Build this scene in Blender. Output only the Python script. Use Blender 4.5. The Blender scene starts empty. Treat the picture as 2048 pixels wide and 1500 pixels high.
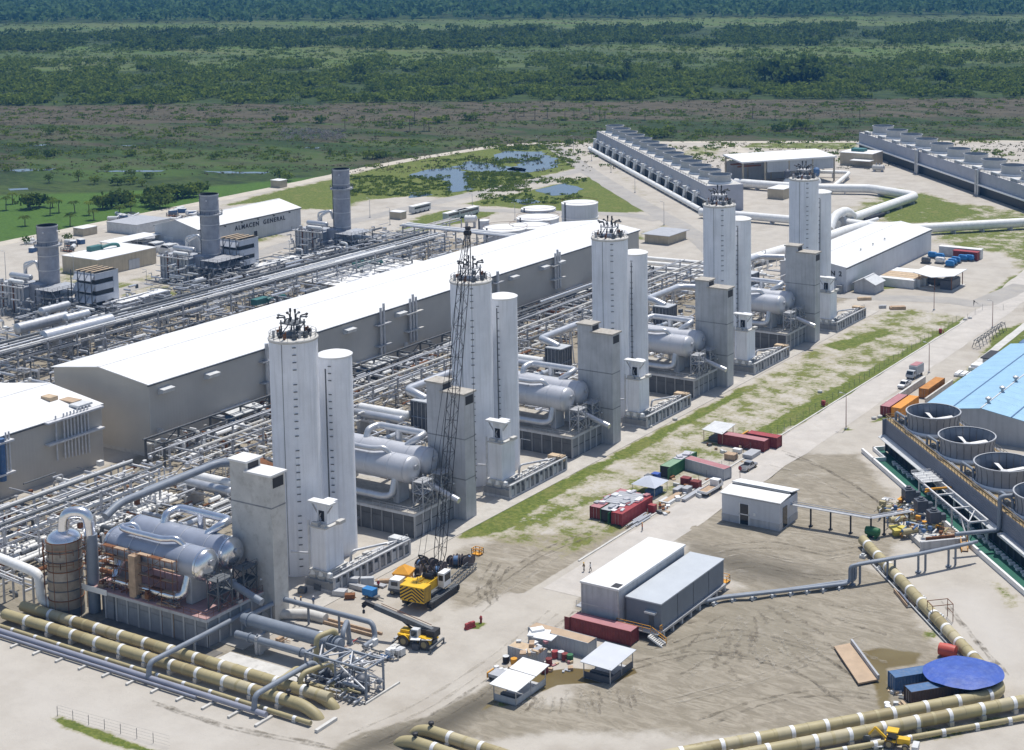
import bpy,math,random
import numpy as np
from mathutils import Vector,Matrix
random.seed(7)
PI=math.pi
HAZE_ON,HAZE_D=True,.000065
scene=bpy.context.scene
col=scene.collection
F,PITCH,YAW,CAMH,ROLL,CX,CY=3228.4,.1143,.52804,119.3,-.00842,1306.2,240.6
fw=Vector((-math.sin(YAW)*math.cos(PITCH),math.cos(YAW)*math.cos(PITCH),-math.sin(PITCH)))
rt0=Vector((math.cos(YAW),math.sin(YAW),0))
up0=rt0.cross(fw)
rt=rt0*math.cos(ROLL)+up0*math.sin(ROLL)
up=up0*math.cos(ROLL)-rt0*math.sin(ROLL)
CAMP=Vector((0,0,CAMH))
cd=bpy.data.cameras.new('camera')
cam=bpy.data.objects.new('camera',cd)
col.objects.link(cam)
mw=Matrix.Identity(4)
for i in range(3):
 mw[i][0],mw[i][1],mw[i][2],mw[i][3]=rt[i],up[i],-fw[i],CAMP[i]
cam.matrix_world=mw
cd.sensor_width=36
cd.lens=F*36/2048
cd.shift_x=(1024-CX)/2048
cd.shift_y=(CY-750)/2048
cd.clip_start=1
cd.clip_end=30000
scene.camera=cam
SUN_EL=math.radians(70)
SUNX,SUNY=-.13,.99
world=bpy.data.worlds.new('World')
scene.world=world
world.use_nodes=True
wn=world.node_tree
wn.nodes.clear()
sky=wn.nodes.new('ShaderNodeTexSky')
sky.sky_type='NISHITA'
sky.sun_disc=False
sky.sun_elevation=SUN_EL
sky.sun_rotation=math.atan2(SUNX,SUNY)
sky.air_density=1.0
sky.dust_density=1.2
bg=wn.nodes.new('ShaderNodeBackground')
bg.inputs[1].default_value=.115
wo=wn.nodes.new('ShaderNodeOutputWorld')
wn.links.new(sky.outputs[0],bg.inputs[0])
wn.links.new(bg.outputs[0],wo.inputs[0])
sl=bpy.data.lights.new('sun','SUN')
sl.energy=4.3
sl.angle=math.radians(.55)
sl.color=(1,.965,.91)
sun=bpy.data.objects.new('sun',sl)
col.objects.link(sun)
sd=Vector((SUNX,SUNY,0)).normalized()*math.cos(SUN_EL)+Vector((0,0,math.sin(SUN_EL)))
sun.rotation_euler=sd.to_track_quat('Z','Y').to_euler()
sun.location=(-200,300,400)
vs=scene.view_settings
vs.view_transform='Standard'
vs.look='None'
vs.exposure=0.0
vs.gamma=1
vs.use_curve_mapping=False
scene.cycles.max_bounces=6
scene.cycles.diffuse_bounces=3
scene.cycles.volume_bounces=1
scene.cycles.use_denoising=True
def G(x,y,z=0.0):
 """the point at height z seen at pixel (x, y) of the 2048 x 1500 photograph"""
 d=fw*F+rt*(x-CX)+up*(CY-y)
 return CAMP+d*((z-CAMH)/d.z)
def V(*a):
 return Vector(a)
class MB:
 def __init__(s):
  s.v=[];s.f=[]
 def add(s,vs,fs):
  o=len(s.v)
  s.v+=[tuple(p)for p in vs]
  s.f+=[tuple(i+o for i in f)for f in fs]
  return s
 def box(s,x0,x1,y0,y1,z0,z1):
  return s.add([(x0,y0,z0),(x1,y0,z0),(x1,y1,z0),(x0,y1,z0),(x0,y0,z1),(x1,y0,z1),(x1,y1,z1),(x0,y1,z1)],[(3,2,1,0),(4,5,6,7),(0,1,5,4),(1,2,6,5),(2,3,7,6),(3,0,4,7)])
 def cb(s,cx,cy,z0,sx,sy,h,a=0.0):
  c,n=math.cos(a),math.sin(a)
  P=[]
  for z in(z0,z0+h):
   for ux,uy in((-.5,-.5),(.5,-.5),(.5,.5),(-.5,.5)):
    x,y=ux*sx,uy*sy
    P.append((cx+x*c-y*n,cy+x*n+y*c,z))
  return s.add(P,[(3,2,1,0),(4,5,6,7),(0,1,5,4),(1,2,6,5),(2,3,7,6),(3,0,4,7)])
 def beam(s,p,q,w,h=None):
  p,q=Vector(p),Vector(q)
  h=h or w
  d=(q-p)
  if d.length<1e-6:return s
  d.normalize()
  r=d.cross(Vector((0,0,1)))
  r=Vector((1,0,0))if r.length<1e-3 else r.normalized()
  u=r.cross(d)
  P=[]
  for b in(p,q):
   for a1,a2 in((-.5,-.5),(.5,-.5),(.5,.5),(-.5,.5)):
    P.append(b+r*(a1*w)+u*(a2*h))
  return s.add(P,[(0,1,2,3),(7,6,5,4),(1,0,4,5),(2,1,5,6),(3,2,6,7),(0,3,7,4)])
 def tube(s,pts,r,n=10,caps=True,r2=None):
  pts=[Vector(p)for p in pts]
  m=len(pts)
  rad=[r+(r2-r)*i/(m-1)for i in range(m)]if r2 is not None else[r]*m
  d0=(pts[1]-pts[0]).normalized()
  a=d0.orthogonal().normalized()if abs(d0.z)>.95 else d0.cross(Vector((0,0,1))).normalized()
  rings=[]
  for i in range(m):
   if i==0:t=d0
   elif i==m-1:t=(pts[-1]-pts[-2]).normalized()
   else:
    t1,t2=(pts[i]-pts[i-1]).normalized(),(pts[i+1]-pts[i]).normalized()
    t=(t1+t2)
    t=t.normalized()if t.length>1e-4 else t1
   a=(a-t*a.dot(t))
   a=a.normalized()if a.length>1e-4 else t.orthogonal().normalized()
   b=t.cross(a)
   k=1.0
   if 0<i<m-1:
    c=max(.5,t.dot((pts[i]-pts[i-1]).normalized()))
    k=1/c
   rings.append([pts[i]+(a*math.cos(2*PI*j/n)+b*math.sin(2*PI*j/n))*rad[i]*(1+(k-1)*.5)for j in range(n)])
  vs=[p for R in rings for p in R]
  fs=[]
  for i in range(m-1):
   for j in range(n):
    k=(j+1)%n
    fs.append((i*n+j,i*n+k,(i+1)*n+k,(i+1)*n+j))
  if caps:
   fs.append(tuple(reversed(range(n))))
   fs.append(tuple(range((m-1)*n,m*n)))
  return s.add(vs,fs)
 def cyl(s,p,q,r,n=12,caps=True,r2=None):
  return s.tube([p,q],r,n,caps,r2)
 def lathe(s,prof,n=24,c=(0,0,0),axis='z',a0=0.0,a1=2*PI,cap0=False,cap1=False):
  full=abs(a1-a0-2*PI)<1e-6
  k=n if full else n+1
  vs=[]
  for r,z in prof:
   for j in range(k):
    a=a0+(a1-a0)*j/n
    x,y=r*math.cos(a),r*math.sin(a)
    if axis=='z':vs.append((c[0]+x,c[1]+y,c[2]+z))
    else:vs.append((c[0]+z,c[1]+x,c[2]+y))
  fs=[]
  for i in range(len(prof)-1):
   for j in range(n):
    j2=(j+1)%k
    fs.append((i*k+j,i*k+j2,(i+1)*k+j2,(i+1)*k+j))
  if cap0:fs.append(tuple(reversed(range(k))))
  if cap1:fs.append(tuple(range((len(prof)-1)*k,len(prof)*k)))
  return s.add(vs,fs)
 def poly(s,pts):
  return s.add(pts,[tuple(range(len(pts)))])
 def prism(s,pts,z0,z1):
  n=len(pts)
  vs=[(p[0],p[1],z0)for p in pts]+[(p[0],p[1],z1)for p in pts]
  fs=[tuple(reversed(range(n))),tuple(range(n,2*n))]
  fs+=[(i,(i+1)%n,n+(i+1)%n,n+i)for i in range(n)]
  return s.add(vs,fs)
 def ring(s,c,r,z,w,n=28,h=.1):
  return s.lathe([(r,z),(r+w,z),(r+w,z+h),(r,z+h),(r,z)],n,c)
 def rail(s,pts,h=1.1,t=.06,post=2.0):
  pts=[Vector(p)for p in pts]
  for a,b in zip(pts[:-1],pts[1:]):
   L=(b-a).length
   for k in(h,h*.55):
    s.beam(a+V(0,0,k),b+V(0,0,k),t)
   m=max(1,int(L/post))
   for i in range(m+1):
    p=a.lerp(b,i/m)
    s.beam(p,p+V(0,0,h),t)
  return s
 def mesh(s,name,smooth=40):
  me=bpy.data.meshes.new(name)
  me.from_pydata(s.v,[],s.f)
  if smooth:
   me.polygons.foreach_set('use_smooth',[True]*len(me.polygons))
   me.set_sharp_from_angle(angle=math.radians(smooth))
  me.update()
  return me
def fillet(pts,r,seg=5):
 pts=[Vector(p)for p in pts]
 out=[pts[0]]
 for i in range(1,len(pts)-1):
  a,b,c=pts[i-1],pts[i],pts[i+1]
  d1,d2=(a-b),(c-b)
  rr=min(r,d1.length*.49,d2.length*.49)
  p,q=b+d1.normalized()*rr,b+d2.normalized()*rr
  for k in range(seg+1):
   t=k/seg
   out.append(p*(1-t)**2+b*2*t*(1-t)+q*t**2)
 out.append(pts[-1])
 return out
def link(name,data,parent=None,loc=None):
 o=bpy.data.objects.new(name,data)
 col.objects.link(o)
 if parent:o.parent=parent
 if loc is not None:o.location=loc
 return o
def thing(name,label,cat,loc=(0,0,0),rz=0.0,group=None):
 o=link(name,None,None,loc)
 o.empty_display_size=.5
 o.rotation_euler=(0,0,rz)
 o['label']=label;o['category']=cat
 if group:o['group']=group
 return o
def part(name,b,m,parent=None,loc=None,smooth=40,label=None):
 me=b.mesh(name,smooth)if isinstance(b,MB)else b
 if m is not None and not me.materials:me.materials.append(m)
 o=link(name,me,parent,loc)
 if label:o['label']=label
 return o
def tag(o,label,cat,group=None):
 o['label']=label;o['category']=cat
 if group:o['group']=group
 return o
def single(name,b,m,label,cat,loc=None,group=None,smooth=40):
 return tag(part(name,b,m,None,loc,smooth),label,cat,group)
def struct(name,b,m,smooth=0,kind='structure',parent=None):
 o=part(name,b,m,parent,None,smooth)
 if parent is None:o['kind']=kind
 return o
def dup(root,loc,rz=None,label=None,group=None):
 def cp(o,par):
  c=o.copy()
  col.objects.link(c)
  if par is not None:
   c.parent=par
   c.matrix_parent_inverse=o.matrix_parent_inverse
  for ch in o.children:cp(ch,c)
  return c
 r=cp(root,None)
 r.location=loc
 if rz is not None:r.rotation_euler=(0,0,rz)
 if label:r['label']=label
 if group:r['group']=group
 return r
def nd(t,kind,**kw):
 n=t.nodes.new(kind)
 for k,v in kw.items():setattr(n,k,v)
 return n
def mat(name,c,rough=.6,metal=0.0,var=.18,scale=.35,streak=0.0,bump=0.0,bscale=3.0,dirt=None,dirt_amt=0.0,corr=None,spec=.4):
 m=bpy.data.materials.new(name)
 m.use_nodes=True
 t=m.node_tree
 p=t.nodes['Principled BSDF']
 p.inputs['Roughness'].default_value=rough
 p.inputs['Metallic'].default_value=metal
 p.inputs['Specular IOR Level'].default_value=spec
 geo=nd(t,'ShaderNodeNewGeometry')
 n1=nd(t,'ShaderNodeTexNoise');n1.inputs['Scale'].default_value=scale;n1.inputs['Detail'].default_value=6
 n1.inputs['Roughness'].default_value=.62
 t.links.new(geo.outputs['Position'],n1.inputs['Vector'])
 ramp=nd(t,'ShaderNodeMapRange')
 ramp.inputs[1].default_value=.3;ramp.inputs[2].default_value=.7
 ramp.inputs[3].default_value=1-var;ramp.inputs[4].default_value=1+var*.6
 t.links.new(n1.outputs[0],ramp.inputs[0])
 mul=nd(t,'ShaderNodeMix',data_type='RGBA',blend_type='MULTIPLY')
 mul.inputs[0].default_value=1
 mul.inputs[6].default_value=(*c,1)
 t.links.new(ramp.outputs[0],mul.inputs[7])
 out=mul.outputs[2]
 if streak:
  mp=nd(t,'ShaderNodeMapping');mp.inputs['Scale'].default_value=(1.6,1.6,.09)
  t.links.new(geo.outputs['Position'],mp.inputs[0])
  n2=nd(t,'ShaderNodeTexNoise');n2.inputs['Scale'].default_value=1.0;n2.inputs['Detail'].default_value=5
  t.links.new(mp.outputs[0],n2.inputs['Vector'])
  r2=nd(t,'ShaderNodeMapRange');r2.inputs[1].default_value=.48;r2.inputs[2].default_value=.72
  r2.inputs[3].default_value=0;r2.inputs[4].default_value=streak
  t.links.new(n2.outputs[0],r2.inputs[0])
  mx=nd(t,'ShaderNodeMix',data_type='RGBA')
  dc=dirt or tuple(x*.35 for x in c)
  mx.inputs[7].default_value=(*dc,1)
  t.links.new(out,mx.inputs[6]);t.links.new(r2.outputs[0],mx.inputs[0])
  out=mx.outputs[2]
 if dirt and dirt_amt:
  n3=nd(t,'ShaderNodeTexNoise');n3.inputs['Scale'].default_value=scale*2.3;n3.inputs['Detail'].default_value=8
  n3.inputs['Roughness'].default_value=.7
  t.links.new(geo.outputs['Position'],n3.inputs['Vector'])
  r3=nd(t,'ShaderNodeMapRange');r3.inputs[1].default_value=.5;r3.inputs[2].default_value=.68
  r3.inputs[3].default_value=0;r3.inputs[4].default_value=dirt_amt
  t.links.new(n3.outputs[0],r3.inputs[0])
  mx=nd(t,'ShaderNodeMix',data_type='RGBA')
  mx.inputs[7].default_value=(*dirt,1)
  t.links.new(out,mx.inputs[6]);t.links.new(r3.outputs[0],mx.inputs[0])
  out=mx.outputs[2]
 t.links.new(out,p.inputs['Base Color'])
 if bump:
  nb=nd(t,'ShaderNodeTexNoise');nb.inputs['Scale'].default_value=bscale;nb.inputs['Detail'].default_value=4
  t.links.new(geo.outputs['Position'],nb.inputs['Vector'])
  bn=nd(t,'ShaderNodeBump');bn.inputs['Strength'].default_value=bump;bn.inputs['Distance'].default_value=.3
  t.links.new(nb.outputs[0],bn.inputs['Height'])
  t.links.new(bn.outputs[0],p.inputs['Normal'])
 if corr:
  sx=nd(t,'ShaderNodeSeparateXYZ');t.links.new(geo.outputs['Position'],sx.inputs[0])
  mm=nd(t,'ShaderNodeMath',operation='MULTIPLY');mm.inputs[1].default_value=2*PI/corr[1]
  t.links.new(sx.outputs['xyz'.index(corr[0])],mm.inputs[0])
  ss=nd(t,'ShaderNodeMath',operation='SINE');t.links.new(mm.outputs[0],ss.inputs[0])
  bn=nd(t,'ShaderNodeBump');bn.inputs['Strength'].default_value=corr[2];bn.inputs['Distance'].default_value=.08
  t.links.new(ss.outputs[0],bn.inputs['Height'])
  t.links.new(bn.outputs[0],p.inputs['Normal'])
 return m
RUST=(.20,.085,.035)
mSILO=mat('silo_paint',(.83,.845,.885),.65,var=.12,scale=.15,streak=.38,dirt=(.50,.51,.52),bump=.1,bscale=.8)
mCONC=mat('concrete',(.50,.505,.515),.85,var=.18,scale=.25,streak=.35,dirt=(.22,.215,.2),bump=.15,bscale=2)
mCONCL=mat('concrete_light',(.58,.565,.53),.85,var=.16,scale=.3,dirt=(.32,.30,.26),dirt_amt=.5)
mCONCD=mat('concrete_dark',(.27,.275,.28),.85,var=.22,scale=.3,streak=.4,dirt=(.13,.13,.13))
mPANEL=mat('precast_panel',(.30,.31,.33),.85,var=.2,scale=.4,streak=.3,dirt=(.17,.17,.17))
mPANELD=mat('shaded_precast_panel',(.13,.135,.14),.85,var=.25,scale=.4,streak=.35,dirt=(.07,.07,.07))  # darker copy of the panel concrete, shade on the later plinths put into colour
mCORED=mat('shaded_precast_core',(.10,.10,.105),.85,var=.25,scale=.4)  # core darkened the same way, shade painted into its colour
mSLABTOP=mat('concrete_deck',(.44,.41,.36),.9,var=.2,scale=.6,dirt=(.2,.17,.13),dirt_amt=.6)
mSLABRED=mat('red_oxide_deck',(.44,.27,.255),.8,var=.2,scale=.6,dirt=(.45,.36,.3),dirt_amt=.5)
mVESS=mat('vessel_aluminium_paint',(.53,.54,.57),.42,.25,var=.1,scale=.3,streak=.15,dirt=(.32,.32,.33))
mVESSB=mat('vessel_cladding_blue_grey',(.36,.39,.46),.4,.35,var=.12,scale=.4)
mCHROME=mat('bright_cladding',(.78,.79,.82),.22,.9,var=.12,scale=.8)
mPIPE=mat('aluminium_cladding',(.58,.59,.61),.38,.55,var=.14,scale=.7)
mPIPEW=mat('white_pipe_paint',(.80,.80,.78),.5,var=.12,scale=.5,dirt=(.5,.47,.42),dirt_amt=.3)
mPIPEG=mat('grey_blue_pipe_paint',(.225,.255,.30),.5,var=.14,scale=.5)
mSTEEL=mat('galvanised_steel',(.45,.46,.48),.5,.4,var=.2,scale=.8)
mSTEELD=mat('dark_steel',(.13,.14,.15),.6,.2,var=.25,scale=.8)
mSTEELW=mat('white_steel',(.62,.62,.63),.55,.1,var=.2,scale=.8)
mBLACK=mat('black_steel',(.03,.03,.033),.6,.1,var=.3,scale=1)
mRUST=mat('rusty_steel',RUST,.9,var=.35,scale=1.2)
mROOFW=mat('white_roof_sheet',(.76,.76,.75),.6,var=.08,scale=.2,dirt=(.58,.56,.52),dirt_amt=.45)
mHALLW=mat('grey_wall_sheet',(.55,.515,.455),.6,var=.08,scale=.12,corr=('z',.4,.08))
mHALLX=mat('grey_wall_sheet_long',(.50,.465,.41),.6,var=.09,scale=.12,corr=('y',.9,.05))
mWALLW=mat('white_wall_sheet',(.62,.64,.68),.6,var=.1,scale=.2,streak=.15)
mBEIGE=mat('beige_wall',(.48,.42,.31),.8,var=.15,scale=.3,streak=.2)
mGREYW=mat('pale_grey_wall',(.46,.48,.50),.7,var=.12,scale=.25,streak=.2)
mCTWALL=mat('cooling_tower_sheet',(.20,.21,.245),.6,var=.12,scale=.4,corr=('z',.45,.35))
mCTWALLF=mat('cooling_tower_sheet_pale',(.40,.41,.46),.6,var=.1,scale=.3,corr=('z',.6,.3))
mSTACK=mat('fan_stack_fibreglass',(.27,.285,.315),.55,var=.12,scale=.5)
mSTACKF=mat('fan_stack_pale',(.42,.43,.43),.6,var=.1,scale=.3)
mLOUV=mat('louvre_dark',(.02,.026,.026),.5,var=.4,scale=.8)
mDECK=mat('timber_deck',(.34,.25,.13),.9,var=.25,scale=.8)
mFRP=mat('fibreglass_pipe',(.41,.35,.19),.55,var=.16,scale=.35,dirt=(.40,.34,.21),dirt_amt=.4)
mFRP2=mat('fibreglass_pipe_dark',(.33,.27,.14),.55,var=.16,scale=.4)
mFRP3=mat('fibreglass_pipe_pale',(.48,.42,.27),.6,var=.14,scale=.4)
mWHITE=mat('white_paint',(.80,.80,.79),.5,var=.06,scale=.8)
mCHIM=mat('stack_steel',(.36,.37,.41),.6,.15,var=.2,scale=.5,streak=.2,dirt=(.24,.24,.26))
mRED=mat('red_oxide_paint',(.20,.032,.03),.65,var=.25,scale=.7,dirt=(.28,.10,.08),dirt_amt=.4)
mREDB=mat('red_paint',(.34,.045,.05),.6,var=.2,scale=.7,dirt=(.40,.16,.14),dirt_amt=.4)
mORANGE=mat('orange_paint',(.72,.29,.03),.6,var=.15,scale=.6,dirt=(.42,.2,.06),dirt_amt=.4)
mORANGED=mat('dull_orange_paint',(.52,.22,.045),.7,var=.2,scale=.6,dirt=(.30,.14,.05),dirt_amt=.5)
mPINK=mat('faded_red_roof',(.42,.19,.20),.7,var=.15,scale=.6)
mGREEN=mat('green_paint',(.035,.15,.06),.6,var=.2,scale=.7)
mGREENP=mat('faded_green_roof',(.22,.34,.22),.7,var=.2,scale=.7)
mBLUE=mat('blue_paint',(.07,.15,.30),.6,var=.2,scale=.7,dirt=(.3,.26,.22),dirt_amt=.3)
mBLUET=mat('blue_tarpaulin',(.045,.10,.40),.55,var=.22,scale=.4,bump=.5,bscale=1.1,dirt=(.12,.19,.46),dirt_amt=.5)
mBLUER=mat('blue_roof_sheet',(.30,.50,.66),.5,var=.1,scale=.3,corr=('y',.7,.3))
mBLUEV=mat('bright_blue_paint',(.03,.20,.48),.5,var=.15)
mYEL=mat('crane_yellow',(.78,.47,.02),.45,var=.12,scale=.8)
mAMBER=mat('safety_amber',(.70,.33,.03),.55,var=.15)
mGLASS=mat('dark_glass',(.02,.025,.03),.12,.0,var=.1,spec=.7)
mRUB=mat('tyre_rubber',(.10,.09,.08),.9,var=.3,scale=1.5)
mRIM=mat('wheel_rim',(.35,.29,.16),.7,var=.2)
mWOOD=mat('weathered_wood',(.46,.33,.22),.9,var=.3,scale=1.0)
mTAN=mat('tan_board',(.47,.35,.24),.9,var=.15,scale=.5)
mCARD=mat('crate_board',(.55,.42,.28),.9,var=.25,scale=.9)
mGREYR=mat('grey_roof_sheet',(.40,.41,.43),.6,var=.12,scale=.5)
mBASIN=mat('green_basin_floor',(.015,.115,.075),.5,var=.2,scale=.3)
mCOOL=mat('cooler_dark_panel',(.085,.095,.115),.5,var=.2,scale=.6)
mSKIN=mat('skin',(.30,.17,.11),.7,var=.05)
mTEAL=mat('teal_duct_paint',(.05,.17,.16),.5,var=.15)
mPALEG=mat('pale_grey_sheet',(.60,.61,.61),.6,var=.15,scale=.8)
# ================================================================ GROUND
fh=Vector((fw.x,fw.y)).normalized()
rh=Vector((rt0.x,rt0.y))
def lines(*segs):
 out=[]
 for a,b,st in segs:
  n=max(1,int(round((b-a)/st)))
  out+=[a+(b-a)*i/n for i in range(n)]
 return out+[segs[-1][1]]
gx=np.array(lines((-5200,-3000,220),(-3000,-1200,60),(-1200,-560,8),(-560,-330,3),(-330,-60,1.1),(-60,60,8),(60,900,60),(900,2600,300)))
gy=np.array(lines((-900,100,200),(100,150,10),(150,520,1.1),(520,860,3),(860,1500,9),(1500,3600,45),(3600,5600,250)))
X,Y=np.meshgrid(gx,gy)
XY=np.stack([X.ravel(),Y.ravel()],1)
def sdf(poly):
 """positive inside"""
 P=np.array([(p[0],p[1])for p in poly])
 lo,hi=P.min(0)-60,P.max(0)+60
 sel=np.where(((XY>lo)&(XY<hi)).all(1))[0]
 out=np.full(len(XY),-60.0)
 Q=XY[sel]
 ins=np.zeros(len(Q),bool)
 dm=np.full(len(Q),1e9)
 n=len(P)
 for i in range(n):
  a,b=P[i],P[(i+1)%n]
  ab=b-a
  t=np.clip(((Q-a)@ab)/(ab@ab+1e-9),0,1)
  dm=np.minimum(dm,np.hypot(*(Q-a-t[:,None]*ab).T))
  c=((a[1]>Q[:,1])!=(b[1]>Q[:,1]))
  with np.errstate(divide='ignore',invalid='ignore'):
   xx=(b[0]-a[0])*(Q[:,1]-a[1])/(b[1]-a[1])+a[0]
  ins^=c&(Q[:,0]<xx)
 out[sel]=np.where(ins,dm,-dm)
 return out
def msk(px,soft=3.0,w=False):
 poly=px if w else[G(*p)for p in px]
 return np.clip(sdf(poly)/(2*soft)+.5,0,1)
N=len(XY)
grass,mud,wet,marsh,lush,brown,field,pale=(np.zeros(N)for _ in range(8))
depth=XY@np.array(fh)
def dpx(y,x=1024):
 p=G(x,y);return p.x*fh.x+p.y*fh.y
per=[G(*p)for p in((-900,640),(-300,545),(0,488),(300,425),(590,368),(800,322),(1000,291),(1190,283),(2048,281),(2900,279))]
plant=[V(900,-850,0),V(-1600,-850,0)]+per+[V(2500,900,0)]
marsh=1-np.clip(sdf(plant)/6+.5,0,1)
far=depth>1200
marsh[far&(sdf(plant)<=-59)]=1
marsh[(XY[:,0]>300)]=1
def bandmask(y0,y1,soft=25):
 d0,d1=dpx(y0),dpx(y1)
 return np.clip((depth-d0)/soft+.5,0,1)*np.clip((d1-depth)/soft+.5,0,1)
brown=np.maximum(bandmask(243,203,30),.55*bandmask(335,243,30))
field=np.maximum(bandmask(135,84,60),bandmask(58,38,80))
lush=np.maximum(msk([(-400,640),(-400,420),(0,392),(200,385),(430,372),(640,352),(600,368),(300,428),(0,490)],10),msk([(0,300),(400,290),(700,280),(1000,275),(1000,285),(700,330),(560,352),(0,372)],14)*.45)
def gr(px,v,soft=3.0,w=False):
 global grass
 grass=np.maximum(grass,v*msk(px,soft,w))
gr([(440,412),(590,372),(660,372),(840,390),(720,402),(690,420),(600,418),(560,402)],1.05,5)
gr([(600,372),(800,324),(1000,293),(1100,285),(1160,335),(900,395),(740,392)],.95,5)
gr([(925,408),(1060,380),(1190,350),(1300,422),(1180,430),(1050,418)],1.05,4)
gr([(780,470),(840,430),(920,415),(1000,425),(960,440),(850,462)],.9,4)
gr([(1180,470),(1200,440),(1270,470),(1330,450),(1290,480)],.8,4)
gr([(1335,320),(1380,292),(1470,295),(1430,310)],.62,6)
gr([(1470,296),(1500,285),(1720,284),(1720,300)],.72,5)
gr([(1200,320),(1220,330),(1330,420),(1300,405)],.66,3)
gr([(1640,440),(1790,370),(1900,400),(2048,420),(2300,470),(2300,640),(2048,560),(1960,470),(1800,430),(1700,470)],.62,6)
gr([(1690,470),(1830,455),(2048,455),(2048,510),(1900,500),(1860,470)],.66,5)
gr([(1735,425),(1760,385),(1850,385),(1980,425),(1900,445),(1780,448)],.85,5)
gr([(1960,600),(2010,560),(2060,530),(2060,560),(1985,605)],.85,2)
gr([(1700,580),(1760,560),(1845,560),(1800,575),(1720,585)],.9,2)
gr([(480,620),(190,590),(100,570),(100,520),(250,560),(320,540),(330,560)],.55,5)
gr([(440,470),(560,450),(610,440),(590,470),(450,500)],.6,4)
W=lambda a,b,c,d:[V(a,c,0),V(b,c,0),V(b,d,0),V(a,d,0)]
gr(W(-191.6,-163.5,250,300),.53,3,True)
gr(W(-191.6,-164.0,300,478),.53,3,True)
gr([(1500,865),(1690,760),(1930,632),(1945,645),(1740,775),(1560,868)],1.0,2)
gr([(915,1075),(960,1035),(1210,915),(1490,770),(1490,790),(1150,970),(1010,1065),(940,1075)],.95,1.6)
gr([(1010,1040),(1180,990),(1200,1010),(1050,1060)],.75,3)
gr([(1640,690),(1770,655),(1790,668),(1680,705)],.9,2)
gr([(1740,845),(1770,830),(1800,815),(1780,840)],1,1)
gr([(1990,660),(2048,645),(2100,660),(2100,690),(1980,745),(1880,780),(1960,715)],.85,2)
gr([(1975,1155),(2005,1165),(2048,1210),(2020,1215)],.8,1.5)
gr([(1870,1225),(1945,1300),(1960,1340),(1900,1290)],.62,1.5)
gr([(1845,1258),(1885,1255),(1885,1275),(1850,1280)],.8,1.2)
gr([(1700,1495),(1780,1470),(1900,1440),(2048,1425),(2048,1445),(1850,1485),(1760,1505)],.6,1)
gr([(93,1430),(120,1430),(250,1478),(340,1510),(280,1510),(130,1455)],1.0,.7)
gr([(925,1258),(945,1243),(972,1246),(960,1258)],1.0,.5)
gr([(985,1395),(1060,1375),(1080,1365),(1060,1400),(1000,1415)],.9,.8)
gr([(1682,862),(1692,851),(1706,860)],1,.5)
grass*=(1-marsh)
def md(px,v,soft=3.0):
 global mud
 mud=np.maximum(mud,v*msk(px,soft))
md([(1330,1075),(1430,1000),(1500,950),(1590,905),(1720,905),(1760,950),(1830,1050),(1780,1130),(1500,1190),(1380,1120)],.66,3)
md([(1240,1250),(1380,1190),(1700,1110),(1790,1150),(1900,1300),(1990,1390),(1700,1450),(1450,1480),(1100,1470),(960,1490),(900,1450),(1000,1400),(1120,1400)],.70,4)
md([(860,1435),(930,1395),(1010,1355),(1020,1410),(900,1500),(620,1530),(720,1470)],1.25,2)
md([(1140,1215),(1160,1185),(1200,1160),(1200,1230),(1160,1240)],.7,1.5)
md([(905,1095),(1040,1060),(1220,1060),(1225,1085),(960,1215),(900,1230),(870,1180)],.62,3)
for q_,v_ in((W(-288,-212,176,476),.9),(W(-418,-340,255,505),.85),(W(-262,-205,430,500),.6)):mud=np.maximum(mud,v_*msk(q_,4,True))  # dark gravel zones under the racks, with shade between pipes painted into the colour
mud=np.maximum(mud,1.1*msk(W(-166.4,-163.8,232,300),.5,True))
md([(830,1240),(960,1210),(900,1235),(850,1260)],.45,2)
md([(400,1300),(470,1260),(560,1300),(520,1350)],.55,2)
md([(1900,1150),(2048,1250),(2048,1330),(1960,1290),(1860,1210)],.25,3)
pale=np.maximum(msk([(1880,1180),(1960,1180),(2048,1260),(2048,1360),(1960,1320)],5),msk([(0,1310),(400,1440),(600,1500),(0,1500)],5)*.6)
wet=np.maximum.reduce([msk([(1000,1390),(1060,1345),(1150,1335),(1250,1345),(1260,1325),(1275,1345),(1230,1365),(1120,1368),(1040,1400),(1010,1412)],1.0),msk([(1700,1300),(1760,1292),(1850,1305),(1840,1330),(1780,1340),(1790,1420),(1760,1425),(1740,1370),(1695,1330)],2.0)*.8,msk([(955,1420),(1000,1385),(1010,1395),(965,1430)],1)*.7])
_dk=np.maximum(msk([(860,1440),(940,1395),(1000,1370),(990,1410),(890,1470),(640,1530),(740,1470)],2),.8*msk([(1380,1090),(1560,1120),(1660,1150),(1560,1170),(1420,1140)],4))
lush=np.maximum(lush,_dk*(1-marsh))
Zr=np.zeros(N)
rr=np.random.RandomState(3)
for _ in range(26):
 a=rr.uniform(0,PI);k=rr.uniform(.25,1.3);ph=rr.uniform(0,6.28)
 Zr+=np.sin((XY[:,0]*math.cos(a)+XY[:,1]*math.sin(a))*k+ph)*.045/k**.4
Zr*=np.clip(mud-.3,0,1)*(1-np.clip(wet*1.5,0,1))
Zg=np.where(Zr>0,Zr*.3,Zr)-.03
nxg,nyg=len(gx),len(gy)
idx=np.arange(N).reshape(nyg,nxg)
faces=np.stack([idx[:-1,:-1],idx[:-1,1:],idx[1:,1:],idx[1:,:-1]],-1).reshape(-1,4)
gm=bpy.data.meshes.new('ground')
gm.vertices.add(N);gm.vertices.foreach_set('co',np.column_stack([XY,Zg]).astype(np.float32).ravel())
gm.loops.add(faces.size);gm.loops.foreach_set('vertex_index',faces.ravel().astype(np.int32))
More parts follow.
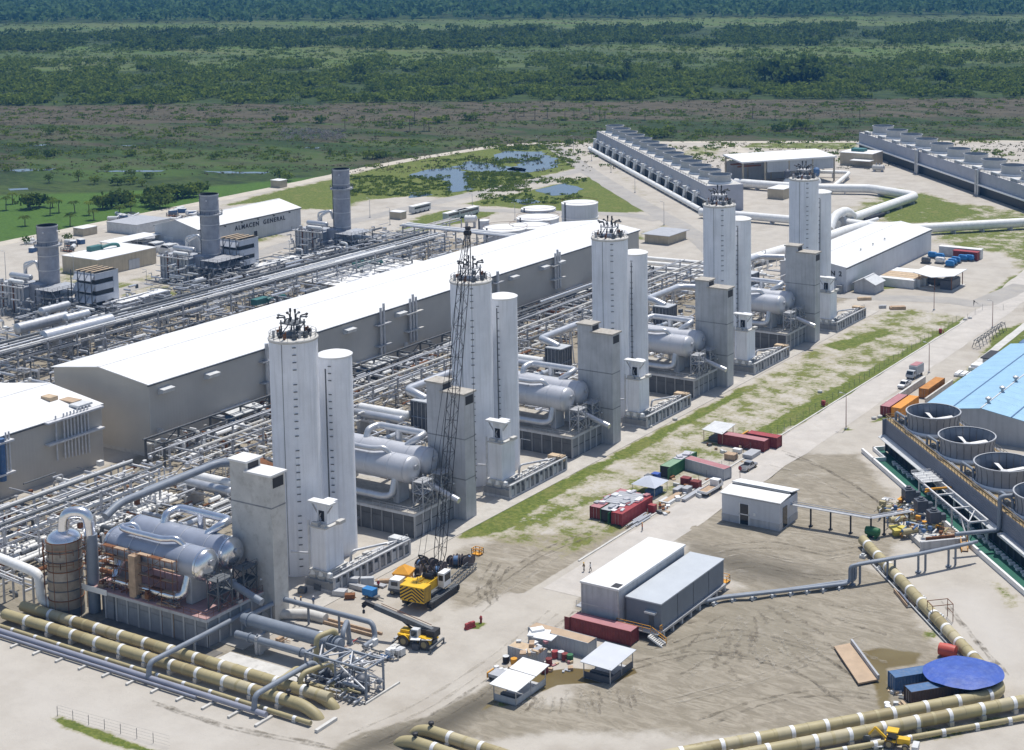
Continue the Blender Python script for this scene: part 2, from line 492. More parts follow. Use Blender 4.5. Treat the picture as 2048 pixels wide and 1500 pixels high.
gm.polygons.add(len(faces));gm.polygons.foreach_set('loop_start',np.arange(0,faces.size,4,dtype=np.int32))
gm.polygons.foreach_set('use_smooth',np.ones(len(faces),bool))
gm.update(calc_edges=True)
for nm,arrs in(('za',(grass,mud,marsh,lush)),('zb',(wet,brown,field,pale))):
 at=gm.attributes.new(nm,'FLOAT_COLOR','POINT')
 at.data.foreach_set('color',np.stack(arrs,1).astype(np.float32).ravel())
def ground_mat():
 m=bpy.data.materials.new('ground_soil');m.use_nodes=True
 t=m.node_tree;p=t.nodes['Principled BSDF'];L=t.links.new
 geo=nd(t,'ShaderNodeNewGeometry')
 def noise(scale,det=6,rgh=.6,stretch=None,dist=0.0):
  n=nd(t,'ShaderNodeTexNoise');n.inputs['Scale'].default_value=scale
  n.inputs['Detail'].default_value=det;n.inputs['Roughness'].default_value=rgh
  n.inputs['Distortion'].default_value=dist
  src=geo.outputs['Position']
  if stretch:
   mp=nd(t,'ShaderNodeMapping');mp.inputs['Rotation'].default_value=(0,0,stretch[0]);mp.inputs['Scale'].default_value=(stretch[1],stretch[2],1)
   L(src,mp.inputs[0]);src=mp.outputs[0]
  L(src,n.inputs['Vector']);return n.outputs[0]
 def mth(op,a,b=None,c=None):
  n=nd(t,'ShaderNodeMath',operation=op)
  for i,v in enumerate((a,b,c)):
   if v is None:continue
   if isinstance(v,(int,float)):n.inputs[i].default_value=v
   else:L(v,n.inputs[i])
  return n.outputs[0]
 def mix(f,a,b):
  n=nd(t,'ShaderNodeMix',data_type='RGBA')
  for i,v in((0,f),(6,a),(7,b)):
   if isinstance(v,tuple):n.inputs[i].default_value=(*v,1)
   elif isinstance(v,(int,float)):n.inputs[i].default_value=v
   else:L(v,n.inputs[i])
  return n.outputs[2]
 def step(x,lo,hi):
  n=nd(t,'ShaderNodeMapRange',interpolation_type='SMOOTHSTEP')
  n.inputs[1].default_value=lo;n.inputs[2].default_value=hi
  L(x,n.inputs[0]);return n.outputs[0]
 A=nd(t,'ShaderNodeAttribute',attribute_name='za');Bt=nd(t,'ShaderNodeAttribute',attribute_name='zb')
 sa=nd(t,'ShaderNodeSeparateColor');L(A.outputs['Color'],sa.inputs[0])
 sb=nd(t,'ShaderNodeSeparateColor');L(Bt.outputs['Color'],sb.inputs[0])
 grs,mu,mar=sa.outputs[0],sa.outputs[1],sa.outputs[2];lu=A.outputs['Alpha']
 we,br,fi=sb.outputs[0],sb.outputs[1],sb.outputs[2];pa=Bt.outputs['Alpha']
 nA,nB,nC,nD=noise(.035,5),noise(.14,7,.65),noise(.9,5,.7),noise(4.0,3,.7)
 rut=noise(.42,7,.7,(.9,.38,1.25),1.6)
 rut2=noise(.5,7,.7,(-.6,.3,1.4),2.2)
 c=mix(step(nB,.35,.7),(.47,.435,.38),(.40,.365,.315))
 c=mix(mth('MULTIPLY',step(nA,.5,.72),.55),c,(.36,.32,.265))
 c=mix(mth('MULTIPLY',step(nC,.5,.75),.3),c,(.37,.335,.28))
 c=mix(mth('MULTIPLY',step(nD,.55,.7),.25),c,(.33,.30,.25))
 c=mix(mth('MULTIPLY',pa,.7),c,(.50,.47,.43))
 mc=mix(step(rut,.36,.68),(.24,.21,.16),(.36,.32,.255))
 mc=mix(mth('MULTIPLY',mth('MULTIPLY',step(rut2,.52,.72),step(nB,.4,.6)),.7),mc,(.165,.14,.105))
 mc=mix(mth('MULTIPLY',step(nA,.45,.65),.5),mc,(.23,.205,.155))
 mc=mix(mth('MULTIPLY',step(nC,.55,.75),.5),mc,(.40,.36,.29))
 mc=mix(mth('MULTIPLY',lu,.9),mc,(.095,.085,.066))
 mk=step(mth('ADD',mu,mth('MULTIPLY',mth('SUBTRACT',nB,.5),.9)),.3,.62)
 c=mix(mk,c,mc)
 gc=mix(step(nC,.35,.68),(.08,.115,.022),(.185,.205,.05))
 gc=mix(mth('MULTIPLY',step(nB,.5,.7),.6),gc,(.21,.20,.07))
 gc=mix(mth('MULTIPLY',step(nD,.5,.68),.45),gc,(.045,.075,.014))
 gsum=mth('ADD',grs,mth('ADD',mth('MULTIPLY',mth('SUBTRACT',nB,.5),1.5),mth('MULTIPLY',mth('SUBTRACT',nC,.5),.75)))
 gk=step(gsum,.47,.68)
 c=mix(gk,c,gc)
 halo=mth('MULTIPLY',step(gsum,.34,.5),mth('SUBTRACT',1.0,gk))
 c=mix(mth('MULTIPLY',halo,.5),c,(.30,.27,.15))
 sA=noise(.006,7,.62,(YAW,.35,1.0));sB=noise(.02,8,.66,(YAW,.32,1.0));sC=noise(.09,6,.68,(YAW,.5,1.0))
 m1=mix(step(sB,.38,.62),(.027,.05,.012),(.062,.094,.022))
 m1=mix(mth('MULTIPLY',step(sC,.45,.68),.7),m1,(.018,.030,.012))
 sD=noise(.35,5,.75,(YAW,.6,1.0))
 m1=mix(mth('MULTIPLY',step(sD,.5,.66),.55),m1,(.078,.088,.04))
 m1=mix(mth('MULTIPLY',step(sD,.5,.36),.5),m1,(.018,.028,.012))
 m2=mix(step(sC,.38,.65),(.105,.09,.06),(.058,.054,.032))
 m2=mix(mth('MULTIPLY',step(sB,.52,.66),.7),m2,(.05,.07,.026))
 bk=step(mth('ADD',br,mth('MULTIPLY',mth('ADD',mth('SUBTRACT',sB,.5),mth('MULTIPLY',mth('SUBTRACT',sC,.5),.7)),2.4)),.42,.75)
 m1=mix(bk,m1,m2)
 m3=mix(step(sB,.35,.65),(.085,.135,.03),(.115,.135,.05))
 m3=mix(mth('MULTIPLY',step(sA,.45,.6),.6),m3,(.05,.075,.03))
 m1=mix(step(mth('ADD',fi,mth('MULTIPLY',mth('SUBTRACT',sB,.5),.8)),.35,.7),m1,m3)
 lc=mix(step(nC,.35,.65),(.05,.11,.016),(.085,.15,.026))
 lc=mix(mth('MULTIPLY',step(nB,.48,.7),.6),lc,(.045,.085,.016))
 lk=step(mth('ADD',lu,mth('MULTIPLY',mth('SUBTRACT',sB,.5),.7)),.3,.75)
 m1=mix(lk,m1,lc)
 mkk=step(mth('ADD',mar,mth('MULTIPLY',mth('SUBTRACT',nB,.5),.4)),.42,.58)
 c=mix(mkk,c,m1)
 wk=step(mth('ADD',we,mth('MULTIPLY',mth('SUBTRACT',nB,.5),.5)),.42,.6)
 wc=mix(step(nA,.4,.6),(.135,.098,.035),(.17,.135,.06))
 c=mix(wk,c,wc)
 L(c,p.inputs['Base Color'])
 L(mth('SUBTRACT',.95,mth('MULTIPLY',wk,.55)),p.inputs['Roughness'])
 p.inputs['Specular IOR Level'].default_value=.15
 hb=mth('ADD',mth('MULTIPLY',rut,mth('MULTIPLY',mk,1.1)),mth('ADD',mth('MULTIPLY',nC,.5),mth('MULTIPLY',nD,.25)))
 bn=nd(t,'ShaderNodeBump');bn.inputs['Strength'].default_value=.5;bn.inputs['Distance'].default_value=.35
 L(mth('MULTIPLY',hb,mth('SUBTRACT',1.0,wk)),bn.inputs['Height']);L(bn.outputs[0],p.inputs['Normal'])
 return m
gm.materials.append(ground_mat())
go=link('ground',gm);go['kind']='structure'
mROAD=mat('compacted_road',(.50,.465,.42),.95,var=.14,scale=.18,dirt=(.40,.36,.31),dirt_amt=.45,bump=.25,bscale=1.5)
mTRACK=mat('pale_track',(.52,.47,.39),.95,var=.18,scale=.12,dirt=(.36,.32,.24),dirt_amt=.4)
mASPH=mat('grey_asphalt_lane',(.36,.34,.31),.95,var=.15,scale=.1,dirt=(.45,.40,.33),dirt_amt=.5)
mPAVE=mat('concrete_pavement',(.47,.44,.39),.9,var=.16,scale=.3,dirt=(.34,.31,.26),dirt_amt=.4)
def strip(name,pts,w,m,z=.0,px=True):
 P=[G(*p)if px else Vector(p)for p in pts]
 P=[Vector((p.x,p.y,0))for p in fillet(P,30,6)]if len(P)>2 else P
 b=MB();vs=[]
 rq=random.Random(len(name)+len(pts))
 Q=[]
 for a,c in zip(P[:-1],P[1:]):
  n=max(1,int((c-a).length/6))
  Q+=[a.lerp(c,i/n)for i in range(n)]
 Q.append(P[-1])
 for i,p in enumerate(Q):
  d=(Q[min(i+1,len(Q)-1)]-Q[max(i-1,0)]).normalized()
  s=Vector((-d.y,d.x,0))
  w1,w2=w/2*(1+rq.uniform(-.09,.09)),w/2*(1+rq.uniform(-.09,.09))
  vs+=[p+s*w1+V(0,0,z),p-s*w2+V(0,0,z)]
 b.add(vs,[(2*i,2*i+1,2*i+3,2*i+2)for i in range(len(Q)-1)])
 return struct(name,b,m)
strip('road',[(-157.2,236,0),(-157.4,300,0),(-157.8,380,0),(-159,470,0)],10.0,mROAD,.0,False)
strip('road',[(-159,468,0),(-160.5,500,0),(-166,560,0)],11,mROAD,.004,False)
strip('perimeter_track',[(-400,566),(0,488),(300,427),(590,368),(800,322),(1000,291),(1110,285),(1500,284),(2048,283),(2500,281)],8,mTRACK,.0)
strip('road',[(560,470),(720,440),(880,402),(1040,368),(1170,338)],9,mASPH,.003)
strip('road',[(1100,288),(1170,338),(1260,395),(1340,440),(1400,475),(1440,520)],9,mASPH,.006)
strip('road',[(850,415),(960,420),(1090,424),(1250,428),(1320,440)],8,mASPH,.009)
strip('track',[(1440,284),(1480,300),(1500,318)],9,mTRACK,.004)
strip('road',[(1640,585),(1750,595),(1900,600),(1960,610),(2048,570)],9,mASPH,.006)
strip('road',[(60,640),(260,575),(480,520),(600,480)],8,mASPH,.006)
b=MB().box(-197.5,-191.7,190,470,-.3,.07)
struct('pavement',b,mPAVE)
b=MB().box(-163.4,-163.0,250,470,-.3,.16)
struct('kerb',b,mCONCL)
b=MB()
for i in range(7):
 b.box(-222+i*4.02,-218+i*4.02,183.9,187.4,-.2,.05)
struct('painted_plinth_shadow',b,mat('shadow_toned_concrete',(.15,.14,.125),.8,var=.3,scale=.5))  # dark slabs that paint in the shadow cast by the first plinth
mWATER=bpy.data.materials.new('pond_water');mWATER.use_nodes=True
_t=mWATER.node_tree;_p=_t.nodes['Principled BSDF']
_p.inputs['Base Color'].default_value=(.05,.075,.12,1);_p.inputs['Roughness'].default_value=.12;_p.inputs['Specular IOR Level'].default_value=1.0
_g=nd(_t,'ShaderNodeNewGeometry');_n=nd(_t,'ShaderNodeTexNoise');_n.inputs['Scale'].default_value=.6;_n.inputs['Detail'].default_value=4
_b=nd(_t,'ShaderNodeBump');_b.inputs['Strength'].default_value=.25;_b.inputs['Distance'].default_value=.1
_t.links.new(_g.outputs['Position'],_n.inputs[0]);_t.links.new(_n.outputs[0],_b.inputs['Height']);_t.links.new(_b.outputs[0],_p.inputs['Normal'])
def pond(px,name='pond',seed=0):
 P=[G(*p)for p in px]
 r=random.Random(seed);Q=[]
 for a,c in zip(P,P[1:]+P[:1]):
  L=(c-a).length;n=max(2,int(L/4));s=Vector((-(c-a).y,(c-a).x,0)).normalized()
  for i in range(n):
   Q.append(a.lerp(c,i/n)+s*r.uniform(-1,1)*min(3,L*.06))
 struct(name,MB().poly([(q.x,q.y,.03)for q in Q]),mWATER)
pond([(985,312),(1010,302),(1080,303),(1115,320),(1118,335),(1060,345),(1010,340),(1050,325),(1000,325)],seed=1)
pond([(905,335),(940,322),(1000,330),(1050,338),(1052,346),(980,345),(930,340)],seed=2)
pond([(815,350),(860,338),(905,335),(950,352),(948,378),(905,385),(890,362),(830,355)],seed=3)
pond([(818,385),(850,384),(868,390),(820,396)],seed=4)
pond([(1070,380),(1100,374),(1130,366),(1165,378),(1150,388),(1100,392)],seed=5)
pond([(1020,400),(1060,397),(1085,404),(1050,410)],seed=6)
for i,q in enumerate(([(0,341),(50,338),(110,337),(100,341),(40,343)],[(190,342),(240,341),(330,341),(320,344),(220,344)],[(405,342),(460,343),(540,344),(530,347),(440,346)],[(15,378),(55,376),(58,379),(20,381)],[(30,291),(100,289),(95,292)],[(600,296),(640,294),(640,297)],[(240,291),(272,290),(270,293)])):
 pond(q,'marsh_pool',20+i)
# ================================================================ VEGETATION
def leaf_mat(name,c1,c2,sc=.12):
 m=bpy.data.materials.new(name);m.use_nodes=True
 t=m.node_tree;p=t.nodes['Principled BSDF']
 geo=nd(t,'ShaderNodeNewGeometry')
 n=nd(t,'ShaderNodeTexNoise');n.inputs['Scale'].default_value=sc;n.inputs['Detail'].default_value=5;n.inputs['Roughness'].default_value=.7
 t.links.new(geo.outputs['Position'],n.inputs['Vector'])
 r=nd(t,'ShaderNodeMapRange');r.inputs[1].default_value=.35;r.inputs[2].default_value=.65
 t.links.new(n.outputs[0],r.inputs[0])
 mx=nd(t,'ShaderNodeMix',data_type='RGBA');mx.inputs[6].default_value=(*c1,1);mx.inputs[7].default_value=(*c2,1)
 t.links.new(r.outputs[0],mx.inputs[0])
 t.nodes.remove(p)
 df,tr,ms=nd(t,'ShaderNodeBsdfDiffuse'),nd(t,'ShaderNodeBsdfTranslucent'),nd(t,'ShaderNodeMixShader')
 ms.inputs[0].default_value=.45
 for s_ in(df,tr):t.links.new(mx.outputs[2],s_.inputs[0])
 t.links.new(df.outputs[0],ms.inputs[1]);t.links.new(tr.outputs[0],ms.inputs[2])
 t.links.new(ms.outputs[0],t.nodes['Material Output'].inputs[0])
 return m
mLEAF=leaf_mat('foliage_green',(.06,.105,.02),(.22,.275,.05))
mLEAFD=leaf_mat('foliage_dark',(.048,.09,.02),(.155,.205,.045))
mLEAFF=leaf_mat('foliage_far',(.05,.11,.05),(.14,.22,.09),.03)
mLEAFB=leaf_mat('foliage_dry',(.12,.10,.07),(.20,.17,.13),.2)
mBARK=mat('bark',(.14,.10,.07),.95,var=.3,scale=1.5)
def leaves(cent,H,R,K,size,seed,lift=.25,flat=.75):
 """many leaf-clump faces spread through crown volumes; cent (n,2), H, R arrays"""
 r=np.random.RandomState(seed)
 n=len(cent)
 d=r.normal(size=(n,K,3));d/=np.linalg.norm(d,axis=2,keepdims=True)+1e-9
 rad=r.uniform(.45,1.0,(n,K,1))**.6*(1+.25*r.normal(size=(n,K,1)))
 off=d*rad*np.stack([R,R,H*.5*flat],1)[:,None,:]
 c=np.concatenate([cent,np.zeros((n,1))],1)[:,None,:]+off
 c[:,:,2]+=(H*(.5+lift*.5))[:,None]
 c[:,:,2]=np.maximum(c[:,:,2],.25)
 u=r.normal(size=(n,K,3));u/=np.linalg.norm(u,axis=2,keepdims=True)
 w=np.cross(u,d+.4*r.normal(size=(n,K,3)));w/=np.linalg.norm(w,axis=2,keepdims=True)+1e-9
 s=size*r.uniform(.6,1.35,(n,K,1))*(R[:,None,None]if np.ndim(R)else 1)
 q=np.stack([c-u*s-w*s*.6,c+u*s-w*s*.6,c+u*s*.7+w*s*.7,c-u*s*.7+w*s*.7],2).reshape(-1,3)
 return q
def quadmesh(name,q):
 me=bpy.data.meshes.new(name)
 n=len(q)
 me.vertices.add(n);me.vertices.foreach_set('co',q.astype(np.float32).ravel())
 me.loops.add(n);me.loops.foreach_set('vertex_index',np.arange(n,dtype=np.int32))
 me.polygons.add(n//4);me.polygons.foreach_set('loop_start',np.arange(0,n,4,dtype=np.int32))
 me.update(calc_edges=True)
 return me
def stuff(name,q,m,label,cat):
 me=quadmesh(name,q);me.materials.append(m)
 o=link(name,me);o['kind']='stuff';o['label']=label;o['category']=cat
 return o
rs=np.random.RandomState(11)
def scatter(n,y0,y1,seed,x0=-250,x1=2300,clump=.0,cs=60):
 """random points on the ground between two image rows"""
 r=np.random.RandomState(seed)
 d0,d1=dpx(y0),dpx(y1)
 d=r.uniform(d0,d1,n*3)
 a=r.uniform(x0,x1,n*3)
 lat=(a-CX)/F*(d*math.cos(PITCH)+CAMH*math.sin(PITCH))
 P=d[:,None]*np.array(fh)+lat[:,None]*np.array(rh)
 if clump:
  k=np.zeros(len(P))
  for _ in range(14):
   an=r.uniform(0,6.28);f=r.uniform(.5,2.2)/cs;ph=r.uniform(0,6.28)
   k+=np.sin((P[:,0]*math.cos(an)+P[:,1]*math.sin(an))*f*6.28+ph)
  k=k/3.8
  P=P[k>clump]
 return P[:n]
def belt(name,label,n,y0,y1,h,R,K,size,seed,m,clump=-9,cs=60,cat='trees',x0=-250,x1=2300,lift=.1):
 P=scatter(n,y0,y1,seed,x0,x1,clump,cs)
 r=np.random.RandomState(seed+1)
 H=r.uniform(h[0],h[1],len(P));RR=r.uniform(R[0],R[1],len(P))
 stuff(name,leaves(P,H,RR,K,size,seed+2,lift),m,label,cat)
belt('scrub_belt','broad belt of green thicket behind the brown marsh flats',4600,203,150,(3,6.5),(2.4,4.6),26,.25,31,mLEAF,-.35,90)
belt('scrub_belt','thicket of palms and bushes along the far side of the green belt',2900,168,118,(3.5,9),(2.4,4.6),24,.25,41,mLEAF,-.1,120)
belt('scrub_belt','second dark belt of thicket beyond the pale reed field',3900,97,60,(5,11),(3.2,6.4),20,.27,51,mLEAFD,-.2,170)
belt('far_forest','continuous blue-green forest along the far edge of the marsh',7600,40,-28,(12,26),(6,11),15,.33,61,mLEAFF,-9,200,x0=-400,x1=2450)
belt('marsh_shrubs','low scattered shrubs dotted over the brown and green marsh',3800,335,205,(.5,1.9),(.8,2.6),16,.24,71,mLEAF,.18,60,'shrubs',lift=-.3)
belt('marsh_tufts','fine reed tufts covering the brown and green marsh',9000,345,203,(.4,1.0),(.5,1.3),5,.3,75,leaf_mat('reed',(.07,.07,.035),(.17,.16,.08),.05),-.2,45,'reeds',lift=-.3)
belt('reed_tufts','fine reed tufts over the far pale field',7000,140,40,(.8,2.0),(1.0,3.0),5,.3,78,leaf_mat('far_reed',(.06,.085,.025),(.14,.16,.06),.03),-.3,80,'reeds',lift=-.3)
belt('reed_shrubs','sparse low bushes dotted over the pale reed field',3200,135,82,(.8,3.0),(1.2,3.2),14,.27,81,mLEAF,.1,90,'shrubs')
_p=[]
r=random.Random(5)
for(x0,x1,y0,y1,n)in((700,900,352,392,330),(930,1060,346,384,330),(1000,1120,290,302,90),(1110,1160,300,335,60),(960,1160,388,408,110),(1060,1170,355,368,60),(860,1050,318,330,60),(950,1040,343,352,60)):
 for _ in range(n):
  g_=G(r.uniform(x0,x1),r.uniform(y0,y1));_p.append((g_.x,g_.y))
_p=np.array(_p);_r=np.random.RandomState(8)
stuff('islet_bushes',leaves(_p,_r.uniform(.4,1.5,len(_p)),_r.uniform(.8,2.0,len(_p)),18,.24,9,-.4),mLEAF,'dark low bushes on the islets between the ponds','bushes')
_p=np.array([(g_.x,g_.y)for g_ in(G(r.uniform(560,690),r.uniform(262,282))for _ in range(130))])
stuff('dead_brushwood',leaves(_p,np.full(len(_p),2.6),np.full(len(_p),2.2),12,.16,19),leaf_mat('dead_wood',(.16,.15,.14),(.30,.29,.28)),'grey dead brushwood standing in the green marsh','brushwood')
def tree(px,py,h,R,label,K=120,m=mLEAF,group=None,seed=0,name='tree',size=.17):
 p=G(px,py)
 t=thing(name,label,'tree',(p.x,p.y,0),0,group)
 b=MB().tube([(0,0,-.1),(.1,0,h*.35),(-.1,.1,h*.7)],h*.045,6,True,h*.015)
 for k in range(4):
  a=seed+k*1.6
  b.tube([(.05,0,h*.3),(math.cos(a)*R*.5,math.sin(a)*R*.5,h*.65)],h*.02,5,True,h*.008)
 part('trunk',b,mBARK,t)
 q=leaves(np.zeros((1,2)),np.array([h]),np.array([R]),K*2,size*.8,seed+100)
 me=quadmesh('crown',q);me.materials.append(m)
 link('crown',me,t)
 return t
def palm(px,py,h,label,seed,group=None,name='palm_tree'):
 p=G(px,py);r=random.Random(seed)
 t=thing(name,label,'palm',(p.x,p.y,0),0,group)
 lx,ly=r.uniform(-.4,.4),r.uniform(-.4,.4)
 part('trunk',MB().tube([(0,0,-.1),(lx*.4,ly*.4,h*.5),(lx,ly,h)],.22,7,True,.14),mBARK,t)
 b=MB();nf=19
 for k in range(nf):
  a=2*PI*k/nf+r.uniform(-.2,.2);L=r.uniform(2.2,3.2);u=V(math.cos(a),math.sin(a),0);s=V(-u.y,u.x,0)
  el=r.uniform(.1,1.0);prev=None;vs=[]
  for i in range(5):
   f=i/4
   c=V(lx,ly,h)+u*(L*f)+V(0,0,el*L*f-(el+.3)*L*f*f)
   w=.38*math.sin(PI*(.12+.85*f))+.04
   vs+=[c+s*w-V(0,0,.25*w),c+V(0,0,.05),c-s*w-V(0,0,.25*w)]
  fs=[]
  for i in range(4):
   o=i*3
   fs+=[(o,o+1,o+4,o+3),(o+1,o+2,o+5,o+4)]
  b.add(vs,fs)
 part('crown',b,mLEAF if seed%4 else mLEAFD,t,smooth=0)
 return t
gp='trees in the lush field beyond the perimeter track'
for i,(x,y,h)in enumerate(((12,420,7),(25,408,6),(100,430,7.5),(118,425,6.5),(150,425,6),(178,430,7),(140,452,6),(188,440,5),(50,452,5),(240,432,5.5),(262,424,5),(105,415,5))):
 palm(x,y,h*.8,'ragged coconut palm in the lush field beyond the perimeter track',i,gp)
for i,(x,y,h,R)in enumerate(((60,418,7,5),(78,414,6,4.5),(205,418,6,5),(232,414,7,6),(250,412,6,5),(310,402,6.5,6),(330,400,6.5,6),(355,396,6,6),(380,394,5.5,5),(320,416,6,5.5),(300,412,5,4.5),(400,386,5,5))):
 tree(x,y,h,R,'dark rounded broadleaf tree in the lush field beyond the perimeter track',150,mLEAFD if i%2 else mLEAF,gp,i)
for i,(x,y)in enumerate(((52,488),(135,482),(165,470),(110,468))):
 tree(x,y,3,2.2,'small bush beside the perimeter track near the round stack',60,mLEAFD,'bushes beside the perimeter track',i+40,'bush')
gp='scattered trees standing in the open marsh'
for i,(x,y,h,R)in enumerate(((98,366,6,3),(157,362,7,3),(190,368,5,4),(235,370,5,5),(260,368,4.5,4.5),(285,372,4,3),(262,352,4,3.5),(558,358,6,4),(575,362,5,4),(300,356,3.5,4),(745,318,6,5),(760,316,5,5),(660,312,6,2),(690,313,5.5,2),(735,316,5,4),(100,312,4,6),(60,310,4,5),(260,312,4,5),(430,318,4,3.5),(1310,275,6,8),(1330,274,5,7),(1290,268,6,5),(1340,262,4,5),(1600,258,7,10),(1560,262,5,7),(1690,255,6,5),(1750,248,6,4),(1140,292,5,4),(1480,258,4,4),(640,246,6,6),(560,244,5,7),(430,250,5,6),(300,220,5,4),(100,268,5,5),(10,270,4,4),(880,245,5,8),(940,240,5,7))):
 tree(x,y,h*.8,R*.8,'scattered tree standing alone in the open marsh',70,mLEAF if i%3 else mLEAFD,gp,i+60)
gp='slender palms on the brown marsh flats'
for i,(x,y)in enumerate(((805,250),(830,248),(848,262),(858,262),(1048,232),(1070,240),(1095,236),(1130,240),(1148,235),(1180,238),(1200,242),(1210,240),(1030,238),(820,262),(780,255),(1290,240),(1550,240),(1505,236),(1720,242),(690,262))):
 palm(x,y,6+(i*7%4),'slender palm standing on the brown marsh flats',i+200,gp)
for i,(x,y,h,R)in enumerate(((718,160,17,7),(1545,168,20,14),(1605,170,22,16),(1580,172,18,14),(1630,172,18,10),(1880,168,13,7),(1255,155,18,4),(1355,152,14,4),(1230,168,12,12),(1180,165,12,14),(1560,140,14,5))):
 tree(x,y,h,R,'tall tree rising above the green thicket belt',170,mLEAFD if i else leaf_mat('foliage_bright',(.10,.16,.03),(.19,.25,.05)),'tall trees above the thicket belt',i+300,size=.17)
# ================================================================ PROCESS TRAINS
ORG={}
_part0=part
def root_of(o):
 while o.parent:o=o.parent
 return o
def part(name,b,m,parent=None,loc=None,smooth=40,label=None):
 if isinstance(b,MB)and parent is not None:
  o=ORG.get(root_of(parent).name)
  if o:b.v=[(v[0]-o[0],v[1]-o[1],v[2]-o[2])for v in b.v]
 return _part0(name,b,m,parent,loc,smooth,label)
def wthing(name,label,cat,base,group=None):
 """a thing whose parts are given in world coordinates; its Empty stands at its base"""
 t=thing(name,label,cat,base,0,group)
 ORG[t.name]=Vector(base)
 return t
def multi(name,items,parent=None,smooth=40):
 b=MB();idx=[]
 for mb,m in items:
  n=len(mb.f);b.add(mb.v,mb.f);idx+=[m]*n
 if parent is not None:
  o=ORG.get(root_of(parent).name)
  if o:b.v=[(v[0]-o[0],v[1]-o[1],v[2]-o[2])for v in b.v]
 me=b.mesh(name,smooth)
 ms=[]
 for m in idx:
  if m not in ms:ms.append(m)
 for m in ms:me.materials.append(m)
 me.polygons.foreach_set('material_index',[ms.index(m)for m in idx])
 return link(name,me,parent)
def clutter(name,label,x0,x1,y0,y1,z0,z1,n,seed,mats,rmax=.45,parent=None,lmax=9):
 """dense maze of short pipe runs, valves, tees and small platforms"""
 r=random.Random(seed)
 bs=[MB()for _ in mats]
 for i in range(n):
  b=bs[r.choices(range(len(mats)),[m[1]for m in mats])[0]]
  x,y,z=r.uniform(x0,x1),r.uniform(y0,y1),r.uniform(z0,z1)
  k=r.random();L=r.uniform(1.5,lmax);rad=r.uniform(.08,rmax)*(1 if r.random()<.5 else .55)
  if k<.30:b.cyl((x,max(y0,y-L/2),z),(x,min(y1,y+L/2),z),rad,7)
  elif k<.55:b.cyl((max(x0,x-L/2),y,z),(min(x1,x+L/2),y,z),rad,7)
  elif k<.70:b.tube(fillet([(x,y,0),(x,y,z),(x+r.choice((-1,1))*L*.4,y,z)],rad*2,3),rad,7)
  elif k<.80:b.tube(fillet([(x,y-L*.4,z),(x,y,z),(x,y,max(.2,z-2))],rad*2,3),rad,7)
  elif k<.90:b.cb(x,y,max(0,z-.4),r.uniform(.4,1.4),r.uniform(.4,1.6),r.uniform(.5,1.4))
  elif k<.95:
   b.cyl((x,y,0),(x,y,z*.8+.6),.12,6);b.cyl((x,y,z*.8+.5),(x,y,z*.8+.8),.45,8)
  else:b.lathe([(.05,-.5),(.4,-.35),(.55,0),(.4,.35),(.05,.5)],8,(x,y,z))
 o=multi(name,[(bs[i],mats[i][0])for i in range(len(mats))if bs[i].f],parent)
 o['kind']='stuff'
 if parent is None:o['label']=label;o['category']='pipework'
 return o
TR=[(-194.9,204.0),(-195.6,260.5),(-195.1,317.2),(-193.9,373.0),(-193.3,427.2)]
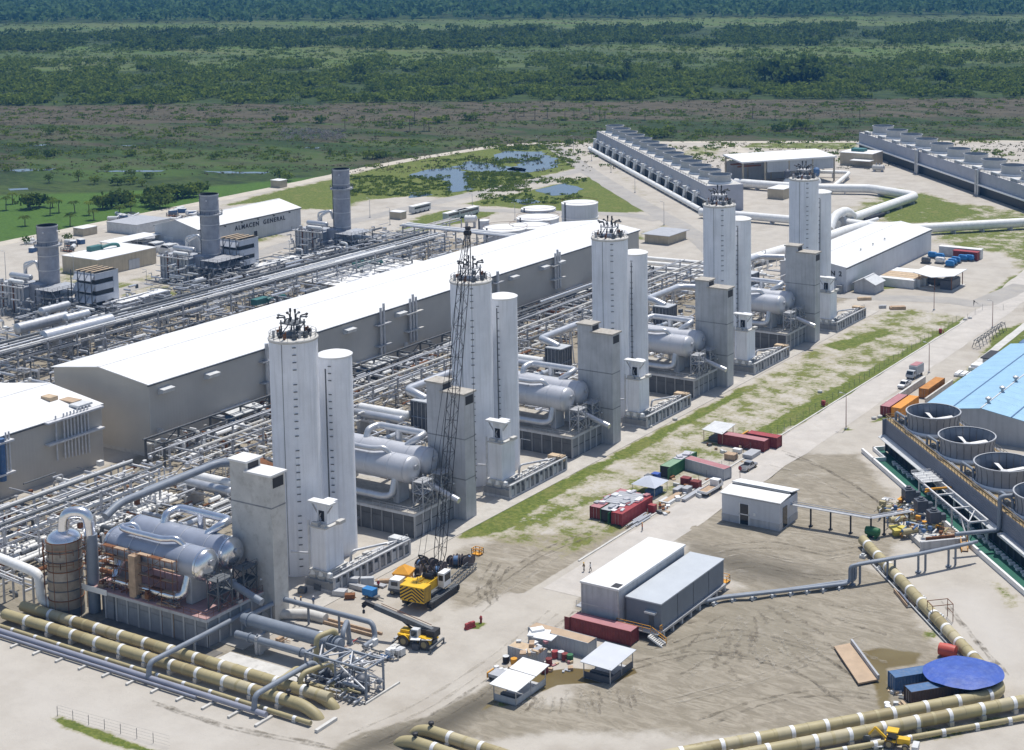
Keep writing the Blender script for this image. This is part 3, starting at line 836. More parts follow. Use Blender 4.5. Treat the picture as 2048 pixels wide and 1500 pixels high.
def vessel(T,x0,x1,y,z,R,ms,mc,label,group,near,first):
 tx,ty=T
 t=wthing('evaporator_vessel',label,'vessel',(tx+(x0+x1)/2,ty+y,5.5),group)
 c=(tx,ty+y,z)
 d=1.35
 sh=MB().lathe([(R,x0+d),(R,x0+d+3),(R,(x0+x1)/2),(R,x1-d)],30,c,'x')
 body=part('shell',sh,ms,t)
 for s,xe in((-1,x0+d),(1,x1-d)):
  prof=[(R*math.cos(a),xe+s*d*math.sin(a))for a in(0,.25,.5,.75,1.0,1.25,1.45,1.5)]
  part('end_cap',MB().lathe(prof,30,c,'x',cap1=True),mc,t)
  part('rim_band',MB().lathe([(R+.03,xe-.25*s-.2),(R+.09,xe-.25*s-.2),(R+.09,xe-.25*s+.2),(R+.03,xe-.25*s+.2)],30,c,'x'),mc if first else ms,t)
 for f in(.3,.55,.78):
  xx=x0+(x1-x0)*f
  part('weld_band',MB().lathe([(R,xx-.1),(R+.05,xx-.1),(R+.05,xx+.1),(R,xx+.1)],30,c,'x'),mPIPE,t)
 xe=x1+.0
 part('manway',MB().cyl(V(tx+x1-.5,ty+y,z+.7),V(tx+x1+.35,ty+y,z+.7),.42,12).cyl(V(tx+x1+.3,ty+y,z+.7),V(tx+x1+.42,ty+y,z+.7),.6,12),mSTEEL,t)
 for f in(.13,.84):
  xx=tx+x0+(x1-x0)*f
  b=MB().prism([(xx-.7,ty+y-R*.62),(xx+.7,ty+y-R*.62),(xx+.7,ty+y+R*.62),(xx-.7,ty+y+R*.62)],5.5,z-R*.72)
  part('saddle',b,mCONC,t)
 if near:
  zt,yf=z+R*.98,ty+y-R*.55
  a,e=tx+x0+4.0,tx+x1-7.5
  part('loop_pipe',MB().tube(fillet([(a+3,ty+y+.3,z+R-.2),(a+2,ty+y+.2,z+R+1.3),(a,yf,z+R+.9),(a+2.5,yf,z+R+.7),(e-2.5,yf,z+R+.7),(e,ty+y-.6,z+R+1.0),(e+.9,ty+y,z+R-.3)],1.3,6),.56,12),mCHROME if first else mPIPE,t)
  yl=ty+y-R-.45
  part('transfer_pipe',MB().tube(fillet([(tx+x0+4,ty+y-R*.3,z-R*.6),(tx+x0+4,yl,7.0),(tx+x0+6,yl,7.0),(tx+x1-6,yl,7.0),(tx+x1-4.2,yl+.6,7.3),(tx+x1-4.2,ty+y-R*.5,z-R*.6)],1.4,6),.72,14),mCHROME if first else mPIPE,t)
 else:
  zt=z+R
  a,e=tx+x0+8.0,tx+x1-7.0
  yo=ty+y+3.4
  part('loop_pipe',MB().tube(fillet([(a,ty+y,zt-.3),(a,ty+y+.6,zt+1.3),(a+.3,yo,zt+1.6),(e+2.2,yo,zt+1.6),(e+2.0,ty+y+1.0,zt+1.2),(e,ty+y,zt-.3)],1.6,7),.72,14),mCHROME if first else mPIPE,t)
  part('riser',MB().cyl(V(tx+(x0+x1)/2+1,yo,5.4),V(tx+(x0+x1)/2+1,yo,zt+1.6),.75,12),mCHROME if first else mPIPE,t)
  part('branch_pipe',MB().tube(fillet([(tx+(x0+x1)/2-2,ty+y+6.5,zt-.9),(tx+(x0+x1)/2-1.5,ty+y+1.8,zt-.6),(tx+(x0+x1)/2-1.5,ty+y+.8,zt-.3)],.8,4),.55,10),mPIPE,t)
 return t
def build_train(T,first):
 tx,ty=T
 out=[]
 B=lambda*a:MB().box(tx+a[0],tx+a[1],ty+a[2],ty+a[3],a[4],a[5])
 g=None
 w=(lambda a,b:a)if first else(lambda a,b:b)
 X0,X1,Y0,Y1=-31.0,-2.6,-16.4,-3.6
 t=wthing('plinth_building',w('concrete plinth with red deck under the two scaffolded vessels','grey concrete plinth under two silver vessels'),'plinth',(tx+X0/2,ty+Y0,0),g)
 pm,cm_=(mPANEL,mCONCD)if first else(mPANELD,mCORED)  # later trains use the panel and core copies with painted shade
 part('core',B(X0+3.6,X1,Y0,Y1,-.2,4.8),cm_,t)
 part('side_wall',B(X0,X0+3.6,Y0+2.2,Y1,-.2,4.8),cm_,t)
 me1=me2=None
 nb=9;bw=(X1-X0-3.6)/nb
 for i in range(nb+1):
  x=X0+3.6+i*bw
  part('pilaster',B(x-.18,x+.18,Y0-.16,Y0+.02,-.1,4.8),mCONC if first else mCONCD,t)
  if i<nb:
   part('wall_panel',B(x+.3,x+bw-.3,Y0-.06,Y0+.02,.1,3.2),pm,t)
   part('wall_panel',B(x+.3,x+bw-.3,Y0-.06,Y0+.02,3.45,4.45),pm,t)
 part('door_post',B(X0,X0+.5,Y0-.1,Y0+.5,-.1,4.8),mCONC,t)
 nb=5;bw=(Y1-Y0)/nb
 for i in range(nb+1):
  y=Y0+i*bw
  part('pilaster',B(X1-.02,X1+.18,y-.2,y+.2,-.1,4.8),mCONC,t)
  if i<nb:
   part('wall_panel',B(X1-.02,X1+.07,y+.35,y+bw-.35,.1,2.4),mPANEL if first else mCONCD,t)
   part('wall_panel',B(X1-.02,X1+.07,y+.35,y+bw-.35,2.65,4.4),mPANEL if first else mCONCD,t)
 sl_=part('deck_slab',B(X0-.3,X1+.7,Y0-.9,Y1+.0,4.8,5.3),mCONC,t)
 part('deck_topping',B(X0-.25,X1+.65,Y0-.85,Y1-.05,5.3,5.42),mSLABRED if first else mSLABTOP,sl_)
 part('guard_rail',MB().rail([(tx+X1-10,ty+Y0-.8,5.42),(tx+X1+.6,ty+Y0-.8,5.42),(tx+X1+.6,ty+Y1-.2,5.42)],1.1,.05,1.6),mRUST if first else mSTEEL,t)
 out.append(t)
 z=12.4
 ml,mc=(mVESSB,mCHROME)if first else(mVESS,mVESS)
 out.append(vessel(T,-30.0,-5.2,-12.4,z,2.75,ml,mc,w('blue-grey near vessel wrapped in rusty scaffolding with bright end','silver vessel with low front pipe'),g,True,first))
 out.append(vessel(T,-31.0,-5.2,-6.4,z,2.75,ml,mc,w('blue-grey rear vessel with bright looped pipe over it','silver vessel under a tall looped pipe'),g,False,first))
 t=wthing('end_access_frame',w('dark steel access frame before the bright vessel ends','pale steel frame at the vessel ends'),'steel frame',(tx-5,ty-12,5.42),g)
 mf=mSTEELD if first else mSTEEL
 for yc in(-12.4,-6.4):
  for sx in(-4.7,-2.3):
   for sy in(-1.6,1.6):
    part('post',MB().beam((tx+sx,ty+yc+sy,5.4),(tx+sx,ty+yc+sy,11.2),.22),mf,t)
  for zz in(8.3,10.6):
   part('platform',MB().box(tx-4.8,tx-2.1,ty+yc-1.8,ty+yc+1.8,zz,zz+.12),mf,t)
  b=MB()
  for sx in(-4.7,-2.3):
   b.beam((tx+sx,ty+yc-1.6,5.5),(tx+sx,ty+yc+1.6,8.2),.14).beam((tx+sx,ty+yc+1.6,5.5),(tx+sx,ty+yc-1.6,8.2),.14)
   b.beam((tx+sx,ty+yc-1.6,8.4),(tx+sx,ty+yc+1.6,10.6),.12).beam((tx+sx,ty+yc+1.6,8.4),(tx+sx,ty+yc-1.6,10.6),.12)
  for sy in(-1.6,1.6):
   b.beam((tx-4.7,ty+yc+sy,5.5),(tx-2.3,ty+yc+sy,8.2),.14).beam((tx-2.3,ty+yc+sy,8.4),(tx-4.7,ty+yc+sy,10.6),.12)
  part('bracing',b,mf,t)
  part('railing',MB().rail([(tx-4.7,ty+yc-1.7,10.7),(tx-2.2,ty+yc-1.7,10.7),(tx-2.2,ty+yc+1.7,10.7)],1.0,.06,1.3),mf,t)
 out.append(t)
 t=wthing('discharge_pipe',w('grey-blue discharge pipe sticking out over the red deck edge','silver sloping discharge pipe'),'pipe',(tx-2,ty-9.4,5.42),g)
 part('pipe',MB().tube(fillet([(tx-7.2,ty-9.4,9.0),(tx-4.5,ty-9.4,8.8),(tx+3.2,ty-9.4,6.6)],2,4),.62,14),mPIPEG if first else mPIPE,t)
 part('flange',MB().cyl(V(tx-3.6,ty-9.4,8.62),V(tx-3.3,ty-9.4,8.52),.85,14),mPIPEG if first else mPIPE,t)
 part('prop',MB().beam((tx-2.4,ty-9.4,5.42),(tx-2.4,ty-9.4,8.1),.3).cb(tx-2.4,ty-9.4,5.42,1.2,1.0,.5),mSTEEL,t)
 out.append(t)
 t=wthing('stair_tower',w('pale concrete stair tower with white caps beside the scaffolded vessels','grey stepped concrete stair tower'),'tower',(tx-4.9,ty-1.8,0),g)
 mt=mCONCL if first else mCONC
 part('low_shaft',B(-5.2,.5,-3.5,0,-.3,26.4),mt,t)
 part('high_shaft',B(-9.1,-5.2,-3.5,0,-.3,28.0),mt,t)
 part('roof_slab',B(-5.5,.85,-3.9,.35,26.4,26.75),mROOFW if first else mSLABTOP,t)
 part('roof_slab',B(-9.4,-4.9,-3.8,.3,28.0,28.35),mROOFW if first else mSLABTOP,t)
 part('louvre',B(.48,.55,-3.0,-.4,24.2,26.0),mBLACK,t)
 part('louvre',B(-5.22,-5.13,-3.0,-.5,26.76,27.8),mBLACK,t)
 for zz in((20.6,)if first else(8.5,17.0)):
  part('joint_band',B(-9.12,.52,-3.53,.02,zz,zz+.25),mCONCD,t)
 part('wall_lamp',MB().lathe([(.02,-.25),(.25,0),(.02,.25)],8,(tx-2.4,ty-3.75,7.5)),mWHITE,t)
 out.append(t)
 s1,s2=(tx-13.0,ty+17.7),(tx-12.0,ty+27.9)
 t=wthing('silo',w('tall pale silo with dark valve cluster next to the white-capped stair tower','tall pale silo with valve cluster'),'silo',(*s1,0),g)
 R,H=4.5,45.0
 part('shell',MB().lathe([(R,-.3),(R,1.0),(R,15),(R,30),(R,H)],44,(*s1,0)),mSILO,t)
 part('lid',MB().lathe([(R+.12,H-.35),(R+.18,H),(R+.1,H+.12),(R-.3,H+.15),(.05,H+.55)],44,(*s1,0)),mCONCL,t)
 th=math.atan2(-s1[1],-s1[0])
 for da in(-.62,1.62):
  a=th+da+.12
  part('weld_seam',MB().beam((s1[0]+math.cos(a)*(R+.01),s1[1]+math.sin(a)*(R+.01),.3),(s1[0]+math.cos(a)*(R+.01),s1[1]+math.sin(a)*(R+.01),H-.4),.1),mCONCD,t)
 b=MB()
 a=th+.02
 u=V(math.cos(a),math.sin(a),0);s=V(-u.y,u.x,0)
 for k in range(31):
  if k%9==8:continue
  p=V(s1[0],s1[1],2+k*1.4)+u*(R+.1)
  b.beam(p-s*.35,p+s*.35,.16,.14)
 part('step_irons',b,mSTEELD,t)
 rr_=random.Random(17)
 vm=part('valve_frame',MB().cb(s1[0],s1[1],H+.4,4.4,4.0,.3).cb(s1[0],s1[1],H+2.6,3.6,3.2,.25),mSTEELW if not first else mSTEELD,t)
 for sx in(-1.6,1.6):
  for sy in(-1.4,1.4):
   part('frame_leg',MB().beam((s1[0]+sx,s1[1]+sy,H+.3),(s1[0]+sx,s1[1]+sy,H+3.3),.2),mSTEELD,vm)
  part('frame_brace',MB().beam((s1[0]+sx,s1[1]-1.4,H+.6),(s1[0]+sx,s1[1]+1.4,H+2.6),.15),mSTEELD,vm)
 for k in range(8):
  an=k*.785+.3
  q=V(s1[0]+math.cos(an)*1.5,s1[1]+math.sin(an)*1.5,H+2.9)
  o=V(math.cos(an),math.sin(an),0)
  part('relief_valve',MB().tube(fillet([q,q+V(0,0,1.0),q+o*1.3+V(0,0,1.1)],.4,3),.14,7).lathe([(.05,-.25),(.28,-.1),(.28,.15),(.05,.28)],8,q+o*1.3+V(0,0,1.1)),mBLACK if k%2 else mSTEELD,t)
 for dx in(-.5,.7):
  part('vent_pipe',MB().cyl(V(s1[0]+dx,s1[1],H+2.8),V(s1[0]+dx,s1[1],H+5.2),.13,8).cyl(V(s1[0]+dx,s1[1],H+4.7),V(s1[0]+dx,s1[1],H+5.4),.2,8),mBLACK,t)
 for k in range(14):
  an=k*.45;q=(s1[0]+math.cos(an)*rr_.uniform(2.2,3.9),s1[1]+math.sin(an)*rr_.uniform(2.2,3.9))
  part('roof_fitting',MB().cb(q[0],q[1],H+.1,rr_.uniform(.3,.9),rr_.uniform(.3,.9),rr_.uniform(.4,1.5),an).cyl(V(q[0],q[1],H+.1),V(q[0]+.3,q[1],H+1.6),.12,6),[mSTEELD,mSTEEL,mBLACK,mRUST][k%4],t)
 ringp=[V(s1[0]+math.cos(k*PI/9)*(R-.1),s1[1]+math.sin(k*PI/9)*(R-.1),H+.1)for k in range(19)]
 part('hand_rail',MB().rail(ringp,1.1,.05,3),mSTEELD,t)
 out.append(t)
 t=wthing('silo',w('shorter white-topped silo behind the unfinished pump basin','shorter white-topped silo'),'silo',(*s2,0),g)
 R2,H2=3.3,39.5
 part('shell',MB().lathe([(R2,-.3),(R2,1.0),(R2,20),(R2,H2)],36,(*s2,0)),mSILO,t)
 part('lid',MB().lathe([(R2+.1,H2-.3),(R2+.15,H2),(R2-.1,H2+.15),(R2*.6,H2+.5),(.05,H2+.7)],36,(*s2,0)),mROOFW,t)
 b=MB();a=th-.35;u=V(math.cos(a),math.sin(a),0);s=V(-u.y,u.x,0)
 for k in range(27):
  if k%8==7:continue
  p=V(s2[0],s2[1],2+k*1.38)+u*(R2+.08)
  b.beam(p-s*.3,p+s*.3,.16,.14)
 part('step_irons',b,mSTEELD,t)
 dp=V(s1[0],s1[1],0).lerp(V(s2[0],s2[1],0),.5)+V(2.6,0,0)
 part('down_pipe',MB().cyl(dp+V(0,0,1),dp+V(0,0,38),.14,8),mSTEELD,t)
 out.append(t)
 t=wthing('box_tower',w('pale box tower with white canopy by the unfinished pump basin','pale box tower with white canopy'),'tower',(tx-3.2,ty+14.6,0),g)
 part('plinth',B(-5.2,-1.3,11.9,17.4,-.2,3.2),mGREYW,t)
 part('floor_edge',B(-5.4,-1.1,11.7,17.6,3.2,3.45),mCONCL,t)
 part('shaft',B(-5.0,-1.6,12.2,17.0,3.45,11.4),mSILO,t)
 part('top_edge',B(-5.2,-1.35,11.9,17.2,11.4,11.65),mCONCL,t)
 part('cabin',B(-4.8,-2.4,13.6,16.8,11.65,15.6),mSILO,t)
 part('cabin_opening',B(-4.3,-3.0,13.54,13.65,12.2,14.2),mBLACK,t)
 part('fan_guard',MB().lathe([(.1,-.1),(.55,0),(.75,.1)],10,(tx-3.7,ty+13.45,13.1),'x'),mSTEELW,t)
 part('canopy',MB().box(tx-6.3,tx-.9,ty+12.8,ty+14.6,15.6,16.0),mROOFW,t)
 part('canopy_bracket',MB().beam((tx-4.9,ty+13.9,13.5),(tx-6.2,ty+13.7,15.6),.2).beam((tx-2.4,ty+13.9,13.8),(tx-1.0,ty+13.7,15.6),.2),mSTEEL,t)
 for a in((tx-4.2,ty+12.6,11.65,1.6,.8,.6),(tx-2.2,ty+12.6,11.65,.9,.8,.5),(tx-1.2,ty+16,11.5,1.0,1.6,.6)):part('ledge_box',MB().cb(*a),mCONCL,t)
 part('side_pipe',MB().tube(fillet([(tx-5.6,ty+12.2,12.5),(tx-5.6,ty+12.2,6.2),(tx-9.5,ty+11.5,6.0)],.4,3),.22,8).cyl(V(tx-5.6,ty+12.2,.2),V(tx-5.6,ty+12.2,12.4),.2,8),mSTEELW,t)
 out.append(t)
 t=wthing('pump_basin',w('unfinished pump basin with open bays next to the lattice crane','low pump basin with pale tank tops'),'basin',(tx-1,ty+22,0),g)
 part('base',B(-6.0,1.3,11.0,33,-.2,.5),mCONC,t)
 part('inner_wall',B(-1.5,-1.2,15.0,33,.5,2.2),mCONCD,t)
 part('end_wall',B(-5.9,1.2,11.1,11.4,.5,1.9),mCONCD,t)
 n=13
 for i in range(n):
  y=11.2+i*(21.6/(n-1))
  part('post',B(.95,1.35,y-.22,y+.22,.4,2.9),mCONC,t)
  if i<n-1:
   part('bay_panel',B(1.0,1.12,y+.3,y+1.5,.5,1.9+.3*(i%2)),[mGREYW,mCONCD,mSTEELD][i%3],t)
 part('top_beam',B(.9,1.4,11.0,33.0,2.9,3.15),mCONC,t)
 part('walkway',B(-.2,.75,11.2,32.8,2.6,2.72),mSTEELD,t)
 part('handrail',MB().rail([(tx+.8,ty+11.2,3.1),(tx+.8,ty+32.8,3.1)],1.0,.06,1.8),mSTEELD if not first else mSTEEL,t)
 rb=random.Random(3)
 for i in range(4 if first else 7):
  y=17.6+i*2.2
  part('tank_top',MB().box(tx-4.6+(2.4 if y<20 else 1.2),tx-.5,ty+y,ty+y+rb.uniform(1.5,2.0),.5,2.3+rb.uniform(0,.3)),mCONCL,t)
 for i in range(3):
  part('tank_top',MB().box(tx-5.6+i*2.2,tx-5.6+i*2.2+1.7,ty+11.7,ty+12.7,.5,2.5),mCONCL if i<2 else mGREYW,t)
  part('pump_head',MB().lathe([(.05,1.0),(.5,.8),(.6,0)],10,(tx-4.7+i*2.0,ty+12.1,2.5)),mPIPEW,t)
 part('end_cabinet',B(-2.6,1.1,31.0,32.9,.4,3.5),mCARD if not first else mPALEG,t)
 part('skid_pipe',MB().tube(fillet([(tx-3.6,ty+21,1.2),(tx-3.2,ty+21,4.0),(tx-1.8,ty+28,3.2),(tx-.5,ty+31,3.0)],.8,3),.25,8).cyl(V(tx-.4,ty+15,2.9),V(tx-.4,ty+31,2.9),.18,8),mSTEEL,t)
 for k in range(6):
  y=ty+15.5+k*2.7
  part('valve',MB().cyl(V(tx-.9,y,2.4),V(tx-.9,y,3.2),.12,6).lathe([(.05,-.2),(.3,0),(.05,.2)],8,(tx-.9,y,3.2)),mPIPEW,t)
 out.append(t)
 cx,cy=tx-42.0,ty+37.5
 t=wthing('air_cooler',w('dark panelled cooler box standing behind the white-capped stair tower','dark panelled cooler box'),'cooler',(cx,cy,0),g)
 part('plinth',MB().cb(cx,cy,-.2,5.4,5.4,2.2),mCONCL,t)
 for sx in(-1,1):
  for sy in(-1,1):
   part('corner_post',MB().cb(cx+sx*2.5,cy+sy*2.5,2.0,.3,.3,7.2),mSTEELD,t)
 part('lower_body',MB().cb(cx,cy,2.0,4.9,4.9,3.2),mat('cooler_blue_panel',(.05,.065,.09),.5,var=.2)if False else mCOOL,t)
 part('upper_body',MB().cb(cx,cy,5.4,4.7,4.7,3.6),mSTEELD,t)
 part('mid_band',MB().cb(cx,cy,5.2,5.2,5.2,.2),mPIPEG,t)
 for k in range(4):
  part('rib',MB().cb(cx-1.8+k*1.2,cy-2.45,2.2,.12,.14,6.6),mSTEEL,t)
  part('rib',MB().cb(cx+2.45,cy-1.8+k*1.2,2.2,.14,.12,6.6),mSTEEL,t)
 part('roof',MB().cb(cx,cy,9.0,5.2,5.2,.3),mGREYW,t)
 out.append(t)
 t=wthing('overhead_duct',w('fat grey duct running over the rack to the cooler box','fat silver duct to the cooler box'),'duct',(cx,cy,9.3),g)
 if not first:
  part('duct',MB().tube(fillet([(cx,cy,9.2),(cx-3.5,cy,10.3),(cx-6.5,cy+1.0,10.3),(cx-6.5,cy+20,10.3),(cx+2,cy+23,10.3)],2.4,7),1.0,14),mPIPE,t)
  for k in range(3):
   part('trestle',MB().beam((cx-7.4,cy+6+k*5,0),(cx-6.6,cy+6+k*5,9.4),.25).beam((cx-5.4,cy+6+k*5,0),(cx-6.4,cy+6+k*5,9.4),.25).beam((cx-7.6,cy+6+k*5,9.35),(cx-5.2,cy+6+k*5,9.35),.3),mSTEELW,t)
 else:
  part('duct',MB().tube(fillet([(cx,cy,9.2),(cx-2.5,cy-2,10.2),(cx-8,cy-4,10.0),(cx-8.5,cy-30,9.4),(cx-8.0,cy-34,8)],4,8),.8,14).tube(fillet([(cx-1,cy+.8,9.2),(cx-3.5,cy,10.0),(cx-9,cy-1.5,9.8),(cx-10.6,cy-22,9.0)],4,8),.6,12),mPIPEG,t)
  part('transition',MB().add([(cx-2.4,cy-2.4,9.3),(cx+2.4,cy-2.4,9.3),(cx+2.4,cy+2.4,9.3),(cx-2.4,cy+2.4,9.3),(cx-2.2,cy-1,11),(cx+.6,cy-1,10.6),(cx+.6,cy+1,10.6),(cx-2.2,cy+1,11)],[(0,1,5,4),(1,2,6,5),(2,3,7,6),(3,0,4,7),(4,5,6,7)]),mRUST,t)
 out.append(t)
 t=wthing('twin_exchanger',w('pair of pale exchangers under the steel rack of the first train','pair of white horizontal exchangers'),'exchanger',(cx-12,cy-3,0),g)
 for k in range(2):
  yy=cy-2.2-k*2.6
  part('shell',MB().lathe([(.05,-.5),(.8,-.3),(1.0,0),(1.0,14.5),(1.15,14.5),(1.15,14.9),(.9,15.2),(.05,15.4)],16,(cx-18.5,yy,5.2-.6*k),'x'),mPIPEW if k==0 else mPIPE,t)
 for xx in(cx-16,cx-7):
  part('cradle',MB().box(xx-.5,xx+.5,cy-6,cy-1.2,-.2,4.2),mCONC,t)
 part('skid',MB().box(cx-18,cx-3.2,cy-6.3,cy-6.0,3.2,3.6).box(cx-18,cx-3.2,cy-1.2,cy-.9,3.2,3.6),mSTEEL,t)
 out.append(t)
 return out
first_set=build_train(TR[0],True)
base_set=build_train(TR[1],False)
SFX=['',' of the train right behind the lattice boom',' of the third train from the scaffolded vessels',' of the fourth train from the scaffolded vessels',' of the train nearest the white warehouse']
for k in(2,3,4):
 d=Vector((TR[k][0]-TR[1][0],TR[k][1]-TR[1][1],0))
 for o in base_set:
  dup(o,o.location+d,None,o['label']+SFX[k],o.name.split('.')[0].replace('_',' ')+'s of the silver trains')
for o in base_set:o['group']=o.name.split('.')[0].replace('_',' ')+'s of the silver trains';o['label']=o['label']+SFX[1]
for k in range(5):
 tx,ty=TR[k]
 clutter('pipework','dense pipework and valves between the process trains and the long rack',tx-47,tx-15,ty-6,ty+44,.2,5.0,300,900+k,[(mPIPEW,3),(mPIPE,3),(mSTEEL,2),(mCONCL,2),(mRUST,1),(mSTEELD,1)],.5)['group']='pipework behind the process trains'
tx,ty=TR[0]
t=wthing('scaffolding','rusty scaffolding with timber boards round the near blue-grey vessel','scaffolding',(tx-18,ty-15.8,5.42))
for i in range(7):
 x=tx-28+i*2.9
 for yy in(-16.3,-15.3):
  part('standard',MB().cyl(V(x,ty+yy,5.4),V(x,ty+yy,13.6),.06,6),mRUST,t)
for zz in(7.6,9.6,11.5,13.2):
 for yy in(-16.3,-15.3):
  part('ledger',MB().cyl(V(tx-28.4,ty+yy,zz),V(tx-10.2,ty+yy,zz),.05,6),mRUST,t)
 for i in range(6):
  if(i+int(zz))%5==0:continue
  if(i+int(zz))%2:part('brace',MB().cyl(V(tx-27.9+i*2.9,ty-16.3,zz-1.9),V(tx-25.0+i*2.9,ty-16.3,zz+.05),.05,5),mRUST,t)
  part('board',MB().box(tx-27.9+i*2.9,tx-25.1+i*2.9,ty-16.25,ty-15.4,zz+.06,zz+.12),mWOOD if(i%2)else mRUST,t)
clutter('deck_clutter','insulation offcuts, hoses and timber lying on the red deck',tx-29,tx-9,ty-16.6,ty-15.2,5.45,7.2,70,71,[(mRUST,3),(mWOOD,3),(mSTEELD,2),(mCHROME,1)],.14,None,3)
part('sheeted_lift_tower',MB().box(tx-20.6,tx-19.0,ty-17.0,ty-15.6,5.4,13.0),mWOOD,t)
t=wthing('sheet_stack','stack of timber and bright sheets on the red deck edge','sheets',(tx-12,ty-16,5.42))
part('sheet',MB().cb(tx-12,ty-16.3,5.42,4.2,.9,.3,.1),mWOOD,t)
part('sheet',MB().cb(tx-11.2,ty-16.2,5.72,3.4,.8,.15,-.1),mCHROME,t)
single('site_banner',MB().cb(tx-29.2,ty-17.4,4.75,6.6,.05,.95,0).beam((tx-32.4,ty-17.36,4.7),(tx-26.0,ty-17.36,4.7),.1),mWHITE,'white banner hung along the edge of the red deck','banner')
cp=G(135,1226)
t=wthing('column_vessel','banded rusty column with bright dome and thick swan-neck pipe','column',(cp.x,cp.y,0))
R=3.0
part('skirt',MB().lathe([(R+.05,-.2),(R+.05,1.6)],28,(cp.x,cp.y,0)),mSTEELD,t)
bandm=[mat('column_insulation',(.30,.25,.19),.8,var=.25,scale=.8),mat('column_cladding',(.33,.30,.26),.5,.4,var=.25,scale=.8)]
for i in range(7):
 z0=1.6+i*1.75
 part('cladding_course',MB().lathe([(R,z0),(R,z0+1.7)],28,(cp.x,cp.y,0)),bandm[i%2],t)
 part('hoop',MB().lathe([(R,z0+1.65),(R+.12,z0+1.65),(R+.12,z0+1.8),(R,z0+1.8)],28,(cp.x,cp.y,0)),mSTEELD if i%3 else mRUST,t)
prof=[(R*math.cos(a),13.85+1.6*math.sin(a))for a in(0,.3,.6,.9,1.2,1.45,1.56)]
part('dome',MB().lathe(prof,28,(cp.x,cp.y,0)),mCHROME,t)
part('swan_neck',MB().tube(fillet([(cp.x,cp.y,15.0),(cp.x+.3,cp.y+.2,18.6),(cp.x+3.8,cp.y+2.4,18.6),(cp.x+4.1,cp.y+2.6,9)],2.2,7),1.0,14),mCHROME,t)
part('downcomer',MB().cyl(V(cp.x+4.1,cp.y+2.6,.2),V(cp.x+4.1,cp.y+2.6,14.5),1.06,14),mPIPEG,t)
part('scaffold_cage',MB().rail([(cp.x+math.cos(k*.6)*3.7,cp.y+math.sin(k*.6)*3.7,11.6)for k in range(11)],1.1,.08,3).rail([(cp.x+math.cos(k*.6)*3.7,cp.y+math.sin(k*.6)*3.7,9.4)for k in range(11)],1.1,.08,3),mRUST,t)
b=MB()
for k in range(10):
 a=k*.63
 b.cyl(V(cp.x+math.cos(a)*3.7,cp.y+math.sin(a)*3.7,0),V(cp.x+math.cos(a)*3.7,cp.y+math.sin(a)*3.7,14),.06,5)
part('scaffold_pole_cage',b,mRUST,t)
p0,p1=G(-40,1100,7.5),G(60,1140,7.5)
t=wthing('steam_header','large white header pipe on trestles dropping beside the banded column','pipe',(p1.x,p1.y,0))
part('pipe',MB().tube(fillet([p0,p1,p1+V(2.6,-.2,-.3),p1+V(3.0,-.2,-5.2),p1+V(5.5,1.2,-6.0)],1.6,6),.85,16),mPIPEW,t)
for f in(.1,.55,.95):
 q=p0.lerp(p1,f)
 part('trestle',MB().beam((q.x,q.y-1,0),(q.x,q.y-1,6.4),.3).beam((q.x,q.y+1,0),(q.x,q.y+1,6.4),.3).beam((q.x,q.y-1.3,6.4),(q.x,q.y+1.3,6.4),.3),mSTEEL,t)
part('tray_truss',MB().beam(p0+V(0,-1.6,-1.2),p1+V(0,-1.6,-1.2),.2).beam(p0+V(0,-1.6,-2.2),p1+V(0,-1.6,-2.2),.2).beam(p0+V(0,-2.4,-1.2),p1+V(0,-2.4,-1.2),.2),mSTEELW,t)
# ================================================================ PIPE RACKS
def rack(name,label,x0,x1,y0,y1,zs,bay,pipes,ms,seed,group=None,braces=True,skip=()):
 t=wthing(name,label,'pipe rack',((x0+x1)/2,(y0+y1)/2,0),group)
 n=int((y1-y0)/bay)
 cm=MB().cb(0,0,-.1,.4,.4,zs[-1]+.3).mesh('column');cm.materials.append(ms)
 om=ORG[t.name]
 for i in range(n+1):
  y=y0+(y1-y0)*i/n
  for x in(x0,x1):link('column',cm,t,(x-om.x,y-om.y,0))
  for z in zs:
   part('cross_beam',MB().box(x0-.2,x1+.2,y-.18,y+.18,z-.35,z),ms,t)
 for z in zs:
  for x in(x0,x1):
   part('edge_beam',MB().box(x-.17,x+.17,y0,y1,z-.3,z+.05),ms,t)
 if braces:
  b=MB()
  for i in range(0,n,3):
   ya,yb=y0+(y1-y0)*i/n,y0+(y1-y0)*(i+1)/n
   for x in(x0,x1):b.beam((x,ya,.2),(x,yb,zs[0]),.18).beam((x,yb,.2),(x,ya,zs[0]),.18)
  part('bracing',b,ms,t)
 r=random.Random(seed)
 for z in zs:
  k=0
  x=x0+.6
  while x<x1-.5:
   rad=r.choice((.12,.18,.25,.33,.42))
   if r.random()<pipes:
    a,c=y0-r.uniform(0,2),y1+r.uniform(0,2)
    if r.random()<.7:
     a=r.uniform(y0,(y0+y1)*.5+(y1-y0)*.3);c=min(y1,a+r.uniform(12,90))
    part('pipe',MB().cyl(V(x,a,z+rad+.05),V(x,c,z+rad+.05),rad,8),r.choice((mPIPE,mPIPEW,mSTEEL,mCONCL,mSTEELD,mSTEELD,mPIPEW)),t)
   x+=rad*2+r.uniform(.15,.6)
 return t
rack('pipe_rack','long steel rack of pipes between the dark long hall wall and the vessels',-268.5,-259.0,246,478,(4.8,7.6),9.5,.75,mSTEEL,21)
rack('pipe_rack','walled cable rack along the foot of the long hall',-280.5,-274.5,250,470,(6.2,),10,.7,mSTEELD,22)
rack('pipe_rack','open white steel rack near the banded column',-267.2,-256.6,178,232,(5.0,8.2),7.6,.5,mSTEELW,23)
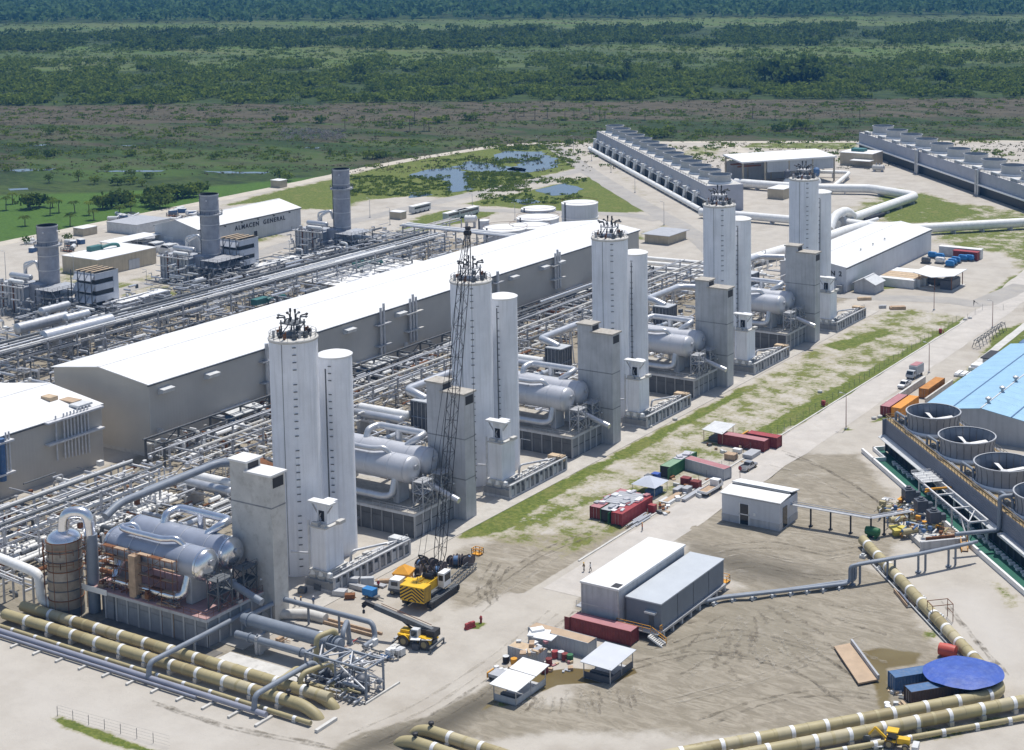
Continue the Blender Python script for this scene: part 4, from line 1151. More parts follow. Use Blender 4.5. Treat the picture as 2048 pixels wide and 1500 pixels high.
for k in range(4):
 y=250+k*56
 clutter('pipework','pipe fittings and valves under the long rack by the hall',-283,-250,y,y+56,.2,6.0,330,40+k,[(mPIPE,3),(mPIPEW,3),(mCONCL,2),(mSTEEL,2),(mRUST,1),(mSTEELD,2)],.5)['group']='pipework under the long rack'
clutter('pipework','white pipes and valves under the open steel rack near the banded column',-285,-236,184,246,.2,4.5,420,51,[(mPIPEW,4),(mPIPE,3),(mSTEEL,2),(mRUST,1),(mSTEELD,2)],.5)
clutter('pipework','cross pipes hung in the open white steel rack',-268,-250,184,246,4.5,8.6,110,52,[(mPIPEW,2),(mPIPE,2),(mSTEELW,3)],.25)
for i in range(6):
 a=G(160+i*8,1085-i*9,1.5)
 single('process_pipe',MB().cyl(V(-262+i*1.5,186+i,1.4),V(-262+i*1.5,236,1.4),.5,10),mPIPEW,'insulated white pipe lying under the open steel rack','pipe',group='insulated pipes under the open rack')
rack('pipe_rack','wide elevated rack west of the white hall roof',-374,-364,262,470,(7.0,9.6),9.5,.9,mSTEEL,31)
rack('pipe_rack','low rack of pipes turning towards the storage tanks',-400,-394,400,520,(5.0,),10,.8,mSTEEL,32)
t=wthing('pipe_rack','rack crossing behind the far end of the white hall roof','pipe rack',(-350,484,0))
for i in range(9):
 x=-392+i*10
 part('column',MB().box(x-.2,x+.2,480,480.4,0,8.4).box(x-.2,x+.2,487,487.4,0,8.4),mSTEEL,t)
 part('cross_beam',MB().box(x-.2,x+.2,480,487.4,8.0,8.4),mSTEEL,t)
for j in range(5):
 part('pipe',MB().cyl(V(-394,481+j*1.4,8.9),V(-310,481+j*1.4,8.9),.3+.15*(j%2),8),[mPIPE,mPIPEW][j%2],t)
for k in range(4):
 y=262+k*54
 clutter('pipework','dense pipework under the elevated rack west of the hall',-398,-345,y,y+54,.3,7.5,380,60+k,[(mPIPE,4),(mPIPEW,1),(mSTEEL,4),(mSTEELD,3),(mCONCL,1)],.5,None,12)['group']='pipework under the western rack'
clutter('pipework','low pipe stubs in the yard beyond the western rack',-420,-330,470,505,.2,4,160,70,[(mPIPE,3),(mSTEEL,3),(mCONCL,1)],.4)
# ================================================================ BUILDINGS
def gable(name,label,cat,x0,x1,y0,y1,he,hr,mw_,mwx,mr,ridge='y',over=.35,group=None,nroof=1,base=0.0):
 """gabled hall; ridge along y or x; walls, roof pitches and fascia as parts"""
 t=wthing(name,label,cat,((x0+x1)/2,(y0+y1)/2,base),group)
 xm,ym=(x0+x1)/2,(y0+y1)/2
 if ridge=='y':
  for y,d in((y0,.25),(y1-.25,.25)):
   P=[(x0,y,base-.2),(x1,y,base-.2),(x1,y,he),(xm,y,hr),(x0,y,he)]
   Q=[(p[0],p[1]+d,p[2])for p in P]
   part('gable_wall',MB().add(P+Q,[(0,1,2,3,4),(9,8,7,6,5)]+[(i,5+i,5+(i+1)%5,(i+1)%5)for i in range(5)]),mw_,t,smooth=0)
  part('side_wall',MB().box(x0,x0+.25,y0+.26,y1-.26,base-.2,he),mwx,t)
  part('side_wall',MB().box(x1-.25,x1,y0+.26,y1-.26,base-.2,he),mwx,t)
  sl_=(hr-he)/(xm-x0)
  n=nroof
  for i in range(n):
   a,b_=y0-over+(y1-y0+2*over)*i/n,y0-over+(y1-y0+2*over)*(i+1)/n-(.03 if n>1 else 0)
   for s in(-1,1):
    xe=xm+s*(xm-x0+over);ze=he-sl_*over
    P=[(xm,a,hr+.08),(xm,b_,hr+.08),(xe,b_,ze+.08),(xe,a,ze+.08)]
    Q=[(p[0],p[1],p[2]+.18)for p in P]
    part('roof_pitch' if n==1 else 'roof_panel',MB().add(P+Q,[(0,1,2,3),(7,6,5,4)]+[(i_,4+i_,4+(i_+1)%4,(i_+1)%4)for i_ in range(4)]),mr,t,smooth=0)
  part('ridge_cap',MB().box(xm-.35,xm+.35,y0-over,y1+over,hr+.20,hr+.32),mr,t)
  for s,x in((-1,x0),(1,x1)):
   part('eave_trim',MB().box(min(x,x+s*.32),max(x,x+s*.32),y0-over*.9,y1+over*.9,he-.35,he-.12),mSTEELD,t)
 else:
  for x,d in((x0,.25),(x1-.25,.25)):
   P=[(x,y0,base-.2),(x,y1,base-.2),(x,y1,he),(x,ym,hr),(x,y0,he)]
   Q=[(p[0]+d,p[1],p[2])for p in P]
   part('gable_wall',MB().add(P+Q,[(4,3,2,1,0),(5,6,7,8,9)]+[((i+1)%5,5+(i+1)%5,5+i,i)for i in range(5)]),mw_,t,smooth=0)
  part('side_wall',MB().box(x0+.26,x1-.26,y0,y0+.25,base-.2,he),mwx,t)
  part('side_wall',MB().box(x0+.26,x1-.26,y1-.25,y1,base-.2,he),mwx,t)
  sl_=(hr-he)/(ym-y0)
  for s in(-1,1):
   ye=ym+s*(ym-y0+over);ze=he-sl_*over
   P=[(x0-over,ym,hr+.08),(x1+over,ym,hr+.08),(x1+over,ye,ze+.08),(x0-over,ye,ze+.08)]
   Q=[(p[0],p[1],p[2]+.18)for p in P]
   part('roof_pitch',MB().add(P+Q,[(0,1,2,3),(7,6,5,4)]+[(i_,4+i_,4+(i_+1)%4,(i_+1)%4)for i_ in range(4)]),mr,t,smooth=0)
 return t
def flatbox(name,label,cat,x0,x1,y0,y1,h,mw_,mr,group=None,over=.15,base=0.0):
 t=wthing(name,label,cat,((x0+x1)/2,(y0+y1)/2,base),group)
 part('wall',MB().box(x0,x1,y0,y1,base-.2,h),mw_,t)
 part('roof',MB().box(x0-over,x1+over,y0-over,y1+over,h,h+.22),mr,t)
 return t
HX0,HX1,HY0,HY1=-316.0,-283.8,254.6,476.0
hall=gable('turbine_hall','long grey hall with white roof running behind the silos','hall',HX0,HX1,HY0,HY1,17.2,19.3,mHALLW,mHALLX,mROOFW,'y',.5,None,22)
part('base_band',MB().box(HX0-.1,HX1+.1,HY0-.1,HY1+.1,-.2,.8),mCONCL,hall)
hood=None
for(px,py)in((333,780),(416,749),(690,660),(800,628),(1085,535),(1108,524),(1000,552)):
 p=G(px,py,15.0)
 y=HY0+(p.y-HY0)
 h_=part('vent_hood',MB().add([(HX1,y-1.8,14.2),(HX1+1.6,y-1.8,14.6),(HX1+1.6,y+1.8,14.6),(HX1,y+1.8,14.2),(HX1,y-1.8,15.7),(HX1+2.0,y-1.8,15.5),(HX1+2.0,y+1.8,15.5),(HX1,y+1.8,15.7)],[(0,1,2,3)[::-1],(4,5,6,7),(0,1,5,4),(1,2,6,5),(2,3,7,6),(3,0,4,7)]),mPALEG,hall)
for(px,py,n,hgt_)in((525,760,1,12),(800,690,2,13),(860,670,3,11),(1065,560,3,10),(1168,525,2,9),(960,600,1,8)):
 p=G(px,py,9.0)
 t=wthing('wall_duct_set','vertical pipes on two wall brackets against the long hall','wall pipes',(HX1+.6,p.y,17.2-hgt_),'pipe sets hung on the long hall wall')
 for k in range(n):
  part('duct',MB().cyl(V(HX1+.9,p.y+k*1.3,17.0-hgt_),V(HX1+.9,p.y+k*1.3,18.6+(k%2)),.38 if n>1 else .5,8),mPIPE,t)
 for zz in(17.0-hgt_*.25,17.0-hgt_*.7):
  part('bracket_platform',MB().box(HX1,HX1+1.7,p.y-2.0,p.y+n*1.3+1.2,zz,zz+.3),mCONCL if n==3 else mSTEEL,t)
for(px,py)in((495,830),(748,733),(1168,587),(1285,545)):
 p=G(px,py,3.5)
 t=wthing('entrance_canopy','pale sloping canopy over a blue door at the long hall','canopy',(HX1+3,p.y,0),'entrance canopies along the long hall')
 part('roof',MB().add([(HX1,p.y-5,5.2),(HX1+5,p.y-5,4.4),(HX1+5,p.y+5,4.4),(HX1,p.y+5,5.2),(HX1,p.y-5,5.4),(HX1+5,p.y-5,4.6),(HX1+5,p.y+5,4.6),(HX1,p.y+5,5.4)],[(3,2,1,0),(4,5,6,7),(0,1,5,4),(1,2,6,5),(2,3,7,6),(3,0,4,7)]),mPALEG,t)
 part('door',MB().box(HX1,HX1+.1,p.y-2,p.y+1,0,3.6),mBLUE,t)
 part('side_sheet',MB().box(HX1+.1,HX1+4.7,p.y-4.9,p.y-4.75,2.8,4.4),mBLUE,t)
 for yy in(-4.6,4.6):part('post',MB().beam((HX1+4.7,p.y+yy,0),(HX1+4.7,p.y+yy,4.5),.2),mSTEEL,t)
for(px,py)in((400,862),(1098,600)):
 p=G(px,py)
 t=wthing('air_handler','square galvanised air handler on legs at the foot of the long hall','air handler',(p.x,p.y,0),'air handlers beside the long hall')
 part('casing',MB().cb(p.x,p.y,1.8,2.6,2.6,3.4),mSTEEL,t)
 part('collar',MB().cb(p.x,p.y,5.2,3.0,3.0,.4),mPALEG,t)
 part('fan_opening',MB().cb(p.x,p.y,5.6,2.0,2.0,.03),mBLACK,t)
 for sx in(-1,1):
  for sy in(-1,1):part('leg',MB().beam((p.x+sx,p.y+sy,0),(p.x+sx,p.y+sy,1.9),.2),mSTEEL,t)
 part('duct',MB().box(p.x+1.3,p.x+8,p.y-.6,p.y+.6,4.0,4.9),mSTEEL,t)
h2=gable('turbine_hall','grey hall with white roof and bundles of wall pipes beside the open rack','hall',-326,-290.8,170,246.8,13.6,16.0,mHALLW,mHALLX,mROOFW,'y',.4,None,9)
t=wthing('pipe_bundle','bundle of white vertical pipes on brackets at the corner of the left hall','wall pipes',(-290,240,4))
for k in range(9):
 part('pipe',MB().cyl(V(-290.2,233.6+k*.95+(1.2 if k>0 else 0),4.4-.1*k),V(-290.2,233.6+k*.95+(1.2 if k>0 else 0),14.6),.2,8),mSTEELW,t)
for zz in(8.4,13.3):part('bracket',MB().box(-290.7,-289.2,230.8,246.2,zz,zz+.4),mSTEELW,t)
t=wthing('wall_exhaust','dark blue curved exhaust duct on brackets against the left hall','duct',(-290,214,4))
part('duct',MB().tube(fillet([(-289.8,219,13.5),(-289.8,219,4.2)],1,3),.75,12),mBLUE,t)
part('panel',MB().box(-290.7,-290.5,211,217.5,6.2,12.0),mGLASS,t)
part('elbow',MB().tube(fillet([(-289.8,212,6.5),(-289.8,214,10.8),(-289.8,216.6,12)],2,4),.8,10,True,.4),mBLUE,t)
for zz in(5.4,12.4):part('bracket',MB().box(-290.7,-289.0,208,221.8,zz,zz+.4),mSTEELW,t)
for dy in(1.2,2.0):part('stack_pipe',MB().cyl(V(-289.8,219+dy,5),V(-289.8,219+dy,14.6),.2,8),mSTEELW,t)
t=wthing('roof_plant','timber pallets and pipe ends on the corner of the left hall roof','roof plant',(-297,240,15.2))
part('pallet',MB().cb(-300.5,240.5,15.0,3.2,2.2,.9),mCARD,t)
part('board',MB().cb(-296.5,243.0,14.7,4.6,2.6,.3),mTAN,t)
part('pipe_end',MB().cb(-292.5,242.5,14.35,3.2,4.0,.5),mPALEG,t)
flatbox('roof_shed','long low cream building beside the western rack','building',-371,-352,402,448,4.2,mBEIGE,mROOFW)
flatbox('roof_shed','small cream shed half hidden by the long hall roof','building',-352,-338,318,340,4.0,mBEIGE,mROOFW)
for(px,py,lb)in((720,533,'teal ducted fan unit on the long low cream building'),(520,606,'teal ducted fan unit on the small cream shed'),(190,500,'teal ducts on the roof of the beige workshop')):
 p=G(px,py,4.6 if px>300 else 6.3)
 t=wthing('fan_unit',lb,'fan unit',(p.x,p.y,p.z-.2))
 part('casing',MB().cb(p.x,p.y,p.z-.2,2.6,5.5,1.8),mTEAL,t)
 part('duct',MB().tube(fillet([(p.x+1.2,p.y+2,p.z+.8),(p.x+2.0,p.y+6,p.z+1.4),(p.x+2.4,p.y+8.5,p.z+.9),(p.x+2.4,p.y+9,p.z-.3)],1.5,4),.6,10),mTEAL,t)
# ================================================================ WESTERN BOILER UNITS
def boiler(px,py,H,sf):
 p=G(px,py)
 x,y=p.x,p.y
 s=[]
 t=wthing('exhaust_stack','grey round exhaust stack with ring platform '+sf,'stack',(x,y,0),'round exhaust stacks of the boiler units')
 R=3.15
 seg=6
 for i in range(seg):
  part('shell_course',MB().lathe([(R,i*H/seg-(.2 if i==0 else 0)),(R,(i+1)*H/seg)],30,(x,y,0)),mCHIM,t)
  part('stiffener',MB().lathe([(R,(i+1)*H/seg-.5),(R+.12,(i+1)*H/seg-.5),(R+.12,(i+1)*H/seg-.25),(R,(i+1)*H/seg-.25)],30,(x,y,0)),mPIPE,t)
 part('lining',MB().lathe([(R-.12,H-4),(R-.12,H-.05),(R,H)],30,(x,y,0)),mBLACK,t)
 part('ring_platform',MB().lathe([(R,H*.76),(R+1.2,H*.76),(R+1.2,H*.76+.5),(R,H*.76+.5)],30,(x,y,0)),mSTEEL,t)
 part('platform_rail',MB().rail([(x+math.cos(k*PI/8)*(R+1.15),y+math.sin(k*PI/8)*(R+1.15),H*.76+.4)for k in range(17)],1.1,.08,3),mSTEELD,t)
 part('ladder',MB().beam((x-R*.9,y-R*.55,1),(x-R*.9,y-R*.55,H),.45,.2),mSTEELD,t)
 for a in(0.4,2.0,3.6,5.2):
  part('warning_light',MB().lathe([(.02,-.3),(.3,0),(.02,.3)],8,(x+math.cos(a)*(R+.3),y+math.sin(a)*(R+.3),H-2)),mWHITE,t)
 s.append(t)
 t=wthing('boiler_house','ribbed grey boiler casing with drums on top '+sf,'boiler',(x-11,y-1,0),'boiler casings beside the exhaust stacks')
 part('casing',MB().box(x-17,x-3.2,y-7.5,y+1,-.2,8.6),mGREYW,t)
 for k in range(9):
  part('buckstay',MB().box(x-17+k*1.7,x-16.7+k*1.7,y-7.85,y-7.5,0,9.4),mRUST if k in(2,5)else mSTEEL,t)
 part('deck',MB().box(x-18,x-2.6,y-8.5,y+1.6,8.6,8.9),mSTEEL,t)
 part('rail',MB().rail([(x-18,y-8.5,8.9),(x-2.6,y-8.5,8.9),(x-2.6,y+1.6,8.9)],1.1,.08,2.5),mSTEELD,t)
 part('steam_drum',MB().lathe([(.05,-.7),(.8,-.4),(1.0,0),(1.0,9),(.8,9.4),(.05,9.7)],16,(x-14,y-3.5,11.2),'x'),mPIPE,t)
 part('steam_drum',MB().lathe([(.05,-.5),(.6,-.3),(.7,0),(.7,6),(.05,6.5)],14,(x-11,y-6.6,10.2),'x'),mPIPEW,t)
 part('riser',MB().tube(fillet([(x-9,y-2,9),(x-9,y-2,14),(x-5,y-1,16.2),(x-4,y-.5,13)],1,4),.55,10).tube(fillet([(x-12,y,9),(x-12,y,14.5),(x-8,y,15.6)],1,4),.4,8),mPIPE,t)
 r=random.Random(4)
 for k in range(14):
  part('top_fitting',MB().cb(x-16+r.uniform(0,12.5),y-7.5+r.uniform(0,8),8.9,r.uniform(.5,1.8),r.uniform(.5,1.4),r.uniform(.6,2.2)),[mPIPEW,mPIPE,mSTEEL,mSTEELD][k%4],t)
 part('inlet_duct',MB().box(x-3.2,x+2.0,y-5.5,y-1.0,-.2,9.8),mCHIM,t)
 s.append(t)
 return s,(x,y)
def filter_house(x,y,sf,z0=3.2):
 t=wthing('filter_house','white louvred filter house on steel legs '+sf,'filter house',(x,y,0),'louvred filter houses of the boiler units')
 for k in range(3):
  zz=z0+1.0+k*3.6
  part('hood_tier',MB().box(x-5.0,x+4.4,y-4.6,y+4.6,zz+.9,zz+3.0),mWALLW,t)
  part('louvre_gap',MB().box(x-4.6,x+4.2,y-4.3,y+4.3,zz-.4,zz+.9),mLOUV,t)
  for j in range(3):
   part('weather_hood',MB().add([(x-4.6+j*3.05,y-4.6,zz+2.6),(x-1.9+j*3.05,y-4.6,zz+2.6),(x-1.9+j*3.05,y-6.0,zz+.6),(x-4.6+j*3.05,y-6.0,zz+.6),(x-4.6+j*3.05,y-4.6,zz+2.8),(x-1.9+j*3.05,y-4.6,zz+2.8),(x-1.9+j*3.05,y-6.05,zz+.8),(x-4.6+j*3.05,y-6.05,zz+.8)],[(0,1,2,3),(7,6,5,4),(1,0,4,5),(2,1,5,6),(3,2,6,7),(0,3,7,4)]),mWALLW,t)
 for j in range(4):
  part('corner_post',MB().beam((x-5+j*3.1,y-6.1,0),(x-5+j*3.1,y-6.1,z0+12),.25),mSTEELD,t)
  part('leg',MB().beam((x-5+j*3.1,y+4.3,0),(x-5+j*3.1,y+4.3,z0+2),.3),mSTEELD,t)
 part('back_panel',MB().box(x+4.2,x+4.45,y+2.6,y+4.6,z0+.3,z0+11.0),mWALLW,t)
 part('base_panel',MB().box(x-4.8,x+4.4,y-4.5,y+4.5,z0+.2,z0+.6),mWALLW,t)
 for k in range(4):
  part('roof_rib',MB().box(x-5.0+k*2.35,x-4.2+k*2.35,y-4.4,y+4.4,z0+11.2,z0+11.55),mCARD,t)
 part('roof',MB().box(x-5.1,x+4.5,y-4.7,y+4.7,z0+11.0,z0+11.2),mROOFW,t)
 part('lower_room',MB().box(x-4.2,x+4.2,y-4.0,y+4.0,-.2,z0+.6),mSTEELD,t)
 part('side_building',MB().box(x+4.8,x+10,y+.5,y+21,-.2,4.4),mGREYW,t)
 part('side_roof',MB().box(x+4.6,x+10.2,y+.3,y+21.2,4.4,4.65),mROOFW,t)
for(px,py,H,sf)in((103,622,28.3,'near the row of drums'),(425,562,31,'in front of the lettered warehouse'),(687,506,32.5,'nearest the pond grass')):
 s,(x,y)=boiler(px,py,H,sf)
for(px,py,sf)in((198,628,'near the beige workshop'),(482,555,'near the lettered warehouse')):
 p=G(px,py);filter_house(p.x,p.y,sf)
def drum(name,label,a,b,R,z,m,group=None):
 p,q=Vector((a[0],a[1],0)),Vector((b[0],b[1],0))
 L=(q-p).length
 t=thing(name,label,'drum',(p.x,p.y,0),math.atan2((q-p).y,(q-p).x),group)
 part('shell',MB().lathe([(R,.6),(R,L-.6)],22,(0,0,z),'x'),m,t)
 part('end_cap',MB().lathe([(.05,0),(R*.6,.12),(R,.6)],22,(0,0,z),'x'),mPIPE,t)
 part('end_cap',MB().lathe([(R,L-.6),(R*.6,L-.12),(.05,L)],22,(0,0,z),'x'),mPIPE,t)
 for f in(.2,.8):part('saddle',MB().box(L*f-.4,L*f+.4,-R*.8,R*.8,-.2,z-R*.7),mCONC,t)
 for f in(.35,.6):part('nozzle',MB().cyl(V(L*f,0,z+R-.1),V(L*f,0,z+R+.9),.3,8),mSTEEL,t)
 return t
drum('deaerator_drum','largest bright drum lying west of the white hall roof',(-368,293),(-367.5,317.5),1.9,9.6,mPIPE)
drum('deaerator_drum','dull grey drum with bright end behind the largest drum',(-381.5,295),(-381.3,313),1.6,10.0,mSTEEL)
drum('deaerator_drum','short bright drum behind the largest drum',(-374.5,306),(-374.3,315),1.25,11.4,mPIPE)
drum('deaerator_drum','small dull drum close to the round stack foot',(-386,307),(-386.3,318),1.2,12.0,mSTEEL)
# ================================================================ WAREHOUSES AND WESTERN YARD
def lettering(name,txt,m,size,loc,rot,parent,sx=1.0,depth=.04):
 cu=bpy.data.curves.new(name,'FONT');cu.body=txt;cu.size=size;cu.extrude=depth;cu.align_x='CENTER';cu.align_y='CENTER'
 cu.space_character=1.25;cu.offset=.02*size
 tmp=bpy.data.objects.new(name,cu);col.objects.link(tmp)
 bpy.context.view_layer.update()
 me=bpy.data.meshes.new_from_object(tmp.evaluated_get(bpy.context.evaluated_depsgraph_get()))
 bpy.data.objects.remove(tmp)
 me.materials.clear();me.materials.append(m)
 o=link(name,me,parent)
 om=ORG[parent.name]
 o.location=Vector(loc)-om;o.rotation_euler=rot;o.scale=(sx,1,1)
 return o
A0,A1=G(411,506),G(594,456)
w1=gable('warehouse','pale grey warehouse with black lettering ALMACEN GENERAL on its side','warehouse',-481,-457.5,A0.y,A1.y,8.6,11.4,mGREYW,mGREYW,mROOFW,'y',.3,None,4)
lettering('lettering','ALMACEN  GENERAL',mBLACK,2.5,(-457.4,(A0.y+A1.y)/2+5,6.0),(PI/2,0,PI/2),w1,1.0)
part('door',MB().box(-457.5,-457.35,A1.y-27,A1.y-25.4,0,3.2),mBLACK,w1)
part('roller_door',MB().box(-476,-471,A0.y-.08,A0.y+.02,0,4.6),mPALEG,w1)
for k in range(6):part('wall_lamp',MB().cb(-457.2,A0.y+5+k*9,7.6,.5,.5,.5),mSTEELD,w1)
w2=gable('warehouse','white warehouse lettered ALMACEN 2 between the last silo and the lane','warehouse',-236,-211.6,490,570,8.2,10.2,mWALLW,mWALLW,mROOFW,'y',.25,None,5)
lettering('lettering','ALMACEN 2',mBLACK,2.3,(-220.5,489.9,6.0),(PI/2,0,0),w2,1.0)
part('roller_door',MB().box(-231,-220,489.92,490.02,0,4.6),mBEIGE,w2)
for k in range(6):part('roof_vent',MB().lathe([(.35,0),(.4,.5),(.05,.7)],8,(-217-(k%2)*9,515+k*5.5,9.6)),mPALEG,w2)
gable('gate_office','small grey block office with pale gabled roof by the white warehouse','building',-209.5,-202.0,491.5,499.5,3.2,5.0,mCONC,mCONC,mPALEG,'y',.5)
single('meter_cabinet',MB().cb(-213,487.8,0,1.9,1.6,2.6).cb(-213,487.8,2.6,2.1,1.8,.15),mCONCD,'square dark cabinet at the corner of the white warehouse','cabinet')
for k in range(6):
 y=505+k*3.05
 t=wthing('site_cabin','white site cabin in the row with rust-streaked roofs beside the warehouse','cabin',(-200,y,0),'site cabins beside the white warehouse')
 part('wall',MB().box(-206.5,-193.5+(k%3),y,y+2.7,0,2.8),mPALEG,t)
 part('roof',MB().box(-206.6,-193.4+(k%3),y-.05,y+2.75,2.8,2.95),mCARD if k in(1,2,3)else mROOFW,t)
t=wthing('open_canopy','open shed with white butterfly roof and dark tanks by the lane','canopy',(-187,512,0))
for sx,sy in((-193,508.5),(-181.5,508.5),(-193,519.5),(-181.5,519.5),(-187,507.5)):part('post',MB().beam((sx,sy,0),(sx,sy,4.6),.25),mRUST,t)
part('roof_leaf',MB().add([(-194.5,507,5.2),(-187.5,505.5,4.4),(-187.5,521,4.4),(-194.5,520,5.2),(-194.5,507,5.4),(-187.5,505.5,4.6),(-187.5,521,4.6),(-194.5,520,5.4)],[(3,2,1,0),(4,5,6,7),(0,1,5,4),(1,2,6,5),(2,3,7,6),(3,0,4,7)]),mROOFW,t)
part('roof_leaf',MB().add([(-187.5,505.5,4.4),(-180,507,5.3),(-180,520,5.3),(-187.5,521,4.4),(-187.5,505.5,4.6),(-180,507,5.5),(-180,520,5.5),(-187.5,521,4.6)],[(3,2,1,0),(4,5,6,7),(0,1,5,4),(1,2,6,5),(2,3,7,6),(3,0,4,7)]),mROOFW,t)
part('floor',MB().box(-194,-180.5,507.5,520.5,-.1,.15),mCONCL,t)
single('fuel_tank',MB().cb(-183.5,513,.15,4.0,9,3.0).cb(-183.5,513,3.15,3.4,8,.3),mCOOL,'dark box tank inside the open butterfly-roof shed','tank')
single('fuel_tank',MB().lathe([(.05,-.4),(1.2,0),(1.2,5),(.05,5.4)],14,(-191.5,514,1.5),'x').box(-190.5,-188,513,515,.15,1.0),mSTEELD,'round dark tank inside the open butterfly-roof shed','tank')
flatbox('trailer_van','long pale trailer van parked beyond the blue engines','trailer',*(lambda p:(p.x-8,p.x+8,p.y,p.y+2.8))(G(1919,515)),3.4,mPALEG,mROOFW)
t=flatbox('container','dark red container parked before the long pale trailer van','container',*(lambda p:(p.x-4.6,p.x+4.6,p.y,p.y+2.5))(G(1930,520)),3.0,mRED,mREDB)
for k,(x,y,m)in enumerate(((*G(*p_).xy,m_)for*p_,m_ in((1865,516,mBLUEV),(1880,519,mBLUEV),(1900,534,mBLUEV),(1912,526,mBLUEV),(1926,522,mBLUEV),(1939,522,mBLUEV),(1905,530,mBLUEV),(1880,527,mPIPEW),(1852,527,mSTEELD)))):
 t=wthing('engine_skid','blue engine set stored on the gravel by the white warehouse' if m is mBLUEV else('pale drum skid stored among the blue engine sets' if m is mPIPEW else 'dark engine skid stored near the warehouse wall'),'engine',(x,y,0),'blue engine sets' if m is mBLUEV else None)
 part('skid',MB().box(x-1.8,x+1.8,y-1,y+1,0,.5),mSTEELD,t)
 part('body',MB().lathe([(.05,-1.8),(.9,-1.5),(1.0,0),(.9,1.5),(.05,1.8)],12,(x,y,1.4),'x').box(x-1.2,x+1.2,y-.7,y+.7,.5,2.3),m,t)
bw=flatbox('workshop','beige workshop with white flat roof and teal ducts','building',-474,-455.5,388,415,6.0,mBEIGE,mROOFW)
part('shutter',MB().box(-455.5,-455.35,402,407,0,3.6),mGREYW,bw)
for k in range(4):
 x,y=-489+k*7.5,432-k*.6
 t=wthing('quonset_hut','round-roofed grey hut with pale front skylight','hut',(x,y+8,0),'round-roofed huts behind the beige workshop')
 v=part('vault',MB().lathe([(3.2,0),(3.2,18)],16,(0,0,0),'x',0,PI),mGREYR,None)
 v.parent=t;v.location=(0,-9,.2);v.rotation_euler=(0,0,PI/2)
 part('end_wall',MB().box(x-3.1,x+3.1,y-1.1,y-.9,0,2.4),mPALEG,t)
 part('skylight',MB().box(x-2.1,x+2.1,y-.6,y+3.6,3.05,3.5),mPALEG,t)
t=wthing('open_canopy','white flat canopy on posts behind the beige workshop','canopy',(-481,427,0))
part('roof',MB().box(-487,-478,416,438,5.0,5.25),mROOFW,t)
for sx in(-486.5,-478.5):
 for sy in(416.5,427,437.5):part('post',MB().beam((sx,sy,0),(sx,sy,5.0),.25),mSTEEL,t)
flatbox('store_block','low block of grey store rooms with flat roof by the track','building',-524,-506.5,452,470,4.0,mPALEG,mGREYR)
flatbox('site_hut','small hut with pale roof among scrap by the track','hut',-530,-524,440,447,3.0,mBEIGE,mROOFW)
r=random.Random(12)
for k in range(34):
 x,y=r.choice(((-565,430),(-545,440),(-540,470),(-530,490),(-515,500),(-525,480))),0
 px,py=r.choice(((r.uniform(330,400),r.uniform(418,442)),(r.uniform(335,405),r.uniform(415,430)),(r.uniform(200,320),r.uniform(432,446)),(r.uniform(20,170),r.uniform(485,505))))
 p=G(px,py)
 k2=k%4
 m,lb=[(mPALEG,'pale scrap tank lying in the western storage yard'),(mWHITE,'white pipe spool lying in the western storage yard'),(mBLUE,'blue crate lying in the western storage yard'),(mSTEELD,'dark frame lying in the western storage yard')][k2]
 t=wthing('stored_item',lb,'scrap',(p.x,p.y,0),lb.split(' lying')[0]+'s')
 a=r.uniform(0,3)
 if k2==0:part('body',MB().tube([(p.x-2.2*math.cos(a),p.y-2.2*math.sin(a),.9),(p.x+2.2*math.cos(a),p.y+2.2*math.sin(a),.9)],.9,12),m,t);part('foot',MB().cb(p.x,p.y,-.1,1.2,1.2,.4,a),mCONC,t)
 elif k2==1:part('body',MB().tube(fillet([(p.x-2.5,p.y,.6),(p.x+.6,p.y+.5,.6),(p.x+1.2,p.y+2.5,1.4)],.8,4),.5,10),m,t);part('flange',MB().cyl(V(p.x-2.6,p.y,.6),V(p.x-2.4,p.y,.6),.8,10),m,t)
 elif k2==2:part('body',MB().cb(p.x,p.y,0,3.2,2.0,1.7,a),m,t);part('lid',MB().cb(p.x,p.y,1.7,3.4,2.2,.15,a),mPALEG,t)
 else:part('body',MB().rail([(p.x-2.5,p.y-1,0),(p.x+2.5,p.y-1,0),(p.x+2.5,p.y+1,0),(p.x-2.5,p.y+1,0)],1.4,.2,1.6),m,t);part('tray',MB().box(p.x-2.4,p.x+2.4,p.y-.9,p.y+.9,.2,.35),mRUST,t)
flatbox('field_shelter','small white shelter beside the track at the edge of the marsh','shelter',*(lambda p:(p.x-3,p.x+3,p.y-2.5,p.y+2.5))(G(558,374)),3.4,mBEIGE,mROOFW)
flatbox('yellow_office','low cream office with grey overhanging roof beyond the hall end','building',-316,-305.5,534.5,549,3.4,mBEIGE,mGREYR,over=1.0)
def tank(px,py,R,h,label,group=None,ladder=True):
 p=G(px,py)
 t=wthing('storage_tank',label,'tank',(p.x,p.y,0),group)
 part('shell',MB().lathe([(R,-.2),(R,h)],40,(p.x,p.y,0)),mWALLW,t)
 part('roof',MB().lathe([(R+.15,h-.15),(R+.15,h+.1),(R*.5,h+.45),(.05,h+.7)],40,(p.x,p.y,0)),mROOFW,t)
 part('rim_rail',MB().lathe([(R+.1,h+.9),(R+.2,h+.9),(R+.2,h+1.0),(R+.1,h+1.0)],40,(p.x,p.y,0)),mRUST,t)
 part('wind_girder',MB().lathe([(R,h*.3),(R+.2,h*.3),(R+.2,h*.34),(R,h*.34)],40,(p.x,p.y,0)),mWHITE,t)
 a=-1.9
 part('ladder',MB().beam((p.x+math.cos(a)*(R+.2),p.y+math.sin(a)*(R+.2),0),(p.x+math.cos(a)*(R+.2),p.y+math.sin(a)*(R+.2),h+1),.6,.3),mSTEELD,t)
 return t
